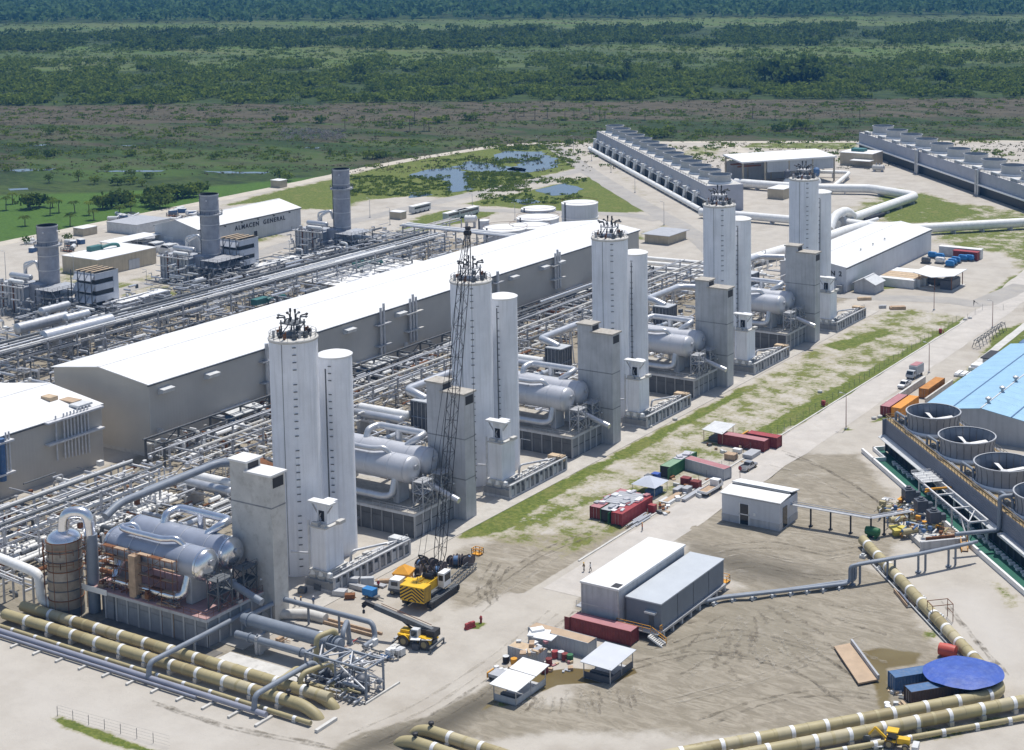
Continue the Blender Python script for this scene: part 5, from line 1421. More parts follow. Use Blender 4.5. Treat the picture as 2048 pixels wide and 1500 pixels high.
tank(1011,484,8.6,5.6,'low wide white tank just behind the hall roof ridge',None)
tank(1076,462,8.6,5.6,'low wide white tank beside the tall white tank',None)
tank(1060,478,8.0,5.4,'low white tank mostly hidden by the hall roof',None)
tank(1160,446,7.6,8.6,'tall white tank with ring girder next to the grass triangle',None)
tank(1077,421,7.5,1.0,'very low white-topped basin tank by the pond lane',None)
tank(968,466,2.2,5.2,'slim white upright tank between the vans and low tanks',None)
drum('gas_tank','white horizontal tank on legs beside the slim upright tank',(-399.5,529),(-394.5,531.5),1.6,3.4,mPIPEW)
for(px,py,L,lb)in((912,437,15,'long white van trailer parked on the grass by the pond lane'),(934,432,14,'second white van trailer parked end to end by the pond lane'),(840,424,12,'white bus body parked alone beside the pond lane')):
 p=G(px,py)
 t=flatbox('parked_trailer',lb,'trailer',p.x-1.3,p.x+1.3,p.y-L/2,p.y+L/2,3.2,mPALEG,mROOFW,base=.7)
 part('window_band',MB().box(p.x+1.3,p.x+1.34,p.y-L/2+.8,p.y+L/2-.8,2.0,2.8),mGLASS,t)
 for k in range(4):part('wheel',MB().cyl(V(p.x+1.0,p.y-L/2+1.5+k*(L-3)/3,.5),V(p.x+1.3,p.y-L/2+1.5+k*(L-3)/3,.5),.5,10),mRUB,t)
p=G(796,437);flatbox('guard_hut','small pale guard hut on the grass by the pond lane','hut',p.x-3,p.x+3,p.y-2,p.y+2,3,mBEIGE,mROOFW)
S=[G(1486,375),G(1668,362)]
t=wthing('pump_shed','tall open pump shed with white roof and grey cladding by the cooling towers','shed',(-328,700,0))
ux=(S[1]-S[0]).normalized();uy=Vector((-ux.y,ux.x,0));L=(S[1]-S[0]).length
q=lambda a,b_,z:S[0]+ux*a+uy*b_+V(0,0,z)
for a in(0,L*.24,L*.5,L*.76,L):
 for b_ in(0,20):part('column',MB().beam(q(a,b_,0),q(a,b_,12),.7),mBEIGE,t)
part('roof',MB().add([q(-1,-1,11.6),q(L+1,-1,11.6),q(L+1,21,12.6),q(-1,21,12.6),q(-1,-1,12.3),q(L+1,-1,12.3),q(L+1,21,13.3),q(-1,21,13.3)],[(3,2,1,0),(4,5,6,7),(0,1,5,4),(1,2,6,5),(2,3,7,6),(3,0,4,7)]),mROOFW,t)
part('cladding',MB().beam(q(L*.26,0,9.0),q(L-.3,0,9.0),.3,5.2),mGREYW,t)
part('end_cladding',MB().beam(q(L,1,9),q(L,19,9),.3,5.2),mGREYW,t)
part('back_wall',MB().beam(q(0,20,5),q(L,20,5),.3,10),mGREYW,t)
part('crane_beam',MB().beam(q(0,6,9.2),q(L*.25,6,9.2),.8).beam(q(0,14,9.2),q(L*.25,14,9.2),.8),mRUST,t)
for k,f in enumerate((.42,.74)):
 c=q(L*f,-6,0)
 t=wthing('cooling_pump','blue-topped vertical pump on the white suction header','pump',(c.x,c.y,0),'vertical pumps before the pump shed')
 part('bowl',MB().lathe([(2.2,0),(2.2,2.0),(1.4,3.4),(.6,4.2)],14,(c.x,c.y,0)),mPIPEW,t)
 part('motor',MB().lathe([(1.3,4.2),(1.5,4.6),(1.5,7.4),(.8,8.2),(.05,8.4)],14,(c.x,c.y,0)),mBLUE if k else mCOOL,t)
p=G(1722,330)
t=flatbox('substation','beige roofless substation block beside the right cooling tower','building',p.x-10,p.x+8,p.y-4,p.y+10,6.5,mBEIGE,mROOFW)
part('annex_roof',MB().box(p.x-2,p.x+9,p.y-10,p.y-4.3,3.4,3.7),mROOFW,t)
part('roof_coolers',MB().box(p.x-6,p.x+1,p.y+1,p.y+6,6.7,8.2),mTEAL,t)
p=G(1755,343);drum('air_tank','cream horizontal tank lying beside the beige substation',(p.x-3,p.y),(p.x+3.5,p.y+1),1.5,1.9,mCONCL)
p=G(1590,395);flatbox('switch_house','low cream switch house behind the tallest far silo','building',p.x-10,p.x-2,p.y-8,p.y+4,4.5,mBEIGE,mROOFW)
# ================================================================ COOLING TOWERS
def fan_stack(par,x,y,z,R,h,m,panels,fan=True,base_m=mWHITE):
 prof=[(R*1.04,0),(R*.985,h*.22),(R*.965,h*.4),(R*.985,h*.7),(R*1.03,h)]
 sk=None
 if panels:
  for k in range(panels):
   a0=2*PI*k/panels+.012;a1=2*PI*(k+1)/panels-.012
   b=MB().lathe(prof,3,(x,y,z),'z',a0,a1)
   pin=[(r_-.14,zz)for r_,zz in prof]
   b.lathe(pin[::-1],3,(x,y,z),'z',a0,a1)
   part('stack_panel',b,m,par)
   am=2*PI*k/panels
   part('panel_rib',MB().tube([(x+math.cos(am)*r_*1.005,y+math.sin(am)*r_*1.005,z+zz)for r_,zz in prof],.07,5),mSTEELD,par)
 else:
  part('stack_shell',MB().lathe(prof+[(r_-.15,zz)for r_,zz in prof[::-1]],32,(x,y,z)),m,par)
 part('rim',MB().lathe([(R*1.03-.16,h),(R*1.03+.14,h),(R*1.03+.14,h+.18),(R*1.03-.16,h+.18)],40,(x,y,z)),mGREYR,par)
 part('base_ring',MB().lathe([(R*1.10,-.05),(R*1.10,.35),(R*1.04,.75)],40,(x,y,z)),base_m,par)
 part('fan_deck',MB().lathe([(R*.96,h*.30),(.05,h*.28)],32,(x,y,z)),mBLACK,par)
 if fan:
  f=part('fan_hub',MB().lathe([(.05,.5),(.7,.4),(.8,0),(.6,-.2)],14,(x,y,z+h*.52)),mPALEG,par)
  for k in range(5):
   a=2*PI*k/5+.5
   u=V(math.cos(a),math.sin(a),0);s=V(-u.y,u.x,0);c=V(x,y,z+h*.54)
   P=[c+u*.6-s*.35+V(0,0,-.08),c+u*.6+s*.35+V(0,0,.12),c+u*(R*.88)+s*.5+V(0,0,.1),c+u*(R*.88)-s*.5+V(0,0,-.06)]
   Q=[v+V(0,0,.1)for v in P]
   part('fan_blade',MB().add(P+Q,[(3,2,1,0),(4,5,6,7),(0,1,5,4),(1,2,6,5),(2,3,7,6),(3,0,4,7)]),mWHITE,f)
CT=V(-137.3,339.2,0);cdir=V(.685,-.729,0)
ca=math.atan2(cdir.y,cdir.x)
t=thing('cooling_tower','near cooling tower of dark blue-grey sheet with open fan stacks','cooling tower',CT,ca)
LN=92
part('frame_core',MB().box(.8,LN,1.2,15.5,-.2,3.8),mLOUV,t)
for k in range(5):
 x0_=k*18.6
 part('louvre_bank',MB().box(x0_+.2,x0_+18.2,.9,1.2,.4,3.9),mLOUV,t)
for k in range(30):part('louvre_post',MB().box(.4+k*3.05,.55+k*3.05,.55,.95,.3,4.0),mCOOL,t)
part('end_wall',MB().box(.0,.4,.0,16,3.0,7.95),mCTWALL,t)
part('drip_skirt',MB().add([(0,-.95,3.6),(61,-.95,3.6),(61,.5,4.15),(0,.5,4.15),(0,-1.0,3.8),(61,-1.0,3.8),(61,.45,4.4),(0,.45,4.4)],[(3,2,1,0),(4,5,6,7),(0,1,5,4),(1,2,6,5),(2,3,7,6),(3,0,4,7)]),mPALEG,t)
part('drip_skirt',MB().box(63.5,LN,-.9,.5,3.7,4.2),mPALEG,t)
for i in range(9):
 z0_=4.2+i*.41
 part('wall_board',MB().add([(0,.5+.02*i,z0_),(LN,.5+.02*i,z0_),(LN,.62+.02*i,z0_+.42),(0,.62+.02*i,z0_+.42),(0,.8,z0_),(LN,.8,z0_),(LN,.9,z0_+.42),(0,.9,z0_+.42)],[(0,1,2,3),(7,6,5,4),(4,5,1,0),(3,2,6,7),(1,5,6,2),(4,0,3,7)]),mCTWALL,t,smooth=0)
part('deck_planking',MB().box(.4,LN,.8,16,7.65,7.9),mDECK,t)
part('back_wall',MB().box(0,LN,16,16.3,3.0,7.95),mCTWALL,t)
part('back_fill',MB().box(.8,LN,15.5,16,-.2,3.0),mLOUV,t)
part('deck_rail',MB().rail([(.2,.8,7.9),(LN,.8,7.9)],1.15,.1,1.5),mDECK,t)
part('deck_rail',MB().rail([(.2,15.8,7.9),(LN,15.8,7.9)],1.15,.08,1.8),mSTEELD,t)
part('deck_rail',MB().rail([(.2,.8,7.9),(.2,15.8,7.9)],1.15,.08,1.2),mDECK,t)
part('deck_pipe',MB().cyl(V(2,2.0,8.35),V(LN,2.0,8.35),.16,8).cyl(V(2,2.5,8.25),V(LN,2.5,8.25),.12,8),mSTEEL,t)
for k in range(5):
 fx=10.4+k*18.3
 fan_stack(t,fx,8.2,7.9,5.9,4.2,mSTACK,24)
 part('riser_pipe',MB().tube(fillet([(fx-7.5,2.2,7.9),(fx-7.5,2.2,10.3),(fx-2.5,2.6,10.3),(fx-2.5,2.6,8.5)],.8,4),.3,10).tube(fillet([(fx-7.0,2.8,7.9),(fx-7.0,2.8,10.0),(fx-2.0,3.2,10.0),(fx-2.0,3.2,8.5)],.8,4),.22,8),mPIPEG,t)
 part('motor_box',MB().box(fx-6,fx-4.4,2.2,3.2,7.9,9.1),mSTEELD,t)
part('outer_riser',MB().tube(fillet([(62.2,-9,4.2),(62.2,.1,4.2),(62.2,.15,10.9),(62.2,3.0,10.9)],.9,5),.42,12),mPIPEG,t)
t=thing('cooling_basin','green-floored concrete basin along the near cooling tower','basin',CT,ca)
part('floor',MB().box(-1,LN,-4.2,.9,-.15,.12),mBASIN,t)
part('outer_wall',MB().box(-1,LN,-4.7,-4.2,-.3,1.0),mWHITE,t)
part('end_wall',MB().box(-1.4,-1.0,-1.8,1.5,-.3,1.0),mWHITE,t)
part('step_wall',MB().box(-1.4,6.4,-1.8,-1.4,-.3,1.0),mWHITE,t)
part('step_wall',MB().box(6.0,6.4,-4.7,-1.8,-.3,1.0),mWHITE,t)
part('fill_slab',MB().box(-1.0,5.99,-4.19,-1.81,-.1,.16),mPAVE,t)
for k in range(58):
 x0_=8+k*1.42
 if 20<x0_<24:continue
 part('pier_block',MB().box(x0_,x0_+.7,-.75-.35*(k%2),.0,.1,.55),mWHITE,t)
t=thing('screen_gantry','white steel gantry straddling the green basin','gantry',CT+cdir*33,ca)
for a,b_ in((0,0),(9,0),(17,0),(25,0)):
 for yy in(-4.4,-.4):part('post',MB().beam((a,yy,.5),(a,yy,4.6),.32),mSTEELW,t)
 part('cross_beam',MB().beam((a,-4.4,4.6),(a,-.4,4.6),.32),mSTEELW,t)
for yy in(-4.4,-.4):part('rail_beam',MB().beam((-3,yy,4.75),(25.2,yy,4.75),.34),mSTEELW,t)
part('end_brace',MB().beam((25,-.4,.6),(21,-.4,4.5),.25).beam((25,-4.4,.6),(21,-4.4,4.5),.25).beam((25,-4.4,4.6),(19,-.4,4.6),.22),mSTEELW,t)
part('grating_deck',MB().box(-4,2.4,-4.6,-.2,4.95,5.1),mPALEG,t)
for k in range(5):part('grating_rail',MB().rail([(-4+k*1.6,-4.6,5.1),(-4+k*1.6,-.2,5.1)],.5,.08,2),mSTEELW,t)
part('hoist_beam',MB().beam((5.6,-5.4,4.7),(5.6,.4,4.7),.4).beam((5.0,-5.2,3.9),(5.0,-3.6,4.4),.3),mAMBER,t)
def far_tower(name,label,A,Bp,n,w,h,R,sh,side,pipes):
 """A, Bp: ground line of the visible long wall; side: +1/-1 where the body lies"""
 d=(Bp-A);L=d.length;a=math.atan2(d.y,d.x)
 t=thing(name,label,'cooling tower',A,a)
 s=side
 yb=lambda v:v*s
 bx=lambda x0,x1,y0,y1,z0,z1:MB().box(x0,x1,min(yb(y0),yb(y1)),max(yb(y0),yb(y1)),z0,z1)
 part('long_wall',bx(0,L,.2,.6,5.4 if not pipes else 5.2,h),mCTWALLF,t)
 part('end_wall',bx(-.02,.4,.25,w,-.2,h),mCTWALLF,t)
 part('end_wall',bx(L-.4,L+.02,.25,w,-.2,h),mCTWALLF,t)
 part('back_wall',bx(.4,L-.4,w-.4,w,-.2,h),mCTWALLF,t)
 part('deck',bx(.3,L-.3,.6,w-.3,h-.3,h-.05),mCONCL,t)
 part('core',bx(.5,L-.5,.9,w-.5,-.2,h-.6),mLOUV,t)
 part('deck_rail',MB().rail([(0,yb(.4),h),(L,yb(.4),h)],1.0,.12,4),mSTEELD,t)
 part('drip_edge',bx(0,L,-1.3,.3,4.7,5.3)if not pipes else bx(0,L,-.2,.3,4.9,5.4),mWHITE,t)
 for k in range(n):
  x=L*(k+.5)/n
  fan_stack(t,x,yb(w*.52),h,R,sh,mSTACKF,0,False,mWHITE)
  if pipes:
   part('louvre_bank',bx(L*k/n+.8,L*(k+1)/n-.8,.0,.4,.6,5.0),mLOUV,t)
   part('cell_frame',bx(L*k/n-.6,L*k/n+.6,-1.6,.3,0,5.2),mWHITE,t)
   part('riser',MB().tube(fillet([(L*k/n+2,yb(-2.2),1.5),(L*k/n+2,yb(-1.4),6.6),(L*k/n+2,yb(.5),7.4)],.8,3),.7,8).tube(fillet([(L*k/n+4.8,yb(-1.2),5.4),(L*k/n+4.8,yb(-1.2),6.8),(L*k/n+4.8,yb(.4),7.2)],.8,3),.6,8),mPIPEW,t)
   part('valve_wheel',MB().cyl(V(L*k/n+2,yb(-1.6),7.2),V(L*k/n+2,yb(-1.6),7.5),.9,8),mPIPEW,t)
  else:
   part('stair_box',bx(x-3.2,x+3.2,.8,2.4,h,h+1.4),mPALEG,t)
 if not pipes:
  for f in(.30,.555,.80):
   part('stair_frame',bx(L*f-1.0,L*f+1.0,-1.4,.2,0,h+.8),mSTEEL,t)
   part('riser',MB().tube(fillet([(L*f+2.2,yb(-1.2),0),(L*f+2.2,yb(-1.2),h+1.4),(L*f+2.2,yb(1.5),h+1.4)],1,4),.45,8),mPIPE,t)
 if pipes:
  part('header_pipe',MB().cyl(V(-3,yb(-3.2),1.5),V(L+2,yb(-3.2),1.5),1.15,14),mPIPEW,t)
  for k in range(n*2):
   part('header_saddle',bx(L*k/n/2-.2,L*k/n/2+.2,-4.2,-2.2,-.1,.7),mCONC,t)
 return t
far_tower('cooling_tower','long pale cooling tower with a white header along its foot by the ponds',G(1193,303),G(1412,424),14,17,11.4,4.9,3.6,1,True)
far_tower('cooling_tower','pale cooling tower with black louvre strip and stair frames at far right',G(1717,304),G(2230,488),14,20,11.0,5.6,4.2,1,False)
# ================================================================ WHITE PIPELINES
def pipeline(name,label,pts,R,m,sup,z=None,ms=mWHITE,band=False,group=None,fr=4):
 P=[G(p[0],p[1],p[2])for p in pts]
 t=wthing(name,label,'pipeline',(P[0].x,P[0].y,0),group)
 Q=fillet(P,fr,6)if len(P)>2 else P
 part('pipe',MB().tube(Q,R,16),m,t)
 tot=0
 for a,b_ in zip(P[:-1],P[1:]):
  L=(b_-a).length;n=max(1,int(L/sup));d=(b_-a).normalized();an=math.atan2(d.y,d.x)
  for k in range(n):
   c=a.lerp(b_,(k+.5)/n)
   part('support',MB().cb(c.x,c.y,-.2,.5,R*2.2,max(.3,c.z-R*.8)+.2,an),mCONC,t)
   if band:part('strap',MB().cyl(c-d*.28,c+d*.28,R*1.06,18),mWHITE,t)
 return t
pipeline('white_pipeline','white pipeline bending round the meadow from the pump shed',[(1470,365,2.6),(1560,372,2.6),(1640,376,2.6),(1740,377,2.6),(1832,392,2.6),(1672,448,2.6)],2.0,mPIPEW,12)
pipeline('white_pipeline','white pipeline leading off to the right along the meadow',[(1650,440,2.6),(1738,452,2.6),(1820,458,2.6),(2048,445,2.6),(2300,430,2.6)],1.9,mPIPEW,12)
pipeline('white_pipeline','white pipeline emerging behind the fourth silo',[(1400,424,2.4),(1500,432,2.4),(1590,440,2.4)],1.7,mPIPEW,12)
pipeline('white_pipeline','thin white branch pipe beside the pipeline junction',[(1650,480,1.2),(1712,462,1.2),(1728,446,1.6),(1755,438,1.6)],.8,mPIPEW,9)
pipeline('white_pipeline','thick white pipe running down to the last process train',[(1735,450,2.6),(1690,462,2.6),(1640,480,2.6),(1540,508,2.6),(1440,540,2.6)],2.0,mPIPEW,12)
pipeline('white_pipeline','white pipe hump arching beside the last silo',[(1660,460,2),(1668,432,6.5),(1692,420,7.5),(1706,432,4)],1.8,mPIPEW,40)
pipeline('thin_water_pipe','straight white pipe running to the beige substation',[(1660,378,2),(1700,345,2.5),(1560,342,3)],.9,mPIPEW,14)
r=random.Random(9)
for(a,c)in(((1735,430),(1765,425)),):
 single('stored_pipe',MB().cyl(G(1728,440,.8),G(1768,428,.8),.8,12),mBLACK,'short black pipe lying beside the pipeline junction','pipe')
clutter('pipework','white pipework and valves behind the last process train',-262,-215,445,520,.3,5.5,240,77,[(mPIPEW,5),(mPIPE,2),(mSTEEL,1),(mCARD,1)],.7)
for k in range(4):
 single('process_pipe',MB().cyl(V(-300,475+k*6,2.2+k*.4),V(-250,482+k*5,2.2+k*.4),.8,10),mPIPEW,'white pipe between the hall end and the last train','pipe',group='white pipes at the hall end')
for k,(px,py)in enumerate(((103,622),(425,562),(687,506))):
 p=G(px,py)
 clutter('pipework','platforms, ducts and pipework packed round the exhaust stack and boiler',p.x-20,p.x+14,p.y-14,p.y+10,.3,7.5,190,500+k,[(mPIPE,3),(mSTEEL,4),(mSTEELD,3),(mPIPEW,2),(mGREYW,1)],.45,None,7)['group']='pipework round the boilers'
 t=wthing('access_tower','open steel access tower with platforms '+('by the row of drums','beside the stack in front of the lettered warehouse','beside the stack nearest the pond grass')[k],'access tower',(p.x+7,p.y-3,0))
 for a in(4,8,12):
  for c in(-9,-3,3):part('post',MB().beam((p.x+a,p.y+c,0),(p.x+a,p.y+c,9.5),.25),mSTEELD,t)
 for z in(4.5,7,9.3):part('platform',MB().box(p.x+3.8,p.x+12.2,p.y-9.2,p.y+3.2,z,z+.12),mSTEEL,t);part('railing',MB().rail([(p.x+12.2,p.y+3.2,z),(p.x+12.2,p.y-9.2,z),(p.x+3.8,p.y-9.2,z)],1.0,.07,2),mSTEELD,t)
 part('bracing',MB().beam((p.x+12,p.y-9,0),(p.x+12,p.y-3,9),.15).beam((p.x+12,p.y-3,0),(p.x+12,p.y-9,9),.15),mSTEELW,t)
for k in range(3):
 y=300+k*62
 clutter('pipework','tightly packed pipes and steelwork between the boilers and the western rack',-412,-378,y,y+62,.2,6.5,330,540+k,[(mPIPE,3),(mSTEEL,3),(mSTEELD,5),(mPIPEW,1),(mCONCL,1)],.42,None,9)['group']='pipework between the boilers and the rack'
# ================================================================ YARD BUILDINGS
t=wthing('control_block','grey concrete block with white roof standing on the edge of the lane','building',(-143.7,238,0))
part('wall',MB().box(-147.4,-139.9,226.6,249.9,-.2,7.4),mCONC,t)
part('roof',MB().box(-147.6,-139.7,226.4,250.1,7.4,7.75),mROOFW,t)
part('roof_hatch',MB().box(-141.6,-140.1,226.9,228.6,7.76,7.8),mBLACK,t)
for z in(3.7,):part('joint_band',MB().box(-147.45,-139.85,226.55,249.95,z,z+.14),mCONCL,t)
part('corner_trim',MB().box(-140.05,-139.84,226.52,226.75,0,7.4),mCONCL,t)
part('corner_trim',MB().box(-147.48,-147.25,226.52,226.75,0,7.4),mCONCL,t)
part('side_landing',MB().box(-150.6,-147.5,229.5,233.0,1.3,1.5).rail([(-150.5,229.6,1.5),(-147.6,229.6,1.5)],.9,.06,1),mSTEEL,t)
t=wthing('module_building','long grey-blue steel module building raised on stilts with amber rails','building',(-136,239,0))
b0,b1,c0,c1=-139.2,-132.3,228.1,251.0
part('wall',MB().box(b0,b1,c0,c1,1.5,5.9),mat('module_wall',(.20,.225,.255),.6,var=.1,scale=.3),t)
part('roof',MB().box(b0-.12,b1+.12,c0-.12,c1+.12,5.9,6.12),mat('module_roof',(.47,.50,.53),.6,var=.08,scale=.3),t)
for k in range(1,4):part('wall_joint',MB().box(b1-.02,b1+.05,c0+k*5.7,c0+k*5.7+.1,1.5,5.9),mSTEELD,t)
part('base_beam',MB().box(b1-.3,b1+.5,c0-.2,c1+1.6,1.05,1.45).box(b0,b1-.3,c0-.2,c0+.2,1.05,1.45),mSTEEL,t)
for k in range(8):
 part('stilt',MB().box(b1-.2,b1+.3,c0+.3+k*3.2,c0+.8+k*3.2,-.2,1.05),mCONC,t)
 part('stilt',MB().box(b0+.2,b0+.7,c0+.3+k*3.2,c0+.8+k*3.2,-.2,1.05),mCONC,t)
part('balcony',MB().box(b0-1.0,b1+.4,c0-1.9,c0-.25,1.3,1.5),mCONCL,t)
part('balcony_rail',MB().rail([(b0-.9,c0-.3,1.5),(b0-.9,c0-1.8,1.5),(b1-1.0,c0-1.8,1.5)],1.1,.08,1.5),mAMBER,t)
part('balcony_rail',MB().rail([(b1+.35,c0-.3,1.5),(b1+.35,c0-1.0,1.5)],1.1,.09,1),mAMBER,t)
part('far_landing',MB().box(b1-1.5,b1+.5,c1+.2,c1+1.8,1.3,1.5).rail([(b1+.4,c1+.3,1.5),(b1+.4,c1+1.7,1.5),(b1-1.4,c1+1.7,1.5)],1.1,.08,1),mAMBER,t)
part('door',MB().box(b1-2.4,b1-1.4,c0-.06,c0+.02,1.5,3.6),mSTEELD,t)
part('door_hood',MB().box(b1-2.9,b1-.8,c0-.8,c0+.0,4.2,4.5),mPALEG,t)
for k in range(8):
 part('stair_tread',MB().box(b1-.9+k*.32,b1-.55+k*.32,c0-3.0,c0-1.6,1.3-k*.165,1.38-k*.165),mCONCL,t)
part('stair_stringer',MB().beam((b1-.9,c0-3.0,1.3),(b1+1.9,c0-3.0,0),.1,.3).beam((b1-.9,c0-1.6,1.3),(b1+1.9,c0-1.6,0),.1,.3),mWHITE,t)
part('stair_rail',MB().beam((b1-.9,c0-1.6,2.4),(b1+1.9,c0-1.6,1.1),.1).beam((b1-.9,c0-1.6,1.9),(b1+1.9,c0-1.6,.6),.08).beam((b1+1.9,c0-1.6,0),(b1+1.9,c0-1.6,1.1),.1),mAMBER,t)
t=wthing('pump_house','small pale building with two-tier white roof and dark doors by the lane','building',(-143,287,0))
part('wall',MB().box(-149.4,-136.3,282.8,291.2,1.5,5.5),mWALLW,t)
part('block_base',MB().box(-149.45,-136.25,282.75,291.25,-.2,1.5),mCONC,t)
part('roof_tier',MB().add([(-149.7,282.5,5.7),(-136.0,282.5,5.7),(-136.0,287.4,6.1),(-149.7,287.4,6.1),(-149.7,282.5,5.9),(-136.0,282.5,5.9),(-136.0,287.4,6.3),(-149.7,287.4,6.3)],[(3,2,1,0),(4,5,6,7),(0,1,5,4),(1,2,6,5),(2,3,7,6),(3,0,4,7)]),mROOFW,t)
part('roof_tier',MB().add([(-149.7,287.8,6.5),(-136.0,287.8,6.5),(-136.0,291.6,5.9),(-149.7,291.6,5.9),(-149.7,287.8,6.7),(-136.0,287.8,6.7),(-136.0,291.6,6.1),(-149.7,291.6,6.1)],[(3,2,1,0),(4,5,6,7),(0,1,5,4),(1,2,6,5),(2,3,7,6),(3,0,4,7)]),mROOFW,t)
part('clerestory',MB().box(-149.4,-136.3,282.9,291.1,5.5,5.72),mSTEELD,t)
part('side_cheek',MB().box(-149.35,-136.35,287.3,287.7,5.7,6.5),mSTEELD,t)
part('door',MB().box(-145.2,-143.3,282.72,282.85,0,4.2),mGLASS,t)
part('door_frame',MB().box(-145.4,-145.2,282.70,282.85,0,4.4).box(-143.3,-143.1,282.70,282.85,0,4.4).box(-145.4,-143.1,282.70,282.85,2.0,2.2),mWHITE,t)
part('side_door',MB().box(-136.35,-136.22,284.2,286.2,.2,4.4),mGLASS,t)
part('wall_sign',MB().cb(-141.9,282.7,2.2,.5,.08,.6),mWHITE,t)
t=wthing('workshop','large workshop with light blue ribbed roof and grey walls','building',(-110,390,0))
y0,y1,xl,xr=358.0,428,-135.0,-105
he,hr=5.6,7.9;xm=(xl+xr)/2
P=[(xl,y0,-.2),(xr,y0,-.2),(xr,y0,he),(xm,y0,hr),(xl,y0,he)]
Q=[(p[0],p[1]+.3,p[2])for p in P]
part('gable_wall',MB().add(P+Q,[(0,1,2,3,4),(9,8,7,6,5)]),mGREYW,t,smooth=0)
part('side_wall',MB().box(xl,xl+.3,y0+.31,y1,-.2,he),mGREYW,t)
part('back_wall',MB().box(xl,xr,y1-.3,y1,-.2,he),mGREYW,t)
for k in range(16):
 a,b_=y0-.4+k*(y1-y0+.8)/16,y0-.4+(k+1)*(y1-y0+.8)/16-.05
 for s in(-1,1):
  if s<0:
   xs=[xl-.5,xl+7.6,xm]
  else:xs=[xr+.5,xr-7.6,xm]
  zf=lambda x:he+(hr-he)*(1-abs(x-xm)/(xm-xl))
  for xa,xb in zip(xs[:-1],xs[1:]):
   dz=.0
   ga=.04*(1 if xb>xa else-1)
   P=[(xa,a,zf(xa)+.05),(xb-ga,a,zf(xb)+.05),(xb-ga,b_,zf(xb)+.05),(xa,b_,zf(xa)+.05)]
   if s>0:P=P[::-1]
   Q=[(p[0],p[1],p[2]+.14)for p in P]
   part('roof_panel',MB().add(P+Q,[(3,2,1,0),(4,5,6,7),(0,1,5,4),(1,2,6,5),(2,3,7,6),(3,0,4,7)]),mBLUER,t,smooth=0)
for xx in(xl+7.6,xm,xr-7.6):
 part('roof_gutter',MB().beam((xx,y0-.4,he+(hr-he)*(1-abs(xx-xm)/(xm-xl))+.26),(xx,y1,he+(hr-he)*(1-abs(xx-xm)/(xm-xl))+.26),.3,.12),mPALEG if xx==xm else mBLUE,t)
for k in range(6):
 xx,yy=xm,y0+5+k*10.5
 zz=he+(hr-he)*(1-abs(xx-xm)/(xm-xl))+.2
 part('turbine_vent',MB().lathe([(.35,0),(.35,.5),(.75,.8),(.75,1.2),(.1,1.5)],10,(xx,yy,zz)),mSTEEL,t)
part('gable_patch',MB().box(xl+6,xl+12,y0-.06,y0+.02,1.8,3.6),mCONC,t)
single('yard_wall',MB().box(-149.6,-149.2,372,399,-.2,1.7).box(-149.7,-149.1,372,399,1.7,1.85),mCONCL,'long pale block wall between the lane and the orange containers','wall')
single('yard_wall',MB().box(-142.3,-142.0,380,400,-.2,1.5).box(-142.4,-141.9,380,400,1.5,1.62),mCONCL,'short pale wall running beside the blue roof eave','wall')
t=wthing('dark_shed','small shed with black roof behind the white sheet stacks','shed',(-137,424,0))
part('wall',MB().box(-141,-133.5,421,429,0,2.6),mGREYW,t)
part('roof',MB().box(-141.5,-133,420.5,429.5,2.6,2.9),mBLACK,t)
for k in range(5):
 x=-144.2+k*1.6
 t=wthing('sheet_stack','stack of pale roofing sheets lying by the black-roofed shed','sheets',(x,411,0),'stacks of pale roofing sheets')
 part('sheet',MB().box(x-.65,x+.65,408.5,413,.0,.55),mPALEG,t)
 part('sheet',MB().box(x-.6,x+.6,409,412.8,.55,.8),mWHITE,t)
single('crate_white',MB().box(-143,-138.5,415,419.5,0,1.2).box(-142.5,-139.5,415.5,419,1.2,1.9),mWHITE,'white covered crates beside the black-roofed shed','crate')
t=wthing('steel_trestles','row of dark steel trestles standing along the lane edge','trestles',(-149,455,0))
for k in range(9):
 y=440+k*3.0
 part('trestle',MB().beam((-150.6,y,0),(-149.8,y,2.4),.14).beam((-148.0,y,0),(-148.8,y,2.4),.14).beam((-150,y,2.4),(-148.6,y,2.4),.14).beam((-150.4,y,.9),(-148.2,y,2.2),.1),mSTEELD,t)
part('rail',MB().beam((-149.8,439,2.45),(-149.8,465,2.45),.12).beam((-148.8,439,2.45),(-148.8,465,2.45),.12),mSTEELD,t)
strip('footpath',[(-143.5,425,0),(-144.5,450,0),(-145.5,478,0),(-141,486,0),(-132,490,0)],2.6,mCONCL,.05,False)
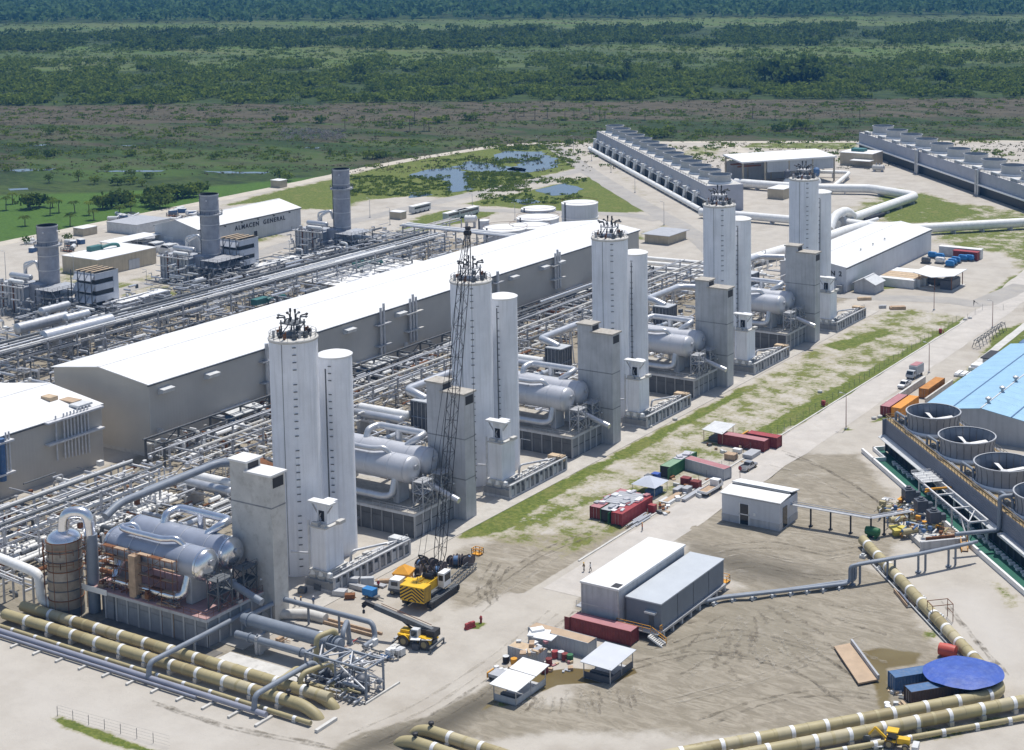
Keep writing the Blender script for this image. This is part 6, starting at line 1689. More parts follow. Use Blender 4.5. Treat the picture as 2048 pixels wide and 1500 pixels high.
# ================================================================ CONTAINERS
def container(label,x,y,a,L,mb,mr,group=None,open_end=False,h=2.59,z=0.0,door=None):
 """corrugated shipping container; x, y is the centre, long axis turned by a from x"""
 t=thing('shipping_container',label,'container',(x,y,z),a,group)
 W=2.44;hl,hw=L/2,W/2
 def corr(p0,p1,n,nrm):
  b=MB();p0,p1=Vector(p0),Vector(p1);d=(p1-p0)/(n*4);vs=[]
  for i in range(n*4+1):
   off=.06 if(i%4)in(1,2)else 0.0
   q=p0+d*i-Vector(nrm)*(.06-off)
   vs+=[q+V(0,0,.16),q+V(0,0,h-.14)]
  b.add(vs,[(2*i,2*i+2,2*i+3,2*i+1)for i in range(n*4)])
  return b
 n=int(L/.55)
 part('side_panel',corr((-hl,-hw,0),(hl,-hw,0),n,(0,-1,0)),mb,t,smooth=0)
 part('side_panel',corr((hl,hw,0),(-hl,hw,0),n,(0,1,0)),mb,t,smooth=0)
 part('end_panel',corr((hl,-hw,0),(hl,hw,0),4,(1,0,0)),mb,t,smooth=0)
 if open_end:
  part('inside',MB().box(-hl+.05,-hl+.1,-hw+.1,hw-.1,.15,h-.15),mBLACK,t)
  part('door_leaf',MB().box(-hl-1.15,-hl,-hw-.08,-hw,.15,h-.12),mb,t)
 else:
  part('end_panel',MB().box(-hl,-hl+.06,-hw,-.02,.16,h-.14).box(-hl,-hl+.06,.02,hw,.16,h-.14),mb,t)
  part('lock_bar',MB().cyl(V(-hl-.04,-.35,.2),V(-hl-.04,-.35,h-.2),.03,6).cyl(V(-hl-.04,.35,.2),V(-hl-.04,.35,h-.2),.03,6),mSTEEL,t)
 for sx in(-1,1):
  for sy in(-1,1):part('corner_post',MB().box(sx*hl-.08,sx*hl+.08,sy*hw-.08,sy*hw+.08,0,h),mb,t)
 part('rails',MB().box(-hl,hl,-hw-.03,-hw+.07,0,.17).box(-hl,hl,hw-.07,hw+.03,0,.17).box(-hl,hl,-hw-.03,-hw+.07,h-.15,h).box(-hl,hl,hw-.07,hw+.03,h-.15,h),mb,t)
 part('roof_sheet',MB().box(-hl+.02,hl-.02,-hw+.02,hw-.02,h-.06,h-.02),mr,t)
 return t
HP=PI/2
container('long dark red container lying in front of the grey control block',-139.6,210.6+14.6,0,12.19,mRED,mPINK,None,True).location=(*G(1208,1272).xy,0)
p0=G(1244,1053);container('bright red container outermost of the three with sheets on top',p0.x-1.22,p0.y+6.1,HP,12.19,mREDB,mREDB)
container('dark green container open at its near end between two red ones',p0.x-4.2,p0.y+6.6,HP,12.19,mGREEN,mGREYR,None,True)
container('dull red container innermost of the three with scrap on its roof',p0.x-7.0,p0.y+7.0,HP,12.19,mRED,mPINK)
p1=G(1340,957);container('green container with a white tarpaulin on its roof beside the grass',p1.x-1.2,p1.y+6.1,HP,12.19,mGREEN,mGREENP,None,True)
p2=G(1415,945);container('grey site office container with red roof',-165.6,306.6,-.2,11.6,mGREYW,mPINK,None)
p3=G(1495,895);container('dark red container by the grey canopy near the lane kerb',-167.2,327.4,-.02,12.19,mRED,mPINK)
p4=G(1536,893);container('dull red container behind the dark red one near the lane kerb',-163.6,331.0,-.02,8,mRED,mREDB)
pa=G(1862,792);
container('orange container with rusty dull roof farther along the yard wall',-144.5,391.0,HP,12.19,mORANGED,mORANGED)
container('bright orange container against the blue roof eave',-144.4,371.8,HP,12.19,mORANGE,mORANGE)
container('faded pinkish red container beside the bright orange one',-147.25,371.7,HP,12.19,mRED,mPINK)
pc=G(1112,1300)
container('grey-brown container behind the rubbish heap',-145.2,217.0,-.03,12.19,mGREYW,mTAN)
container('open-topped grey skip container piled with timber and sacks',-147.6,210.2,-.02,6.06,mGREYW,mCARD,None,False,2.2)
ab=math.atan2(9.5,10.2)
ca_,cb_=G(1822,1417),G(1995,1388)
d_=(cb_-ca_).normalized();ab=math.atan2(d_.y,d_.x)
n_=Vector((-d_.y,d_.x,0))
c1=ca_+d_*6.2+n_*1.3
container('rusty blue container under the round tarpaulin nearest the brown pipes',c1.x,c1.y,ab,12.19,mat('rust_brown_side',(.075,.05,.04),.8,var=.3,scale=.8),mBLUE)
cc_=G(1790,1385);c2=cc_+d_*6.0+n_*1.0
container('blue container under the round tarpaulin farther from the brown pipes',c2.x,c2.y,ab,12.19,mBLUE,mBLUE)
pt=G(1927,1341,3.3)
t=wthing('tarpaulin_canopy','round blue tarpaulin canopy spread over two blue containers','canopy',(pt.x,pt.y,2.6))
prof=[]
b=MB();n=64;vs=[(pt.x,pt.y,3.75)]
for rr2,zz in((.25,3.7),(.5,3.6),(.75,3.42),(1.0,3.0)):
 for k in range(n):
  a=2*PI*k/n
  q=V(pt.x,pt.y,0)+Vector((rt0.x,rt0.y,0))*(6.4*rr2*math.cos(a))+Vector((fh.x,fh.y,0))*(5.7*rr2*math.sin(a))
  vs.append((q.x,q.y,zz+.1*math.sin(5*a)*(rr2>.7)+.035*math.sin(11*a+9*rr2)*rr2))
fs=[(0,1+k,1+(k+1)%n)for k in range(n)]
for j in range(3):
 o=1+j*n
 fs+=[(o+k,o+n+k,o+n+(k+1)%n,o+(k+1)%n)for k in range(n)]
part('sheet',b.add(vs,fs),mBLUET,t)
part('ridge_pole',MB().beam((pt.x-d_.x*4,pt.y-d_.y*4,3.3),(pt.x+d_.x*4,pt.y+d_.y*4,3.3),.1),mSTEELD,t)
part('prop',MB().beam((pt.x+d_.x*6,pt.y+d_.y*6,0),(pt.x+d_.x*6,pt.y+d_.y*6,3.1),.1),mSTEELD,t)
q=G(1895,1313);single('red_drum',MB().lathe([(.05,-1.6),(1.0,-1.4),(1.1,0),(1.0,1.4),(.05,1.6)],14,(0,0,1.1),'x').box(-1,1,-.5,.5,-.1,.4),mat('coral_paint',(.55,.10,.07),.5),'coral red drum peeping out behind the blue tarpaulin','drum',(q.x,q.y,0))
for k,(px,py)in enumerate(((1776,1424),(1780,1432),(1788,1433),(1796,1430),(1774,1418))):
 q=G(px,py)
 t=wthing('white_bucket','white bucket standing near the rusty blue container','bucket',(q.x,q.y,0),'white buckets near the brown pipes')
 part('body',MB().lathe([(.38,0),(.45,1.0)],12,(q.x,q.y,0)),mWHITE,t);part('lid',MB().lathe([(.48,1.0),(.48,1.06),(.05,1.1)],12,(q.x,q.y,0)),mWHITE,t)
r=random.Random(31)
for k in range(14):
 q=G(r.uniform(1782,1825),r.uniform(1378,1418))
 single('rubbish_board',MB().cb(0,0,0,r.uniform(.6,1.8),r.uniform(.3,.8),r.uniform(.1,.5),r.uniform(0,3)),[mCARD,mPALEG,mSTEELD,mWOOD][k%4],'scrap board lying between the two blue containers','scrap',(q.x,q.y,0),'scrap boards between the blue containers')
A,Bq,Cq,D=G(1668,1298),G(1703,1291),G(1757,1364),G(1717,1372)
t=wthing('steel_ramp','long tan ramp deck with a grey side rail lying on the mud','ramp',(A.x,A.y,0))
part('deck',MB().prism([D,Cq,Bq,A],.25,.5),mTAN,t)
part('side_rail',MB().beam(Bq+V(0,0,.75),Cq+V(0,0,.75),.35,.8),mGREYR,t)
for f in(.1,.5,.9):part('bearer',MB().beam(A.lerp(D,f)+V(0,0,.12),Bq.lerp(Cq,f)+V(0,0,.12),.3,.3),mSTEELD,t)
mTARP=mat('crumpled_tarp',(.50,.50,.53),.7,var=.2,scale=1.5,bump=.4)
r=random.Random(8)
for k in range(34):
 x,y=p0.x-r.uniform(.3,8),p0.y+r.uniform(1.0,12)
 z=2.6
 single('sheet_scrap',MB().cb(0,0,0,r.uniform(.5,1.3),r.uniform(.6,2.2),r.uniform(.06,.5),r.uniform(-.3,.3)),[mPALEG,mGREYR,mTARP,mWHITE,mPINK][k%5],'metal sheet scrap lying on the roof of the three containers','scrap',(x,y,z),'sheet scraps on the container roofs')
for k in range(7):
 y=p0.y+5+k*1.0
 single('roofing_sheet',MB().cb(0,0,0,6.0,.95,.08,.12),mGREYR,'long grey roofing sheet laid across the green container roof','sheets',(p0.x-4.2,y,2.63+.02*k),'roofing sheets across the container roofs')
single('roof_tarpaulin',MB().cb(0,0,0,2.2,6,.12,HP*0).cb(.2,1.0,.12,1.6,2.5,.3,.3).cb(-.3,-1.5,.12,1.2,1.6,.25,.8),mTARP,'crumpled pale tarpaulin on the green container roof','tarpaulin',(p1.x-1.2,p1.y+8.5,2.6))
pp=G(1300,985)
t=wthing('tent_canopy','pale grey peaked tent canopy next to the bright red container','tent',(pp.x,pp.y,0))
w=2.7
for sx in(-1,1):
 for sy in(-1,1):part('pole',MB().beam((pp.x+sx*w,pp.y+sy*w,0),(pp.x+sx*w,pp.y+sy*w,2.3),.09),mSTEEL,t)
vs=[(pp.x+sx*(w+.3),pp.y+sy*(w+.3),2.3)for sx,sy in((-1,-1),(1,-1),(1,1),(-1,1))]+[(pp.x,pp.y,3.8)]
part('sheet',MB().add(vs,[(0,1,4),(1,2,4),(2,3,4),(3,0,4)]),mat('tent_sheet',(.50,.53,.60),.7,var=.1),t,smooth=0)
part('crate_under',MB().cb(pp.x+1,pp.y,0,2.4,3.6,1.2),mBLUE,t)
pp=G(1437,880)
t=wthing('sheet_canopy','grey sheet canopy on posts against the dark red containers','canopy',(pp.x,pp.y,0))
for sx in(-2.5,2.5):
 for sy in(-2.7,2.7):part('post',MB().beam((pp.x+sx,pp.y+sy,0),(pp.x+sx,pp.y+sy,3.0),.12),mWOOD,t)
part('roof',MB().add([(pp.x-2.9,pp.y-2.9,2.9),(pp.x+2.8,pp.y-3.4,2.7),(pp.x+3.0,pp.y+3.1,3.4),(pp.x-2.6,pp.y+3.2,3.4),(pp.x-2.9,pp.y-2.9,3.0),(pp.x+2.8,pp.y-3.4,2.8),(pp.x+3.0,pp.y+3.1,3.5),(pp.x-2.6,pp.y+3.2,3.5)],[(3,2,1,0),(4,5,6,7),(0,1,5,4),(1,2,6,5),(2,3,7,6),(3,0,4,7)]),mPALEG,t)
part('work_bench',MB().cb(pp.x,pp.y,0,3.5,3.5,1.0),mSTEELD,t)
yard=[((1372,968),(2.0,1.6,1.4),mRED,'dark red skid tank on the lane-side store','skid','red_skid'),((1392,975),(2.0,1.6,1.4),mRED,'dark red skid tank on the lane-side store','skid','red_skid'),((1357,984),(1.2,3,.9),mGREYR,'long grey crate lying near the red skids','crate','grey_crate'),((1374,984),(1.4,2.2,1.0),mGREYR,'short grey crate lying near the red skids','crate','grey_crate'),((1298,965),(1.6,1.6,1.6),mBLACK,'black water tank behind the peaked tent','tank','black_tank'),((1312,963),(1.6,1.5,1.8),mBLUET,'blue plastic tank behind the peaked tent','tank','blue_tank'),((1305,1024),(1.5,1.2,1.5),mREDB,'small red cabinet at the corner of the bright red container','cabinet','red_cabinet'),((1503,912),(2.4,4.5,.8),mGREYR,'grey flat skid between the containers and the pickup','skid','flat_skid'),((1345,998),(1.2,6,.4),mTAN,'tan plank bundle beside the flatbed truck','planks','plank_bundle'),((1335,1004),(2.5,3,.35),mPALEG,'pale board pile beside the plank bundle','boards','board_pile'),((1385,992),(1.0,8,.5),mSTEEL,'bundle of grey pipes beside the flatbed truck','pipes','pipe_bundle'),((1462,918),(2.5,2.0,1.2),mWOOD,'brown scrap crate heap behind the pickup','crate','crate_heap'),((1475,905),(2.0,1.2,.8),mWHITE,'white drum crate behind the pickup','crate','white_crate'),((1490,882),(.4,3.2,2.0),mAMBER,'amber steel frame leaning by the dark red container','frame','amber_frame')]
for(pxy,(sx,sy,h),m,lb,ct,nm)in yard:
 q=G(*pxy)
 t=wthing(nm,lb,ct,(q.x,q.y,0),'dark red skid tanks' if nm=='red_skid' else None)
 part('body',MB().cb(q.x,q.y,.05,sx,sy,h),m,t)
 part('rim',MB().cb(q.x,q.y,h+.05,sx*1.04,sy*1.04,.08),mSTEELD if m in(mBLACK,)else m,t)
 part('runner',MB().cb(q.x-sx*.3,q.y,-.05,.2,sy*.95,.1).cb(q.x+sx*.3,q.y,-.05,.2,sy*.95,.1),mSTEELD,t)
for k in range(9):
 q=G(1262+k*4.5,1050-k*2.6)
 single('pipe_length',MB().cyl(V(0,-3+(k%3)*.4,.18+.3*(k//5)),V(0,3,.18+.3*(k//5)),.17,8),mPIPE,'grey pipe length lying along the bright red container','pipe',(p0.x+.9+(k%5)*.4,p0.y+3+(k%3),0),'grey pipe lengths by the red container')
r=random.Random(77)
for k in range(46):
 q=G(*r.choice([(r.uniform(1385,1500),r.uniform(878,925)),(r.uniform(1330,1420),r.uniform(955,1005)),(r.uniform(1290,1340),r.uniform(1010,1030))]))
 single('loose_scrap',MB().cb(0,0,0,r.uniform(.4,1.6),r.uniform(.3,1.2),r.uniform(.1,.8),r.uniform(0,3)),[mWHITE,mPALEG,mWOOD,mSTEELD,mRUST,mCARD][k%6],'loose scrap piece lying among the lane-side stores','scrap',(q.x,q.y,0),'loose scrap among the lane-side stores')
def lean_shed(label,px,sx,sy,h,mr,wallm,two):
 q=G(*px)
 t=wthing('open_shelter',label,'shelter',(q.x,q.y,0))
 x0,x1,y0,y1=q.x-sx/2,q.x+sx/2,q.y-sy/2,q.y+sy/2
 for xx in(x0,x1):
  for yy in(y0,(y0+y1)/2,y1):part('post',MB().beam((xx,yy,0),(xx,yy,h),.13),mSTEEL,t)
 part('low_wall',MB().box(x0,x1,y0,y0+.1,0,1.1).box(x1-.1,x1,y0+.1,y1,0,1.1),wallm,t)
 part('floor',MB().box(x0,x1,y0,y1,-.1,.08),mCONC,t)
 part('bench',MB().box(x0+.5,x1-.5,y0+1,y0+1.8,.08,.9),mSTEELD,t)
 sp=[(y0-.5,(y0+y1)/2+.6,0),((y0+y1)/2+.8,y1+.5,.35)]if two else[(y0-.4,y1+.4,0)]
 for a,b_,dz in sp:
  part('roof',MB().add([(x0-.5,a,h+dz),(x1+.5,a,h+dz-.15),(x1+.5,b_,h+dz+.2),(x0-.5,b_,h+dz+.3),(x0-.5,a,h+dz+.1),(x1+.5,a,h+dz-.05),(x1+.5,b_,h+dz+.3),(x0-.5,b_,h+dz+.4)],[(3,2,1,0),(4,5,6,7),(0,1,5,4),(1,2,6,5),(2,3,7,6),(3,0,4,7)]),mr,t)
lean_shed('open shelter with two white roof leaves over low grey walls',(1040,1385),4.2,8.2,2.7,mROOFW,mGREYW,True)
lean_shed('open shelter with grey roof over dark barred sides in the puddle',(1217,1345),5.0,7.0,2.7,mat('shelter_roof',(.55,.57,.60),.6,var=.06),mCOOL,False)
r=random.Random(14)
for k,(px,py,m)in enumerate(((1110,1315,mREDB),(1122,1316,mGREYR),(1130,1320,mRED),(1098,1330,mRED),(1012,1325,mBLACK),(1028,1330,mAMBER),(1090,1345,mRED),(1140,1322,mGREEN))):
 q=G(px,py)
 t=wthing('oil_drum',{id(mREDB):'bright red oil drum',id(mGREYR):'grey-lidded oil drum',id(mRED):'dull red oil drum',id(mBLACK):'black oil drum with pale lid',id(mAMBER):'amber oil drum',id(mGREEN):'green oil drum'}[id(m)]+' standing beside the grey camp containers','drum',(q.x,q.y,0),'dull red oil drums' if m is mRED else None)
 part('body',MB().lathe([(.55,0),(.55,.5),(.58,.52),(.55,.56),(.55,1.15)],14,(q.x,q.y,0)),m,t)
 part('lid',MB().lathe([(.56,1.15),(.50,1.16),(.05,1.14)],14,(q.x,q.y,0)),mPALEG if m in(mBLACK,mGREYR)else m,t)
for k in range(40):
 px,py=r.choice([(r.uniform(1095,1160),r.uniform(1320,1345)),(r.uniform(1035,1110),r.uniform(1288,1335)),(r.uniform(990,1035),r.uniform(1335,1355))])
 q=G(px,py)
 zz=0 if px>1092 or px<1036 else 2.25
 single('rubbish_piece',MB().cb(0,0,0,r.uniform(.4,1.7),r.uniform(.3,1.2),r.uniform(.08,.6),r.uniform(0,3)),[mWHITE,mPALEG,mCARD,mWOOD,mPINK,mGREYR][k%6],'piece of rubbish heaped round the grey camp containers' if zz==0 else 'piece of timber or sacking piled on the grey skip','rubbish',(q.x,q.y,zz),'rubbish heap by the camp' if zz==0 else 'pile on the grey skip')
q=G(1065,1278);single('white_tarpaulin',MB().cb(0,0,2.6,3.6,2.6,.2,.4).cb(-.8,.6,2.8,2.2,1.4,.35,.9).cb(1.6,-.6,2.6,3.5,2.2,.15,.1),mWHITE,'crumpled white tarpaulin over the grey-brown camp container','tarpaulin',(-148.2,214.6,.05))
q=G(995,1357)
t=wthing('cart','grey-topped cart with amber side left beside the white-roofed shelter','cart',(q.x,q.y,0))
part('tray',MB().cb(q.x,q.y,.6,2.0,2.4,.5),mGREYR,t);part('side',MB().cb(q.x-1.1,q.y-.4,.4,.2,1.8,.9),mAMBER,t)
for sy in(-.8,.8):part('wheel',MB().cyl(V(q.x-.9,q.y+sy,.35),V(q.x-.7,q.y+sy,.35),.35,10),mRUB,t)
# ================================================================ FIBREGLASS PIPELINES
def frp(label,P,R,sp,first=2.0,m=mFRP,strap=True,group=None,bend=5,fl=()):
 t=wthing('fibreglass_pipeline',label,'pipeline',(P[0].x,P[0].y,0),group)
 part('pipe',MB().tube(fillet(P,bend,7)if len(P)>2 else P,R,20),m,t)
 rq=random.Random(int(P[0].y*10))
 for a,b_ in zip(P[:-1],P[1:]):
  L=math.hypot(b_.x-a.x,b_.y-a.y);d=(b_-a).normalized();an=math.atan2(d.y,d.x);s=first
  if abs(d.z)>.15:continue
  while s<L-1.5:
   c=a.lerp(b_,s/L)
   part('saddle',MB().cb(c.x,c.y,-.2,.7,R*2.3,max(.25,c.z-R*.6)+.2,an),mCONCL,t)
   if strap:
    part('strap',MB().tube([c-d*.32,c+d*.32],R*1.05,20),mWHITE,t)
   part('coupling',MB().tube([c+d*(sp*.5-.25),c+d*(sp*.5+.25)],R*1.035,20),m,t)
   if strap and R>.5 and rq.random()<.55:part('spool',MB().tube([c+d*.36,c+d*(sp*rq.choice((.5,.94))-.3)],R*1.008,20),rq.choice((mFRP2,mFRP3,mFRP3)),t)
   s+=sp
 for f in fl:
  c=P[0].lerp(P[1],f)
  part('vent_valve',MB().cyl(c+V(0,0,R-.1),c+V(0,0,R+.5),.2,8).lathe([(.05,R+.4),(.42,R+.6),(.42,R+.9),(.05,R+1.1)],10,c),mBLACK,t)
 return t
R=.9
yA,yB=177.9,181.7
frp('thick brown pipeline nearest the sandy forecourt with white straps',[V(-237,yA,1.3),V(-167.2,yA,1.3),V(-164.2,yA,.1),V(-163.6,yA,-2.2)],R,5.9,6,fl=(.955,),bend=4)
frp('thick brown pipeline beside the dark plinth with white straps',[V(-237,yB,1.3),V(-167.4,yB,1.3),V(-164.4,yB,.1),V(-163.8,yB,-2.2)],R,5.9,7.5,fl=(.965,),bend=4)
frp('thin brown water pipe with small white clips beside the grey pipe',[V(-236,175.2,.55),V(-163.5,175.2,.55)],.36,5.9,4.5)
q0,q1=G(-60,1240,.6),G(515,1420,.6)
gl=wthing('grey_pipeline','grey-blue pipe on sleepers along the edge of the sandy forecourt','pipeline',(q0.x,q0.y,0))
part('pipe',MB().cyl(V(-245,173.6,.75),V(-171,173.6,.75),.45,14).cyl(V(-245,172.7,.55),V(-185,172.7,.55),.22,10),mat('lavender_grey_pipe',(.29,.30,.36),.5,var=.12),gl)
for k in range(13):
 x=-238+k*5.6
 part('sleeper',MB().box(x-.25,x+.25,171.0,174.6,-.1,.3),mCONCL,gl)
single('concrete_kerb_beam',MB().beam(G(632,1463,.2),G(672,1437,.2),.6,.5),mCONCL,'pale concrete beam lying across the pipeline ends','beam')
for k,(a,lb)in enumerate((((800,1476),'brown pipeline rising from the ground beyond the lane, inner one'),((780,1500),'brown pipeline rising from the ground beyond the lane, outer one'))):
 s0=G(*a,.6)
 frp(lb,[V(-149.2,yB-3.8*k,-2.2),V(-148.6,yB-3.8*k,.0),V(-146.2,yB-3.8*k,.85),V(-116,yB-3.8*k-1,.9)],R,5.9,4.5,bend=3)
 c=V(-145.4,yB-3.8*k,.75);
 single('vent_valve',MB().cyl(c+V(0,0,.7),c+V(0,0,1.3),.2,8).lathe([(.05,1.1),(.42,1.25),(.42,1.6),(.05,1.75)],10,c),mBLACK,'round black vent valve on the '+('inner' if k==0 else 'outer')+' pipeline beyond the lane','valve')
K=[G(1726,1083,1.3),G(1775,1135,1.3),G(1990,1368,1.3),G(2018,1398,1.3)]
e0,e1=G(1990,1392,1.3),G(1420,1497,1.3)
kn=G(2012,1385,1.3)
frp('thick brown pipeline running from the blue pumps to the corner bend',[G(1726,1080,1.2),kn,G(1400,1500,1.2),G(1200,1540,1.2)],1.0,5.6,3,bend=4)
dd=(G(1400,1500,1.3)-kn).normalized();nn=Vector((-dd.y,dd.x,0))
frp('thick brown pipeline passing the corner bend and leaving to the right',[G(2300,1352,1.3),G(2048,1402,1.3),G(1560,1496,1.3),G(1300,1545,1.3)],.95,5.6,2,bend=4)
frp('thin brown pipe on white feet beside the right-hand pipelines',[G(2300,1385,.6),G(2048,1435,.6),G(1720,1493,.6),G(1500,1532,.6)],.4,5.6,2.5,bend=4)
single('service_pipe',MB().cyl(G(1738,1120,.3),G(1985,1382,.3),.12,8),mPALEG,'thin pale service pipe along the foot of the thick brown pipeline','pipe')
for(px,py)in((1726,1115),(1760,1140),(1800,1162),(1845,1200),(1880,1235),(1905,1268)):
 q=G(px,py);single('drain_box',MB().cb(0,0,-.1,1.2,.9,.6).cb(0,0,.5,.6,.5,.3),mPALEG,'pale drain box at the foot of the thick brown pipeline','drain box',(q.x,q.y,0),'drain boxes along the brown pipeline')
q=G(1880,1240)
t=wthing('portal_frame','thin rusty portal frame straddling the thick brown pipeline','frame',(q.x,q.y,0))
dk=(kn-K[0]).normalized();nk=Vector((-dk.y,dk.x,0));nk.z=0
for s in(-1,1):
 for u_ in(-1.2,1.2):
  c=q+nk*1.9*s+dk*u_
  part('post',MB().beam((c.x,c.y,0),(c.x,c.y,3.2),.1),mRUST,t)
for u_ in(-1.2,1.2):
 a,c=q+nk*1.9+dk*u_,q-nk*1.9+dk*u_
 part('head_bar',MB().beam((a.x,a.y,3.2),(c.x,c.y,3.2),.1),mRUST,t)
for s in(-1,1):
 a,c=q+nk*1.9*s+dk*1.2,q+nk*1.9*s-dk*1.2
 part('side_bar',MB().beam((a.x,a.y,3.2),(c.x,c.y,3.2),.1).beam((a.x,a.y,1.6),(c.x,c.y,1.6),.08),mRUST,t)
q=G(1808,1198)
t=wthing('timber_trough','narrow timber trough holding a bright pipe beside the brown pipeline','trough',(q.x,q.y,0))
a,c=G(1795,1182),G(1822,1215)
part('side',MB().beam(a+nk*.7+V(0,0,.3),c+nk*.7+V(0,0,.3),.15,.6),mWOOD,t);part('side',MB().beam(a-nk*.7+V(0,0,.3),c-nk*.7+V(0,0,.3),.15,.6),mWOOD,t)
part('floor',MB().beam(a+V(0,0,.05),c+V(0,0,.05),1.3,.1),mSTEELD,t);part('pipe',MB().cyl(a.lerp(c,.15)+V(0,0,.35),a.lerp(c,.85)+V(0,0,.35),.22,8),mCHROME,t)
t=wthing('low_pipe_run','low twin grey pipe run on stools from the module building to the pumps','pipe run',(-120,255,0))
L1=[G(1372,1213,.8),G(1440,1196,.8),G(1560,1183,.8),G(1690,1168,.8),G(1694,1132,3.6),G(1830,1108,3.6),G(1945,1090,3.6)]
L1[4]=Vector((L1[3].x+.8,L1[3].y+.9,3.8));
top=[G(1700,1132,3.8),G(1830,1110,3.8),G(1945,1086,3.8)]
for k in range(3):
 o=V(.35*k,.75*k,0)
 pts=[L1[0]+o*.8,L1[1]+o*.8,L1[2]+o*.8,L1[3]+o*.6-V(.9*k,.4*k,0),V(top[0].x,top[0].y,.8)+o*.8-V(.9*k*0,0,0),top[0]+o*.8,top[1]+o*.8,top[2]+o*.8]
 part('pipe',MB().tube(fillet(pts,.8,4),.32 if k!=1 else .24,10),mPIPEG,t)
for a,c,n in((L1[0],L1[1],2),(L1[1],L1[2],3),(L1[2],L1[3],4)):
 for k in range(n):
  q=a.lerp(c,(k+.5)/n);part('stool',MB().cb(q.x+.3,q.y+.6,-.1,.35,2.2,.7,.3).cb(q.x+.3,q.y+.6,-.15,1.0,1.2,.25),mPALEG,t)
for f in(.02,.30,.55,.8):
 q=top[0].lerp(top[2],f);part('tall_post',MB().beam((q.x,q.y,0),(q.x,q.y,3.6),.35).beam((q.x+.8,q.y+1.6,0),(q.x+.8,q.y+1.6,3.6),.35).beam((q.x-.2,q.y-.4,3.5),(q.x+1.0,q.y+2.0,3.5),.3).cb(q.x,q.y,-.1,.9,.9,.4),mPIPEG,t)
t=wthing('cable_bridge','elevated cable tray on dark posts from the small pale building','cable tray',(-128,287,0))
B0=[G(1590,1013,4.2),G(1740,1040,4.2),G(1825,1022,4.2)]
B0=[V(-136.3,288.2,3.9),G(1742,1036,3.9),G(1822,1022,3.9)]
for a,c in zip(B0[:-1],B0[1:]):
 part('tray',MB().beam(a,c,1.1,.12),mSTEEL,t)
 for s in(0,.5):part('side_rail',MB().beam(a+V(.2,.5,s),c+V(.2,.5,s),.1).beam(a+V(-.2,-.5,s),c+V(-.2,-.5,s),.1),mSTEEL,t)
for f in(.25,.5,.75,1.0):
 q=B0[0].lerp(B0[1],f);part('post',MB().beam((q.x,q.y,0),(q.x,q.y,3.9),.28).cb(q.x,q.y,-.1,.7,.7,.3),mBLACK,t)
for f in(.33,.95):
 q=B0[1].lerp(B0[2],f);part('post',MB().beam((q.x,q.y,0),(q.x,q.y,3.9),.28).cb(q.x,q.y,-.1,.7,.7,.3),mBLACK,t)
q0=G(1800,1105)
t=wthing('pump_pit','concrete pump pit with timber shuttering below the grey motors','pit',(q0.x,q0.y,0))
def cl(a,b_,z):return CT+cdir*a+Vector((-cdir.y,cdir.x,0))*b_+V(0,0,z)
part('slab',MB().prism([cl(36,-6,0),cl(36,-14,0),cl(58,-14,0),cl(58,-6,0)],-.2,1.0),mCONCL,t)
part('front_wall',MB().prism([cl(58,-14.5,0),cl(58,-5,0),cl(58.6,-5,0),cl(58.6,-14.5,0)],-.2,1.8),mCONC,t)
part('shutter',MB().prism([cl(57.2,-13,0),cl(57.2,-7,0),cl(57.6,-7,0),cl(57.6,-13,0)],1.0,2.2),mRUST,t)
for k in range(8):part('board',MB().beam(cl(50+k*.8,-8,1.2+.1*(k%2)),cl(52+k*.9,-4.8,1.3),.25,.08),mWOOD,t)
part('board',MB().beam(cl(57.7,-5.2,1.6),cl(61,-6.4,.2),1.0,.12),mCARD,t)
part('guard',MB().beam(cl(57.7,-4.6,1.6),cl(61,-5.8,.3),.15,.9).beam(cl(57.7,-5.9,1.6),cl(61,-7.1,.3),.15,.9),mAMBER,t)
for k in range(3):
 c=cl(37.5+k*6.6,-8.6,0)
 t=wthing('vertical_pump','dark grey motor on a blue pump body beside the green basin','pump',(c.x,c.y,0),'three vertical pumps by the green basin')
 part('motor',MB().cb(c.x,c.y,2.6,2.3,2.3,2.2,ca),mCOOL,t)
 part('terminal_box',MB().cb(c.x+1.6,c.y+.6,3.0,1.2,1.2,1.3,ca),mCOOL,t)
 part('fan_cowl',MB().lathe([(.75,0),(.75,.25),(.5,.3),(.5,.6),(.05,.7)],14,(c.x,c.y,4.8)),mCOOL,t)
 part('pump_body',MB().lathe([(1.0,0),(1.0,1.4),(.6,2.0),(.6,2.7)],14,(c.x,c.y,0)),mBLUEV if False else mBLUE,t)
 e=cl(38.5+k*6.6,-15.6,1.4)
 part('discharge',MB().tube(fillet([V(c.x,c.y,1.5),c.lerp(e,.5)+V(0,0,1.4-c.lerp(e,.5).z),e],1,3),.62,12),mFRP,t)
 part('flange',MB().cyl(c.lerp(e,.45)+V(0,0,1.4-c.lerp(e,.45).z),c.lerp(e,.53)+V(0,0,1.4-c.lerp(e,.53).z),.85,12),mPALEG,t)
 part('hand_wheel',MB().cyl(c.lerp(e,.3)+V(0,0,2.4),c.lerp(e,.3)+V(0,0,2.5),.5,10).cyl(c.lerp(e,.3)+V(0,0,1.2),c.lerp(e,.3)+V(0,0,2.4),.1,6),mAMBER,t)
q=G(1745,1075);single('green_tank',MB().lathe([(.05,-1.7),(.8,-1.4),(1.0,0),(.8,1.4),(.05,1.7)],14,(0,0,1.3),'x').box(-.9,-.6,-.7,.7,-.1,.7).box(.6,.9,-.7,.7,-.1,.7),mGREEN,'dark green rounded tank at the head of the brown pipeline','tank',(q.x,q.y,0))
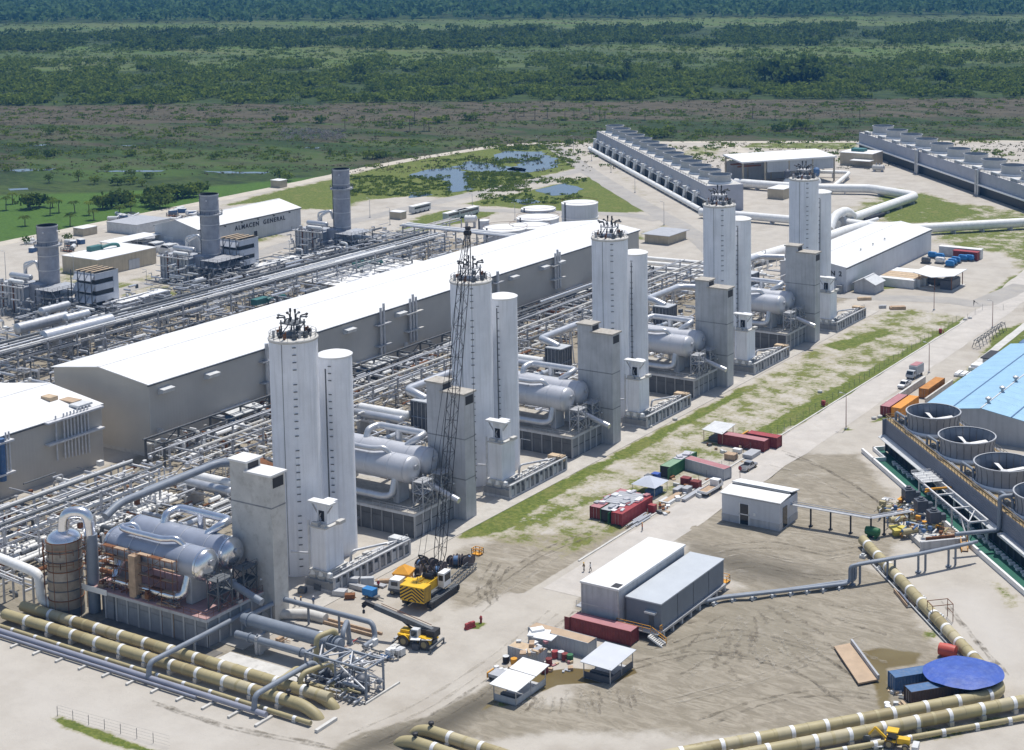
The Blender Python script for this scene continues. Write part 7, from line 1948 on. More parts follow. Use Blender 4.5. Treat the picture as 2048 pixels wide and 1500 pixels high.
q=G(1792,1070);single('yellow_cover',MB().cb(0,0,1.0,3.2,1.8,.5,ca).cb(1.2,.4,1.5,1.6,1.4,.3,ca+.4).cb(0,0,-.1,1.2,1.2,1.2,ca),mat('yellow_cover',(.62,.52,.10),.6),'yellow covered valve head beside the dark grey motors','valve',(q.x,q.y,0))
# ================================================================ TYRE TRACKS
def track_mat(name,c,amt):
 m=bpy.data.materials.new(name);m.use_nodes=True;t=m.node_tree;p=t.nodes['Principled BSDF']
 p.inputs['Base Color'].default_value=(*c,1);p.inputs['Roughness'].default_value=.95;p.inputs['Specular IOR Level'].default_value=.1
 g_=nd(t,'ShaderNodeNewGeometry');n=nd(t,'ShaderNodeTexNoise');n.inputs['Scale'].default_value=.55;n.inputs['Detail'].default_value=8;n.inputs['Roughness'].default_value=.75
 t.links.new(g_.outputs['Position'],n.inputs['Vector'])
 r_=nd(t,'ShaderNodeMapRange');r_.inputs[1].default_value=.42;r_.inputs[2].default_value=.62;r_.inputs[3].default_value=0;r_.inputs[4].default_value=amt
 t.links.new(n.outputs[0],r_.inputs[0]);t.links.new(r_.outputs[0],p.inputs['Alpha'])
 return m
mTD,mTL=track_mat('wheel_rut_dark',(.185,.16,.12),.6),track_mat('wheel_rut_pale',(.44,.40,.33),.55)
def rut(pts,w,m,z):
 P=[G(*p)for p in pts];Q=[]
 for i in range(len(P)-1):
  p0_,p1_,p2_,p3_=P[max(i-1,0)],P[i],P[i+1],P[min(i+2,len(P)-1)]
  for k in range(8):
   t_=k/8
   Q.append(.5*((2*p1_)+(p2_-p0_)*t_+(2*p0_-5*p1_+4*p2_-p3_)*t_**2+(3*p1_-p0_-3*p2_+p3_)*t_**3))
 Q.append(P[-1]);vs=[]
 for i,q in enumerate(Q):
  d=(Q[min(i+1,len(Q)-1)]-Q[max(i-1,0)]).normalized();s=Vector((-d.y,d.x,0))
  ww=w*(.5+.35*math.sin(i*1.7+len(pts)))
  vs+=[(q.x+s.x*ww,q.y+s.y*ww,z),(q.x-s.x*ww,q.y-s.y*ww,z)]
 return MB().add(vs,[(2*i,2*i+1,2*i+3,2*i+2)for i in range(len(Q)-1)])
r=random.Random(2)
for k,pts in enumerate([[(1380,1120),(1480,1100),(1600,1120),(1700,1110)],[(1400,1140),(1500,1125),(1620,1150),(1690,1150)],[(1420,1090),(1540,1085),(1640,1100),(1720,1090)],[(1480,1050),(1600,1060),(1700,1075)],[(1300,1300),(1450,1260),(1600,1290),(1700,1350)],[(1250,1330),(1400,1300),(1560,1330),(1680,1400)],[(1330,1400),(1480,1360),(1600,1320),(1720,1270)],[(1400,1440),(1520,1400),(1640,1380),(1740,1390)],[(930,1200),(1000,1150),(1080,1100),(1180,1060)],[(950,1215),(1020,1160),(1110,1105)],[(965,1200),(960,1170),(985,1120)],[(985,1195),(980,1165),(1003,1125)],[(700,1470),(850,1400),(1000,1300),(1100,1220)],[(760,1480),(900,1410),(1040,1310),(1150,1220)],[(1560,900),(1640,930),(1740,990),(1800,1050)],[(1540,930),(1640,960),(1720,1010)],[(1880,1200),(1930,1260),(2000,1340)],[(300,1400),(450,1450),(650,1490)]]):
 for o in(0,1):
  q=[(x+(14 if o else 0)+r.uniform(-4,4),y+(9 if o else 0)+r.uniform(-2,2))for x,y in pts]
  struct('tyre_track',rut(q,.5,mTD if k%3 else mTL,.035+.002*k),mTD if k%3 else mTL)
mFD,mFL=track_mat('furrow_dark',(.20,.17,.13),.5),track_mat('furrow_pale',(.44,.40,.33),.5)
for k in range(70):
 x0_,y0_=r.uniform(1330,1720),r.uniform(1205,1330)
 a=math.atan2(y0_-1160,x0_-1500)+r.uniform(-.25,.25);L_=r.uniform(30,90)
 q=[(x0_,y0_),(x0_+math.cos(a)*L_*.5+r.uniform(-6,6),y0_+math.sin(a)*L_*.3),(x0_+math.cos(a+r.uniform(-.3,.3))*L_,y0_+math.sin(a)*L_*.6)]
 m=mFL if k%2 else mFD
 struct('graded_furrow',rut(q,r.uniform(.3,.9),m,.07+.0005*k),m)
for k in range(46):
 x0_,y0_=r.uniform(1050,1290),r.uniform(1372,1400)
 q=[(x0_,y0_),(x0_+r.uniform(-6,4),y0_+12),(x0_+(x0_-1170)*.12+r.uniform(-6,6),y0_+r.uniform(20,40))]
 m=mFL if k%3 else mFD
 struct('graded_furrow',rut(q,r.uniform(.25,.6),m,.05+.0005*k),m)
for k,(a,c)in enumerate(((38,-13),(44,-12),(50,-11.5))):
 q=cl(a+1.5,c+1.0,0)
 clutter('valve_skid','coloured valves, hoses and fittings packed round the three dark motors',q.x-4,q.x+4,q.y-4,q.y+4,1.0,2.6,45,640+k,[(mFRP,2),(mAMBER,1),(mBLUE,2),(mWHITE,2),(mSTEELD,2),(mRUST,1)],.3,None,3)['group']='valve gear round the motors'
# ================================================================ FOREGROUND EXCHANGER SKID
t=wthing('heat_exchanger','long slate-blue exchanger shell raised on columns beside the pedestal','exchanger',(-183,192,0))
a,c=V(-194.0,192.3,4.2),V(-172.2,192.3,4.2)
part('shell',MB().cyl(a+V(1.8,0,0),c-V(2.2,0,0),1.12,22),mPIPEG,t)
part('head',MB().lathe([(.05,-.2),(.8,0),(1.0,.4),(1.0,1.6)],20,(a.x,a.y,a.z),'x'),mPIPEG,t)
part('head',MB().lathe([(1.12,0),(1.12,.6),(.9,.9),(.9,1.6),(1.05,1.6),(1.05,2.2),(.05,2.3)],20,(c.x-2.2,c.y,c.z),'x'),mPIPEG,t)
for x in(a.x+1.7,c.x-2.3,c.x-1.1):part('flange',MB().cyl(V(x,a.y,a.z),V(x+.25,a.y,a.z),1.36,22),mPIPEG,t)
for x in(-188.5,-176.5):
 part('column',MB().box(x-.3,x+.3,189.6,192.6,-.2,3.0),mCONC,t)
 part('saddle',MB().box(x-.3,x+.3,191.6,193.0,3.0,3.5),mPIPEG,t)
 part('strap_post',MB().beam((x,190.0,0),(x,190.0,3.4),.25),mPIPEG,t)
t=wthing('heat_exchanger','thinner slate-blue shell hung just below the long exchanger','exchanger',(-183,190,0))
part('shell',MB().cyl(V(-193.5,190.2,2.3),V(-173.5,190.2,2.3),.62,18),mPIPEG,t)
for x in(-190.5,-179.0):part('flange',MB().cyl(V(x,190.2,2.3),V(x+.25,190.2,2.3),.82,18),mPIPEG,t)
for x in(-188.0,-176.0):part('foot',MB().box(x-.25,x+.25,189.8,190.6,-.2,1.8),mCONC,t)
single('pad',MB().box(-193,-170,184.8,188.2,-.1,.06),mCONCL,'pale concrete pad below the slate-blue exchangers','pad')
def bent(label,pts,R,m,posts=(),name='grey_pipe'):
 t=wthing(name,label,'pipe',(pts[0][0],pts[0][1],0))
 part('pipe',MB().tube(fillet(pts,1.0,6),R,12),m,t)
 for(x,y,z)in posts:part('post',MB().beam((x,y,-.1),(x,y,z),.3),m,t)
 if not posts:part('collar',MB().cyl(Vector(pts[0]),Vector(pts[0]).lerp(Vector(pts[1]),.08),R*1.3,12),m,t)
 return t
bent('slate-blue pipe arching over the brown pipelines by the plinth corner',[(-196.5,173.6,.8),(-196.5,173.9,3.2),(-196.5,186,3.2),(-196.5,196.5,3.4)],.45,mPIPEG,((-196.5,183.6,2.9),))
bent('slate-blue pipe arching over the brown pipelines to the truss cage',[(-173.5,173.6,.8),(-173.5,173.9,3.2),(-173.5,187,3.2),(-172.6,188.2,1.0)],.45,mPIPEG)
bent('slate-blue loop pipe on posts round the exchanger yard',[(-195.0,193.5,3.4),(-195.0,203.0,3.4),(-174.5,203.0,3.4),(-173.6,202.6,.9),(-173.6,199.5,.7)],.45,mPIPEG,((-189,203,3.0),(-182,203,3.0),(-195,200,3.0)))
bent('slate-blue inverted U pipe rising behind the exchanger head',[(-176.2,199.0,.8),(-176.2,198.5,5.2),(-174.0,195.0,5.2),(-173.8,194.0,1.2)],.42,mPIPEG)
bent('brown inverted U pipe in front of the exchanger head',[(-174.4,188.6,.3),(-174.4,189.0,6.4),(-173.6,192.6,6.4),(-173.6,193.0,4.4)],.45,mFRP)
bent('brown hoop pipe leaving the inner pipeline to the truss cage',[(-171.6,181.7,1.6),(-171.6,182.4,3.6),(-170.2,187.4,3.6),(-168.6,187.4,1.6),(-167.8,184.8,1.2)],.42,mFRP)
bent('brown hoop pipe leaving the outer pipeline near the truss cage',[(-173.6,177.9,1.6),(-173.6,178.6,3.2),(-174.4,184.4,3.2),(-174.4,186.0,1.4)],.36,mFRP)
bent('brown elbow pipe on a white stool inside the truss cage',[(-172.6,184.4,1.0),(-166.4,184.4,1.0),(-164.4,186.4,1.0)],.4,mFRP)
x0,x1,y0,y1,h=-174.2,-161.6,186.0,190.2,5.0
t=wthing('truss_cage','open slate steel truss cage around dark filter baskets','steel frame',(-168,188,0))
for x in(x0,x0+6.3,x1):
 for y in(y0,y1):part('post',MB().beam((x,y,-.1),(x,y,h),.28),mPIPEG,t)
for y in(y0,y1):
 part('top_chord',MB().beam((x0,y,h),(x1,y,h),.28),mPIPEG,t)
 part('mid_rail',MB().beam((x0,y,1.6),(x1,y,1.6),.22),mPIPEG,t)
for x in(x0,x0+3.1,x0+6.3,x0+9.4,x1):part('cross_beam',MB().beam((x,y0,h),(x,y1,h),.24),mPIPEG,t)
for k in range(4):
 xa=x0+k*3.15;part('brace',MB().beam((xa,y0 if k%2 else y1,h),(xa+3.15,y1 if k%2 else y0,h),.2),mSTEELW,t)
part('brace',MB().beam((x0+6.3,y0,h),(x1,y0,1.6),.22),mSTEELW,t)
part('brace',MB().beam((x1,y0,h),(x1,y1,1.4),.22),mSTEELW,t)
part('brace',MB().beam((x0,y0,1.6),(x0+6.3,y0,h),.2),mSTEELW,t)
for k in range(3):part('filter_basket',MB().lathe([(1.3,0),(1.3,1.9),(.9,2.4),(.05,2.6)],16,(x0+2.6+k*3.6,188.2,.1)),mCOOL,t)
part('kerb',MB().box(x0-.6,x1+.8,y0-1.3,y0-1.0,-.1,.25).box(x1+.6,x1+.9,y0-1.3,y1+3,-.1,.25),mCONCL,t)
clutter('valve_skid','small valves and pipes tangled inside the truss cage',-174,-162,183.5,190,.2,2.2,70,88,[(mSTEEL,3),(mSTEELD,2),(mFRP,2),(mWHITE,1),(mPIPEG,2)],.28,None,4)
clutter('valve_skid','blue and grey valve gear behind the exchanger head',-173,-166.5,193,200.5,.2,1.6,45,89,[(mSTEEL,3),(mBLUE,2),(mWHITE,2),(mSTEELD,2)],.25,None,3)
for k in range(2):
 q=V(-168.6+k*1.5,201.6-k*.4,0)
 t=wthing('liquid_tote','square pale liquid tote standing by the loop pipe','tote',q,'pale liquid totes by the loop pipe')
 part('tank',MB().cb(q.x,q.y,.15,1.2,1.2,1.15),mCONCL if k==0 else mPALEG,t)
 part('pallet',MB().cb(q.x,q.y,0,1.3,1.3,.15),mSTEELD,t)
 part('cap',MB().lathe([(.15,0),(.15,.1),(.02,.12)],8,(q.x,q.y,1.3)),mWHITE,t)
for k in range(2):
 q=V(-166.2+k*1.7,204.2+k*.9,0)
 t=wthing('welding_shade','small white sunshade over welding gear near the yellow mobile crane','sunshade',q,'white sunshades near the mobile crane')
 part('top',MB().cb(q.x,q.y,1.9,1.7,1.3,.08,.4),mWHITE,t)
 for sx in(-.7,.7):part('leg',MB().beam((q.x+sx,q.y,0),(q.x+sx,q.y,1.9),.06),mSTEELD,t)
 part('welder',MB().cb(q.x,q.y,.1,1.2,.8,1.0,.3),mCOOL,t)
single('sheet_pile',MB().cb(0,0,0,3.4,3.0,.18),mGREYR,'grey steel sheets stacked beside the loop pipe','sheets',(-170.6,207.2,0))
single('trench_shore',MB().box(-189,-175,204.4,204.7,-.2,.5).box(-189,-175,205.8,206.1,-.2,.4),mWOOD,'timber shoring of the shallow trench behind the loop pipe','shoring')
frp('thick grey-buff pipe stub in the trench by the stair tower foot',[V(-197.5,200.6,.8),V(-191,204.8,.8),V(-187,205.1,.6)],.9,8,30,mCONCL,False)
clutter('site_gear','boards, hoses and tools scattered on the exchanger yard floor',-192,-176,194.5,202,.05,.7,26,90,[(mWHITE,2),(mWOOD,2),(mRUST,1),(mREDB,1),(mPALEG,2)],.15,None,3)
# ================================================================ CRANES
def tyre(par,c,ax,R,w,n=18):
 c,ax=Vector(c),Vector(ax).normalized()
 wv=part('wheel',MB().tube([c-ax*w/2,c-ax*w*.35,c+ax*w*.35,c+ax*w/2],R,n),mRUB,par)
 part('rim',MB().cyl(c+ax*(w/2-.02),c+ax*(w/2+.06),R*.55,14),mRIM,wv)
q=G(862,1196)
CRA=.10
t=thing('crawler_crane','yellow crawler crane with striped counterweight and tall black lattice boom','crane',(q.x,q.y,0),CRA)
for s in(-1,1):
 tr=part('track',MB().box(s*2.6-.5,s*2.6+.5,-4.2,4.4,.25,1.3).cyl(V(s*2.6-.5,-4.2,.78),V(s*2.6+.5,-4.2,.78),.58,14).cyl(V(s*2.6-.5,4.4,.78),V(s*2.6+.5,4.4,.78),.58,14),mBLACK,t)
 for k in range(16):part('track_pad',MB().box(s*2.6-.55,s*2.6+.55,-4.3+k*.56,-3.95+k*.56,1.3,1.42),mSTEELD,tr)
part('car_body',MB().box(-2.1,2.1,-1.6,1.6,.7,1.5).cyl(V(0,0,1.4),V(0,0,1.9),1.5,20),mSTEELD,t)
part('deck',MB().box(-2.0,2.0,-5.0,2.6,1.9,2.3),mSTEELD,t)
part('engine_house',MB().box(-2.0,1.2,-3.6,1.8,2.3,3.9),mYEL,t)
cw=part('counterweight',MB().box(-2.5,2.5,-6.2,-3.8,1.7,4.5),mYEL,t)
for k in range(7):
 w_=.16
 z0_=1.72+k*.62
 for s in(-1,1):
  pts=[(0,z0_),(s*2.48,z0_-1.55)]
  a,c=pts
  lo,hi=1.72,4.46
  n=12;last=None
  for i in range(n):
   f0,f1=i/n,(i+1)/n
   za,zb=a[1]+(c[1]-a[1])*f0,a[1]+(c[1]-a[1])*f1
   if min(za,zb)<lo+.1 or max(za,zb)>hi-.1:continue
   part('chevron',MB().beam((s*2.48*f0,-6.21,za),(s*2.48*f1,-6.21,zb),.02,.26),mBLACK,cw)if(i%1==0)else None
for k in range(6):part('side_stripe',MB().box(2.49,2.52,-6.1+k*.42,-5.92+k*.42,1.75,4.4),mBLACK,cw)
part('winch',MB().cyl(V(-1.2,-.4,4.3),V(.8,-.4,4.3),.55,14).cyl(V(-1.2,.9,4.2),V(.8,.9,4.2),.45,14),mBLACK,t)
part('roof_hatch',MB().box(-1.8,-.4,-3.2,-1.4,3.9,4.3).box(.0,1.0,-3.2,-2.2,3.9,4.2),mYEL,t)
cbn=part('cab',MB().box(1.4,2.7,.2,2.6,2.3,4.9),mWHITE,t)
part('window',MB().box(1.55,2.55,2.6,2.63,3.2,4.6).box(2.7,2.73,.5,2.4,3.3,4.6).box(1.6,2.5,.16,.2,3.5,4.5),mGLASS,cbn)
foot=V(0,2.4,2.6)
mwc=Matrix.Translation(q)@Matrix.Rotation(CRA,4,'Z')
tipw=None
for zz in range(400,800):
 w_=G(935,466,zz/10)
 loc=mwc.inverted()@w_
 if tipw is None or abs(loc.y-17.5)<abs(tipw.y-17.5):tipw=loc
d=(tipw-foot);Lb=d.length;d.normalize()
u=d.cross(V(0,1,0)).normalized()if abs(d.y)<.9 else V(1,0,0)
u=V(1,0,0)-d*d.x;u.normalize();v=d.cross(u)
def bc(s,a,b_):
 wd=.8
 if s<5:wd=.25+.55*s/5
 if s>Lb-6:wd=.8-.5*(s-(Lb-6))/6
 return foot+d*s+u*(a*wd)+v*(b_*wd)
bm=MB();n=int(Lb/1.9)
for a,b_ in((-1,-1),(1,-1),(1,1),(-1,1)):
 for st in((0,5),(5,Lb-6),(Lb-6,Lb)):bm.cyl(bc(st[0],a,b_),bc(st[1],a,b_),.07,6)
bl=MB()
for i in range(n):
 s0,s1=Lb*i/n,Lb*(i+1)/n
 cs=[(-1,-1),(1,-1),(1,1),(-1,1)]
 for j in range(4):
  A_,B_=cs[j],cs[(j+1)%4]
  if(i+j)%2:A_,B_=B_,A_
  bl.cyl(bc(s0,*A_),bc(s1,*B_),.032,5)
  if i%3==0:bl.cyl(bc(s0,*A_),bc(s0,*B_),.034,5)
bo=part('boom',bm,mBLACK,t)
part('lacing',bl,mBLACK,bo)
part('boom_head',MB().cyl(tipw-u*.6,tipw+u*.6,.5,12).cyl(tipw+d*.9-u*.4,tipw+d*.9+u*.4,.4,12),mBLACK,bo)
part('pendant_mast',MB().beam((-1,1.0,3.9),(-.6,-2.8,9.0),.22).beam((1,1.0,3.9),(.6,-2.8,9.0),.22).beam((-.6,-2.8,9.0),(.6,-2.8,9.0),.2),mBLACK,t)
part('hoist_rope',MB().cyl(tipw+d*.5+V(0,.9,0),V(tipw.x,tipw.y+.9,16),.035,5),mBLACK,t)
part('pendant_rope',MB().cyl(V(-.6,-2.8,9),foot+d*(Lb*.98)-u*.5,.04,5).cyl(V(.6,-2.8,9),foot+d*(Lb*.98)+u*.5,.04,5).cyl(V(0,-4.6,4.5),V(0,-2.8,9),.05,5),mBLACK,t)
q=G(815,1195)
t=thing('carrier_truck','low-loader truck with white cab and yellow hopper parked by the crawler crane','truck',(q.x-.6,q.y+1.2,0),.18)
part('chassis',MB().box(-3.6,2.6,-1.2,1.2,.7,1.2),mSTEELD,t)
part('bed',MB().box(-1.0,2.6,-1.25,1.25,1.2,1.5),mGREYR,t)
cbn=part('cab',MB().add([(-3.8,-1.2,.8),(-1.2,-1.2,.8),(-1.2,1.2,.8),(-3.8,1.2,.8),(-3.4,-1.1,2.7),(-1.3,-1.1,2.7),(-1.3,1.1,2.7),(-3.4,1.1,2.7)],[(3,2,1,0),(4,5,6,7),(0,1,5,4),(1,2,6,5),(2,3,7,6),(3,0,4,7)]),mPALEG,t)
part('window',MB().box(-3.0,-1.7,-1.22,-1.16,1.8,2.5),mGLASS,cbn)
part('cab_roof',MB().box(-3.4,-1.3,-1.1,1.1,2.7,2.85),mWHITE,cbn)
part('hopper',MB().add([(-1.0,-1.3,1.5),(1.8,-1.3,1.5),(1.8,1.3,1.5),(-1.0,1.3,1.5),(-.6,-.7,3.0),(1.2,-.7,3.0),(1.2,.7,3.0),(-.6,.7,3.0)],[(3,2,1,0),(4,5,6,7),(0,1,5,4),(1,2,6,5),(2,3,7,6),(3,0,4,7)]),mYEL,t)
for x in(-2.8,.2,1.8):
 for s in(-1,1):tyre(t,(x,s*1.05,.5),(0,s,0),.5,.35,14)
q=G(808,1160)
t=thing('hopper_bin','amber tapered hopper bin behind the white-cab truck','bin',(q.x,q.y,0),.3)
part('body',MB().add([(-1.2,-1.2,.5),(1.2,-1.2,.5),(1.2,1.2,.5),(-1.2,1.2,.5),(-1.7,-1.7,1.8),(1.7,-1.7,1.8),(1.7,1.7,1.8),(-1.7,1.7,1.8)],[(3,2,1,0),(0,1,5,4),(1,2,6,5),(2,3,7,6),(3,0,4,7)]),mAMBER,t)
part('cover',MB().add([(-1.7,-1.7,1.8),(1.7,-1.7,1.8),(1.7,1.7,1.8),(-1.7,1.7,1.8),(0,-.3,2.9),(0,.6,2.9)],[(0,1,4),(1,2,5,4),(2,3,5),(3,0,4,5)]),mAMBER,t)
for sx in(-1,1):
 for sy in(-1,1):part('leg',MB().beam((sx*1.2,sy*1.2,0),(sx*1.2,sy*1.2,.9),.18),mAMBER,t)
q=G(836,1290)
t=thing('mobile_crane','yellow rough-terrain crane with dark telescopic boom pointing left','crane',(q.x,q.y,0),math.radians(8))
for x in(-2.0,2.0):
 for s in(-1,1):tyre(t,(x,s*1.15,.95),(0,s,0),.95,.7,20)
 for s in(-1,1):
  part('mudguard',MB().lathe([(1.2,-.42),(1.2,.42)],8,(0,0,0),'x',.15,PI-.15),mYEL,None)
  mg=col.objects[-1]
  mg.parent=t;mg.location=(x,s*1.15,.95);mg.rotation_euler=(0,0,PI/2)
part('chassis',MB().box(-3.4,3.4,-.75,.75,.8,1.5),mSTEELD,t)
part('deck',MB().box(-3.2,-.9,-1.3,1.3,1.75,2.1).box(.9,3.2,-1.3,1.3,1.75,2.1),mYEL,t)
part('bonnet',MB().box(-3.0,-1.2,-.7,.7,2.1,2.6),mYEL,t)
cbn=part('cab',MB().add([(-.9,-1.3,1.4),(.9,-1.3,1.4),(.9,0,1.4),(-.9,0,1.4),(-.6,-1.2,3.2),(.7,-1.2,3.2),(.7,-.1,3.2),(-.6,-.1,3.2)],[(3,2,1,0),(4,5,6,7),(0,1,5,4),(1,2,6,5),(2,3,7,6),(3,0,4,7)]),mPALEG,t)
part('window',MB().box(-.5,.55,-1.34,-1.28,2.1,3.0).box(-.92,-.8,-1.1,-.2,2.1,2.9),mGLASS,cbn)
part('turntable',MB().cyl(V(0,.3,1.5),V(0,.3,1.9),1.1,18).box(.2,2.6,-.2,1.2,1.9,3.0),mBLACK,t)
part('boom',MB().beam((2.6,.5,2.7),(-8.6,.5,5.3),.75,.85),mSTEELD,t)
part('boom_section',MB().beam((-8.4,.5,5.25),(-10.4,.5,5.72),.6,.68),mBLACK,t)
part('boom_nose',MB().beam((-10.3,.5,5.7),(-10.9,.5,5.2),.5,.8).cyl(V(-10.8,.25,5.1),V(-10.8,.75,5.1),.35,12),mBLACK,t)
part('hook_block',MB().cyl(V(-10.9,.5,5.0),V(-10.9,.5,4.2),.04,5).cb(-10.9,.5,3.7,.35,.3,.6),mBLACK,t)
part('lift_ram',MB().cyl(V(-.6,.5,2.0),V(-4.0,.5,4.1),.2,10),mBLACK,t)
part('swing_jib',MB().beam((2.2,.95,3.1),(-7.6,.95,5.45),.08).beam((2.2,.95,3.5),(-7.6,.95,5.8),.08),mRUST,t)
part('counterweight',MB().box(2.0,3.6,-.6,1.4,1.9,3.1),mBLACK,t)
for x in(-3.6,3.7):
 part('outrigger',MB().box(x-.15,x+.15,-2.3,2.3,.75,1.0).beam((x,-2.25,0),(x,-2.25,.8),.2).beam((x,2.25,0),(x,2.25,.8),.2).cb(x,-2.25,0,.7,.7,.08).cb(x,2.25,0,.7,.7,.08),mSTEELD,t)
r=random.Random(21)
for k,(px,py)in enumerate(((842,1140),(855,1150),(866,1140),(876,1152),(884,1142),(850,1135),(872,1160),(860,1160),(903,1130),(912,1132),(918,1130),(932,1132),(940,1128),(836,1150))):
 q=G(px,py);a=r.uniform(-.5,.5);ax=V(math.cos(a),math.sin(a),0)
 t=wthing('cable_reel','dark wooden cable reel in the group behind the crawler crane','cable reel',(q.x,q.y,0),'cable reels behind the crawler crane')
 R_=r.uniform(.9,1.25);c=V(q.x,q.y,R_)
 for s in(-.5,.5):part('cheek',MB().cyl(c+ax*s,c+ax*(s+.12),R_,16),mat('reel_wood',(.16,.13,.12),.9,var=.3)if k==0 and s<0 else bpy.data.materials['reel_wood'],t)
 part('cable',MB().cyl(c-ax*.45,c+ax*.5,R_*.75,14),mBLACK if k%3 else mBLUE,t)
A,Bq=G(898,1172,.5),G(945,1130,.5)
t=wthing('boom_shadow_lattice','flat grey lattice standing in for the boom shadow beside the crawler crane','boom shadow',(A.x,A.y,0))  # lattice added on the sand in place of the boom's cast shadow
dd=(Bq-A).normalized();sd_=Vector((-dd.y,dd.x,0));L_=(Bq-A).length
for s in(-.9,.9):
 for z in(.15,1.0):part('chord',MB().cyl(V(A.x,A.y,z)+sd_*s,V(Bq.x,Bq.y,z)+sd_*s,.09,6),mSTEELD,t)
b=MB()
for i in range(8):
 a,c=V(A.x,A.y,0)+dd*(L_*i/8),V(A.x,A.y,0)+dd*(L_*(i+1)/8)
 for z in(.15,1.0):b.cyl(a+sd_*.9+V(0,0,z),c-sd_*.9+V(0,0,z),.05,5)
 for s in(-.9,.9):b.cyl(a+sd_*s+V(0,0,.15),c+sd_*s+V(0,0,1.0),.05,5)
part('lacing',b,mSTEELD,t)
q=G(955,1108)
t=wthing('man_basket','amber steel man basket standing on the sand','basket',(q.x,q.y,0))
part('floor',MB().cb(q.x,q.y,.05,1.8,1.4,.12),mAMBER,t)
part('cage',MB().rail([(q.x-.9,q.y-.7,.1),(q.x+.9,q.y-.7,.1),(q.x+.9,q.y+.7,.1),(q.x-.9,q.y+.7,.1),(q.x-.9,q.y-.7,.1)],1.1,.1,.6),mAMBER,t)
q=G(740,1195)
t=wthing('blue_compressor','bright blue towed compressor near the unfinished basin','compressor',(q.x,q.y,0))
part('canopy',MB().cb(q.x,q.y,.6,2.4,1.5,1.2),mBLUEV,t);part('frame',MB().cb(q.x+.3,q.y,.35,3.2,1.2,.25),mSTEELD,t);part('drawbar',MB().beam((q.x+1.4,q.y,.5),(q.x+3.2,q.y,.4),.15),mSTEELD,t)
for s in(-.75,.75):tyre(t,(q.x,q.y+s,.35),(0,1 if s>0 else-1,0),.35,.22,12)
for k,(px,py,sz,m,lb)in enumerate(((665,1182,(3,2,.4),mPALEG,'pale formwork sheet'),(680,1190,(2.4,1.6,.9),mCONC,'grey concrete form box'),(700,1197,(1.8,1.2,.8),mRUST,'rusty tool box'),(720,1180,(4.5,1.0,.8),mSTEEL,'grey steel truss bundle'),(705,1172,(2.6,1.2,1.6),mCONC,'upright concrete form panel'),(735,1172,(2.4,1.0,1.6),mGREYW,'pale upright form panel'),(640,1178,(1.6,1.6,1.0),mSTEELD,'dark pump set'),(605,1185,(1.4,1.2,.9),mSTEELD,'dark generator set'),(770,1165,(3.5,.8,.5),mWOOD,'timber beam bundle'),(758,1172,(3.0,1.2,.3),mGREYR,'grey plate stack'))):
 q=G(px,py)
 t=wthing('site_material',lb+' left on the ground by the unfinished basin','site material',(q.x,q.y,0))
 part('body',MB().cb(q.x,q.y,.1,*sz,.3*(k%3)),m,t);part('bearer',MB().cb(q.x,q.y-sz[1]*.3,-.05,sz[0],.15,.15,.3*(k%3)).cb(q.x,q.y+sz[1]*.3,-.05,sz[0],.15,.15,.3*(k%3)),mWOOD,t)
q=G(940,1256)
t=wthing('water_barrier','red plastic barrier standing on a patch of weeds','barrier',(q.x,q.y,0))
part('body',MB().cb(q.x,q.y,0,.5,1.9,1.0,-.3).cb(q.x,q.y,0,.8,2.0,.25,-.3),mREDB,t);part('lug',MB().cb(q.x,q.y,1.0,.3,.5,.1,-.3),mREDB,t)
q=G(962,1245);single('hydrant',MB().lathe([(.2,0),(.2,.9),(.28,.95),(.15,1.2),(.02,1.3)],10).cyl(V(-.3,0,.7),V(.3,0,.7),.1,8),mREDB,'red hydrant post on the patch of weeds','hydrant',(q.x,q.y,0))
for k,(px,py,lb)in enumerate(((1647,812,'small red hydrant cabinet in the grass by the lane fence, near the white marker'),(1881,667,'small red hydrant cabinet in the grass at the far end of the lane'))):
 q=G(px,py);t=wthing('hydrant_cabinet',lb,'hydrant',(q.x,q.y,0));part('box',MB().cb(q.x,q.y,.2,.9,.7,1.2),mREDB,t);part('post',MB().cb(q.x,q.y,-.1,.3,.3,.4).cyl(V(q.x+.9,q.y+.2,0),V(q.x+.9,q.y+.2,1.0),.12,8),mREDB,t)
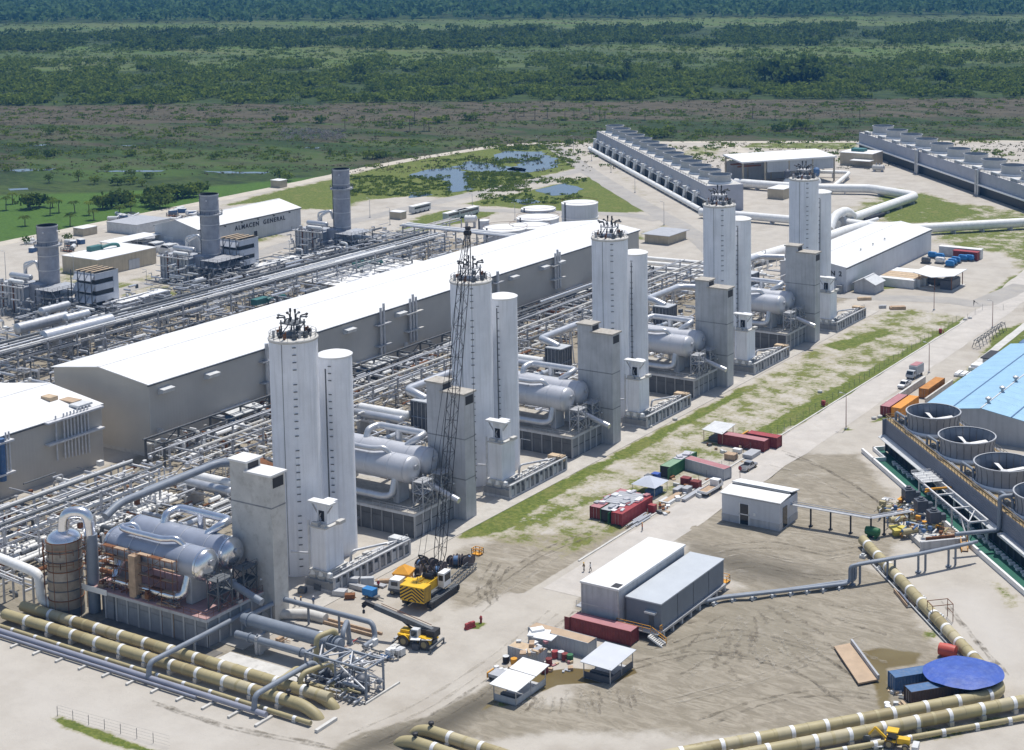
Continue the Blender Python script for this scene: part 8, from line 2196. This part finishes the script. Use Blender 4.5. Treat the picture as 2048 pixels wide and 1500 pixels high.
# ================================================================ VEHICLES
def pickup(label,px,py,rz,m,bed=True,name='pickup_truck'):
 q=G(px,py)
 t=thing(name,label,'pickup',(q.x,q.y,0),rz)
 prof=[(-2.6,.5),(-2.6,1.05),(-.75,1.05),(-.75,1.05),(2.0,1.05),(2.55,.95),(2.6,.5)]
 b=MB();n=len(prof)
 vs=[(-.9,y,z)for y,z in prof]+[(.9,y,z)for y,z in prof]
 b.add(vs,[tuple(range(n)),tuple(reversed(range(n,2*n)))]+[(i,n+i,n+(i+1)%n,(i+1)%n)for i in range(n)])
 bd=part('body',b,m,t)
 cp_=[(-.75,1.05),(-.55,1.72),(.7,1.74),(1.35,1.05)]
 n=4;vs=[(-.86,y,z)for y,z in cp_[:1]]+[(-.72,y,z)for y,z in cp_[1:3]]+[(-.86,y,z)for y,z in cp_[3:]]
 vs+=[(-x,y,z)for x,y,z in vs]
 part('cab',MB().add(vs,[(0,1,2,3),(7,6,5,4),(0,4,5,1),(1,5,6,2),(2,6,7,3)]),mGLASS,t)
 part('cab_roof',MB().box(-.74,.74,-.6,.75,1.72,1.78),m,t)
 for s in(-1,1):
  part('side_pillar',MB().beam((s*.8,-.72,1.05),(s*.73,-.55,1.74),.09).beam((s*.87,1.33,1.05),(s*.73,.7,1.74),.07).beam((s*.84,.3,1.05),(s*.74,.25,1.74),.09),m,t)
  part('headlight',MB().box(s*.7-.15,s*.7+.15,2.55,2.62,.75,.92),mWHITE,t)
 if bed:part('bed_floor',MB().box(-.78,.78,-2.5,-.85,1.06,1.08),mSTEELD,t);part('bed_side',MB().box(-.9,-.8,-2.6,-.8,1.05,1.35).box(.8,.9,-2.6,-.8,1.05,1.35).box(-.8,.8,-2.6,-2.5,1.05,1.35),m,t)
 part('bumper',MB().box(-.85,.85,2.58,2.72,.4,.65).box(-.85,.85,-2.72,-2.58,.45,.65),mSTEEL,t)
 for x in(-.85,.85):
  for y in(-1.65,1.65):tyre(t,(x,y,.37),(1 if x>0 else-1,0,0),.37,.24,14)
 return t
pickup('silver pickup parked beside the grey and red site office',1497,938,-.05,mat('silver_car_paint',(.42,.44,.48),.3,.6,var=.06),True)
pickup('white pickup facing down the lane near the orange containers',1809,774,PI-.05,mWHITE,True)
def flatbed(label,px,py,rz,mc,box=None):
 q=G(px,py)
 t=thing('flatbed_truck',label,'truck',(q.x,q.y,0),rz)
 part('chassis',MB().box(-.5,.5,-3.6,3.2,.55,.8),mSTEELD,t)
 if box:part('cargo_box',MB().box(-1.15,1.15,-3.6,1.1,.9,3.3),box,t);part('box_load',MB().box(-1.0,1.0,-3.3,.8,3.3,3.45),mPINK,t)
 else:
  part('bed',MB().box(-1.15,1.15,-3.7,1.2,.8,.98),mWOOD,t)
  part('bed_rail',MB().box(-1.2,-1.1,-3.7,1.2,.8,1.3).box(1.1,1.2,-3.7,1.2,.8,1.3).box(-1.2,1.2,-3.8,-3.68,.8,1.3),mWHITE,t)
 cb_=part('cab',MB().add([(-1.05,1.3,.7),(1.05,1.3,.7),(1.05,3.5,.7),(-1.05,3.5,.7),(-1.0,1.3,2.35),(1.0,1.3,2.35),(1.0,2.7,2.35),(-1.0,2.7,2.35),(-1.05,3.5,1.35),(1.05,3.5,1.35)],[(3,2,1,0),(4,5,6,7),(0,1,5,4),(2,3,8,9),(9,8,7,6),(1,2,9,6,5),(3,0,4,7,8)]),mc,t)
 part('windscreen',MB().add([(-.9,3.42,1.45),(.9,3.42,1.45),(.88,2.82,2.25),(-.88,2.82,2.25)],[(0,1,2,3)]),mGLASS,cb_)
 part('window',MB().box(1.03,1.07,1.7,2.6,1.5,2.15).box(-1.07,-1.03,1.7,2.6,1.5,2.15),mGLASS,cb_)
 for y in(-2.4,2.4):
  for s in(-1,1):tyre(t,(s*.95,y,.45),(s,0,0),.45,.3,14)
 return t
flatbed('white flatbed truck with empty wooden deck parked on the lane',1422,984,-.04,mWHITE)
flatbed('grey box truck standing behind the white pickup on the lane',1829,754,PI-.05,mGREYW,mGREYW)
q=G(1785,1493)
t=thing('backhoe','yellow backhoe loader beside the right-hand pipelines','backhoe',(q.x,q.y,0),.2)
part('bonnet',MB().box(.6,2.6,-.5,.5,.8,1.6),mYEL,t);part('cab_roof',MB().box(-.8,.9,-.75,.75,2.5,2.65),mYEL,t)
part('cab',MB().box(-.6,.7,-.6,.6,.8,2.5),mGLASS,t);part('mudguard',MB().box(-1.0,.6,-1.0,-.6,1.1,1.35).box(-1.0,.6,.6,1.0,1.1,1.35),mYEL,t)
part('dipper',MB().beam((-1.0,0,1.2),(-2.6,0,2.6),.3).beam((-2.6,0,2.6),(-3.6,0,1.2),.25),mYEL,t);part('bucket',MB().cb(-3.8,0,.5,.9,1.0,.8),mSTEELD,t)
part('loader_bucket',MB().cb(3.4,0,.2,.9,2.0,.7),mPALEG,t)
for x,R_ in((-.4,.75),(2.0,.5)):
 for s in(-1,1):tyre(t,(x,s*.8,R_),(0,s,0),R_,.4,14)
q=G(1752,1490)
single('tipped_plate',MB().cb(0,0,.3,1.6,2.6,.12,.5).cb(.4,.3,0,1.2,1.6,.3,.5),mPALEG,'pale steel plate lying by the backhoe bucket','plate',(q.x,q.y,0))
# ================================================================ PEOPLE
def person(label,px,py,rz,shirt,trousers,hat,stride=.25,z=0.0):
 q=G(px,py,z)
 t=thing('person',label,'person',(q.x,q.y,z),rz)
 J=[(0,0,.95),(0,0,1.2),(0,.01,1.45),(0,.01,1.56),(0,.02,1.66),(-.11,0,.92),(-.12,stride*.5,.5),(-.12,stride*.4,.08),(-.12,stride*.4+.14,.04),(.11,0,.92),(.12,-stride*.4,.5),(.12,-stride*.8,.1),(.12,-stride*.8+.13,.04),(-.19,0,1.43),(-.25,-stride*.4,1.15),(-.22,stride*.3,.95),(-.21,stride*.45,.87),(.19,0,1.43),(.25,stride*.4,1.15),(.22,stride*.8,.98),(.21,stride,.90)]
 E_=[(0,1),(1,2),(2,3),(3,4),(0,5),(5,6),(6,7),(7,8),(0,9),(9,10),(10,11),(11,12),(2,13),(13,14),(14,15),(15,16),(2,17),(17,18),(18,19),(19,20)]
 Rr=[.16,.16,.17,.065,.10,.10,.075,.055,.045,.10,.075,.055,.045,.075,.055,.045,.045,.075,.055,.045,.045]
 me=bpy.data.meshes.new('body');me.from_pydata(J,E_,[]);me.update()
 ob=bpy.data.objects.new('body_skin',me);col.objects.link(ob)
 md_=ob.modifiers.new('s','SKIN');md_.use_smooth_shade=True
 for i,sv in enumerate(me.skin_vertices[0].data):sv.radius=(Rr[i],Rr[i]);sv.use_root=(i==0)
 sb_=ob.modifiers.new('d','SUBSURF');sb_.levels=1;sb_.render_levels=1
 bpy.context.view_layer.update()
 m2=bpy.data.meshes.new_from_object(ob.evaluated_get(bpy.context.evaluated_depsgraph_get()))
 bpy.data.objects.remove(ob)
 m2.materials.clear()
 for mm in(mSKIN,shirt,trousers):m2.materials.append(mm)
 for p_ in m2.polygons:
  c=p_.center
  p_.material_index=2 if c.z<.98 and abs(c.x)<.2 else(1 if c.z<1.52 and c.z>.96 else(2 if c.z<.8 else 0))
 link('body',m2,t)
 if hat is not None:part('helmet',MB().lathe([(.135,1.70),(.125,1.76),(.08,1.82),(.01,1.84)],12,(0,.02,0)).lathe([(.17,1.70),(.13,1.71)],12,(0,.03,0)),hat,t)
 return t
mSH1=mat('blue_shirt',(.12,.17,.27),.9);mTR1=mat('denim',(.06,.07,.11),.9);mSH2=mat('orange_vest',(.62,.16,.03),.8);mTRD=mat('dark_trousers',(.03,.03,.035),.9);mSHY=mat('khaki_shirt',(.30,.22,.12),.9)
person('person in blue shirt and dark jeans walking behind the loop pipe',627,1211,.5,mSH1,mTR1,mWHITE,.3)
person('person in khaki shirt and yellow helmet on the lane beside another worker',1168,1143,2.6,mSHY,mTRD,mYEL,.25)
person('person in white shirt with dark bag on the lane beside another worker',1181,1143,2.2,mWHITE,mTRD,mBLACK,.3)
person('person in orange vest standing at the lane edge by the red container',1284.5,1062,-1.0,mSH2,mTR1,mAMBER,.15)
person('person in dark clothes crouching beside the loop pipe corner post',590,1214,1.2,mTRD,mTRD,mSH1,.1)
person('person in dark overalls next to the crouching worker by the loop pipe',602,1212,-1.2,mTR1,mTRD,mAMBER,.1)
person('person in orange shirt at the back corner of the red container',1320,1021,.3,mSH2,mTRD,mYEL,.1)
person('person in red overalls by the truck behind the crawler crane',757,1178,.4,mat('red_overall',(.35,.04,.04),.8),mTRD,mWHITE,.2)
person('person in green vest under the grey sheet canopy',1464,892,.4,mat('green_vest',(.25,.42,.08),.8),mTRD,mYEL,.1)
# ================================================================ POLES AND FENCES
mPOLE=mat('rusty_pole',(.25,.12,.09),.8,var=.2)
def pole(label,px,py,h,lamp=True,m=mPOLE,group='lamp posts along the plant lanes'):
 q=G(px,py)
 t=wthing('lamp_post',label,'lamp post',(q.x,q.y,0),group)
 part('shaft',MB().tube([(q.x,q.y,-.1),(q.x,q.y,h)],.13,8,True,.07),m,t)
 part('base',MB().cb(q.x,q.y,-.1,.6,.6,.4),mCONC,t)
 if lamp:part('arm',MB().tube(fillet([(q.x,q.y,h-.1),(q.x-.3,q.y,h+.3),(q.x-1.2,q.y,h+.35)],.3,3),.05,6),mSTEEL,t);part('lantern',MB().cb(q.x-1.4,q.y,h+.28,.7,.3,.16),mPALEG,t)
for(px,py,h)in((1692,858,8.5),(1858,745,8.0)):pole('slim rusty lamp post at the edge of the long lane',px,py,h)
for(px,py,h)in((1985,655,8),(1868,620,7.5)):pole('slim rusty lamp post near the lane junction',px,py,h,True,mPOLE,'lamp posts near the lane junction')
for(px,py,h)in((1147,305,9),(1328,450,9.5),(1183,322,8),(1078,300,7),(1270,385,8),(1222,345,8)):pole('slim lamp post along the lane by the far cooling tower',px,py,h,True,mSTEEL,'lamp posts by the far cooling tower')
for(px,py,h)in((740,435,8),(945,425,8),(1030,440,7),(780,450,7),(12,560,10),(148,555,8),(500,560,8)):pole('slim lamp post in the western yard',px,py,h,True,mSTEEL,'lamp posts in the western yard')
for(px,py,h)in((1715,655,0),):pass
q=G(1480,962)
t=wthing('stop_sign','red road sign on a post before the small pale building','sign',(q.x,q.y,0))
part('post',MB().cyl(V(q.x,q.y,0),V(q.x,q.y,2.6),.06,8),mPOLE,t)
part('plate',MB().add([(q.x+.45*math.cos(k*PI/4+PI/8),q.y,2.9+.55*math.sin(k*PI/4+PI/8))for k in range(8)]+[(q.x+.45*math.cos(k*PI/4+PI/8),q.y+.05,2.9+.55*math.sin(k*PI/4+PI/8))for k in range(8)],[tuple(range(8)),tuple(reversed(range(8,16)))]+[(i,8+i,8+(i+1)%8,(i+1)%8)for i in range(8)]),mREDB,t)
def fence(label,pts,h=1.9,sp=4.0,px=True):
 P=[G(*p)if px else Vector(p)for p in pts]
 t=wthing('wire_fence',label,'fence',(P[0].x,P[0].y,0))
 for a,c in zip(P[:-1],P[1:]):
  L=(c-a).length;n=max(1,int(L/sp))
  for i in range(n):
   q=a.lerp(c,i/n);part('post',MB().beam((q.x,q.y,-.1),(q.x,q.y,h),.06),mSTEELD,t)
  w=MB()
  for z in(.3,.8,1.3,1.8):w.beam(a+V(0,0,z),c+V(0,0,z),.014)
  part('wire',w,mSTEELD,t)
fence('wire fence along the grass edge of the long lane',[(-164.2,300,0),(-164.6,380,0),(-165.4,472,0)],1.9,3.5,False)
fence('wire fence across the lane junction',[(1935,640),(1965,620),(2048,622),(2120,625)],2.0,6)
fence('low wire fence beside the weed strip on the sandy forecourt',[(115,1432),(340,1495)],1.6,3.2)
q=G(1990,706);single('water_hut',MB().cb(0,0,0,4,4,2.6).cb(0,0,2.6,4.6,4.6,.3),mBLUE,'small blue-grey hut at the far end of the blue roof','hut',(q.x+8,q.y+6,0))
r=random.Random(55)
for k,(px,py)in enumerate(((1748,838),(1760,835),(1640,785),(1930,640),(1940,637),(1300,855),(1350,840))):
 q=G(px,py);single('pale_rock',MB().lathe([(.05,-.1),(.7,.1),(.6,.5),(.05,.8)],7),mCONCL,'pale boulder lying in the grass beside the lane','rock',(q.x,q.y,0),'pale boulders beside the lane')
for k,(px,py,sx,sy,m,lb)in enumerate(((1650,600,4.5,1.6,mCARD,'low brown board stack on the sand beside the lane junction'),(1795,618,5.0,2.2,mWOOD,'low rusty sheet stack on the sand beside the lane junction'),(1765,616,2.2,1.4,mCONC,'grey block pile on the sand beside the lane junction'))):
 q=G(px if px>1700 else 1770,py);single('sheet_pile',MB().cb(0,0,0,sx,sy,.8,.6).cb(.2,.1,.8,sx*.9,sy*.9,.15,.6),m,lb,'stack',(q.x-(6 if k==0 else 0),q.y-(3 if k==0 else 0),0))
# ================================================================ HAZE
b=MB().box(-5400,2800,-1100,5800,-4,126)
hz=link('haze',b.mesh('haze',0));hz['kind']='stuff';hz['label']='thin bluish haze hanging over the plant and the marsh';hz['category']='haze'
hm=bpy.data.materials.new('haze_air');hm.use_nodes=True
ht=hm.node_tree;ht.nodes.clear()
ho=ht.nodes.new('ShaderNodeOutputMaterial');hv=ht.nodes.new('ShaderNodeVolumePrincipled')
hv.inputs['Color'].default_value=(.12,.42,1.0,1);hv.inputs['Density'].default_value=HAZE_D;hv.inputs['Anisotropy'].default_value=.2
ht.links.new(hv.outputs[0],ho.inputs['Volume'])
hz.data.materials.append(hm)
if not HAZE_ON:bpy.data.objects.remove(hz)
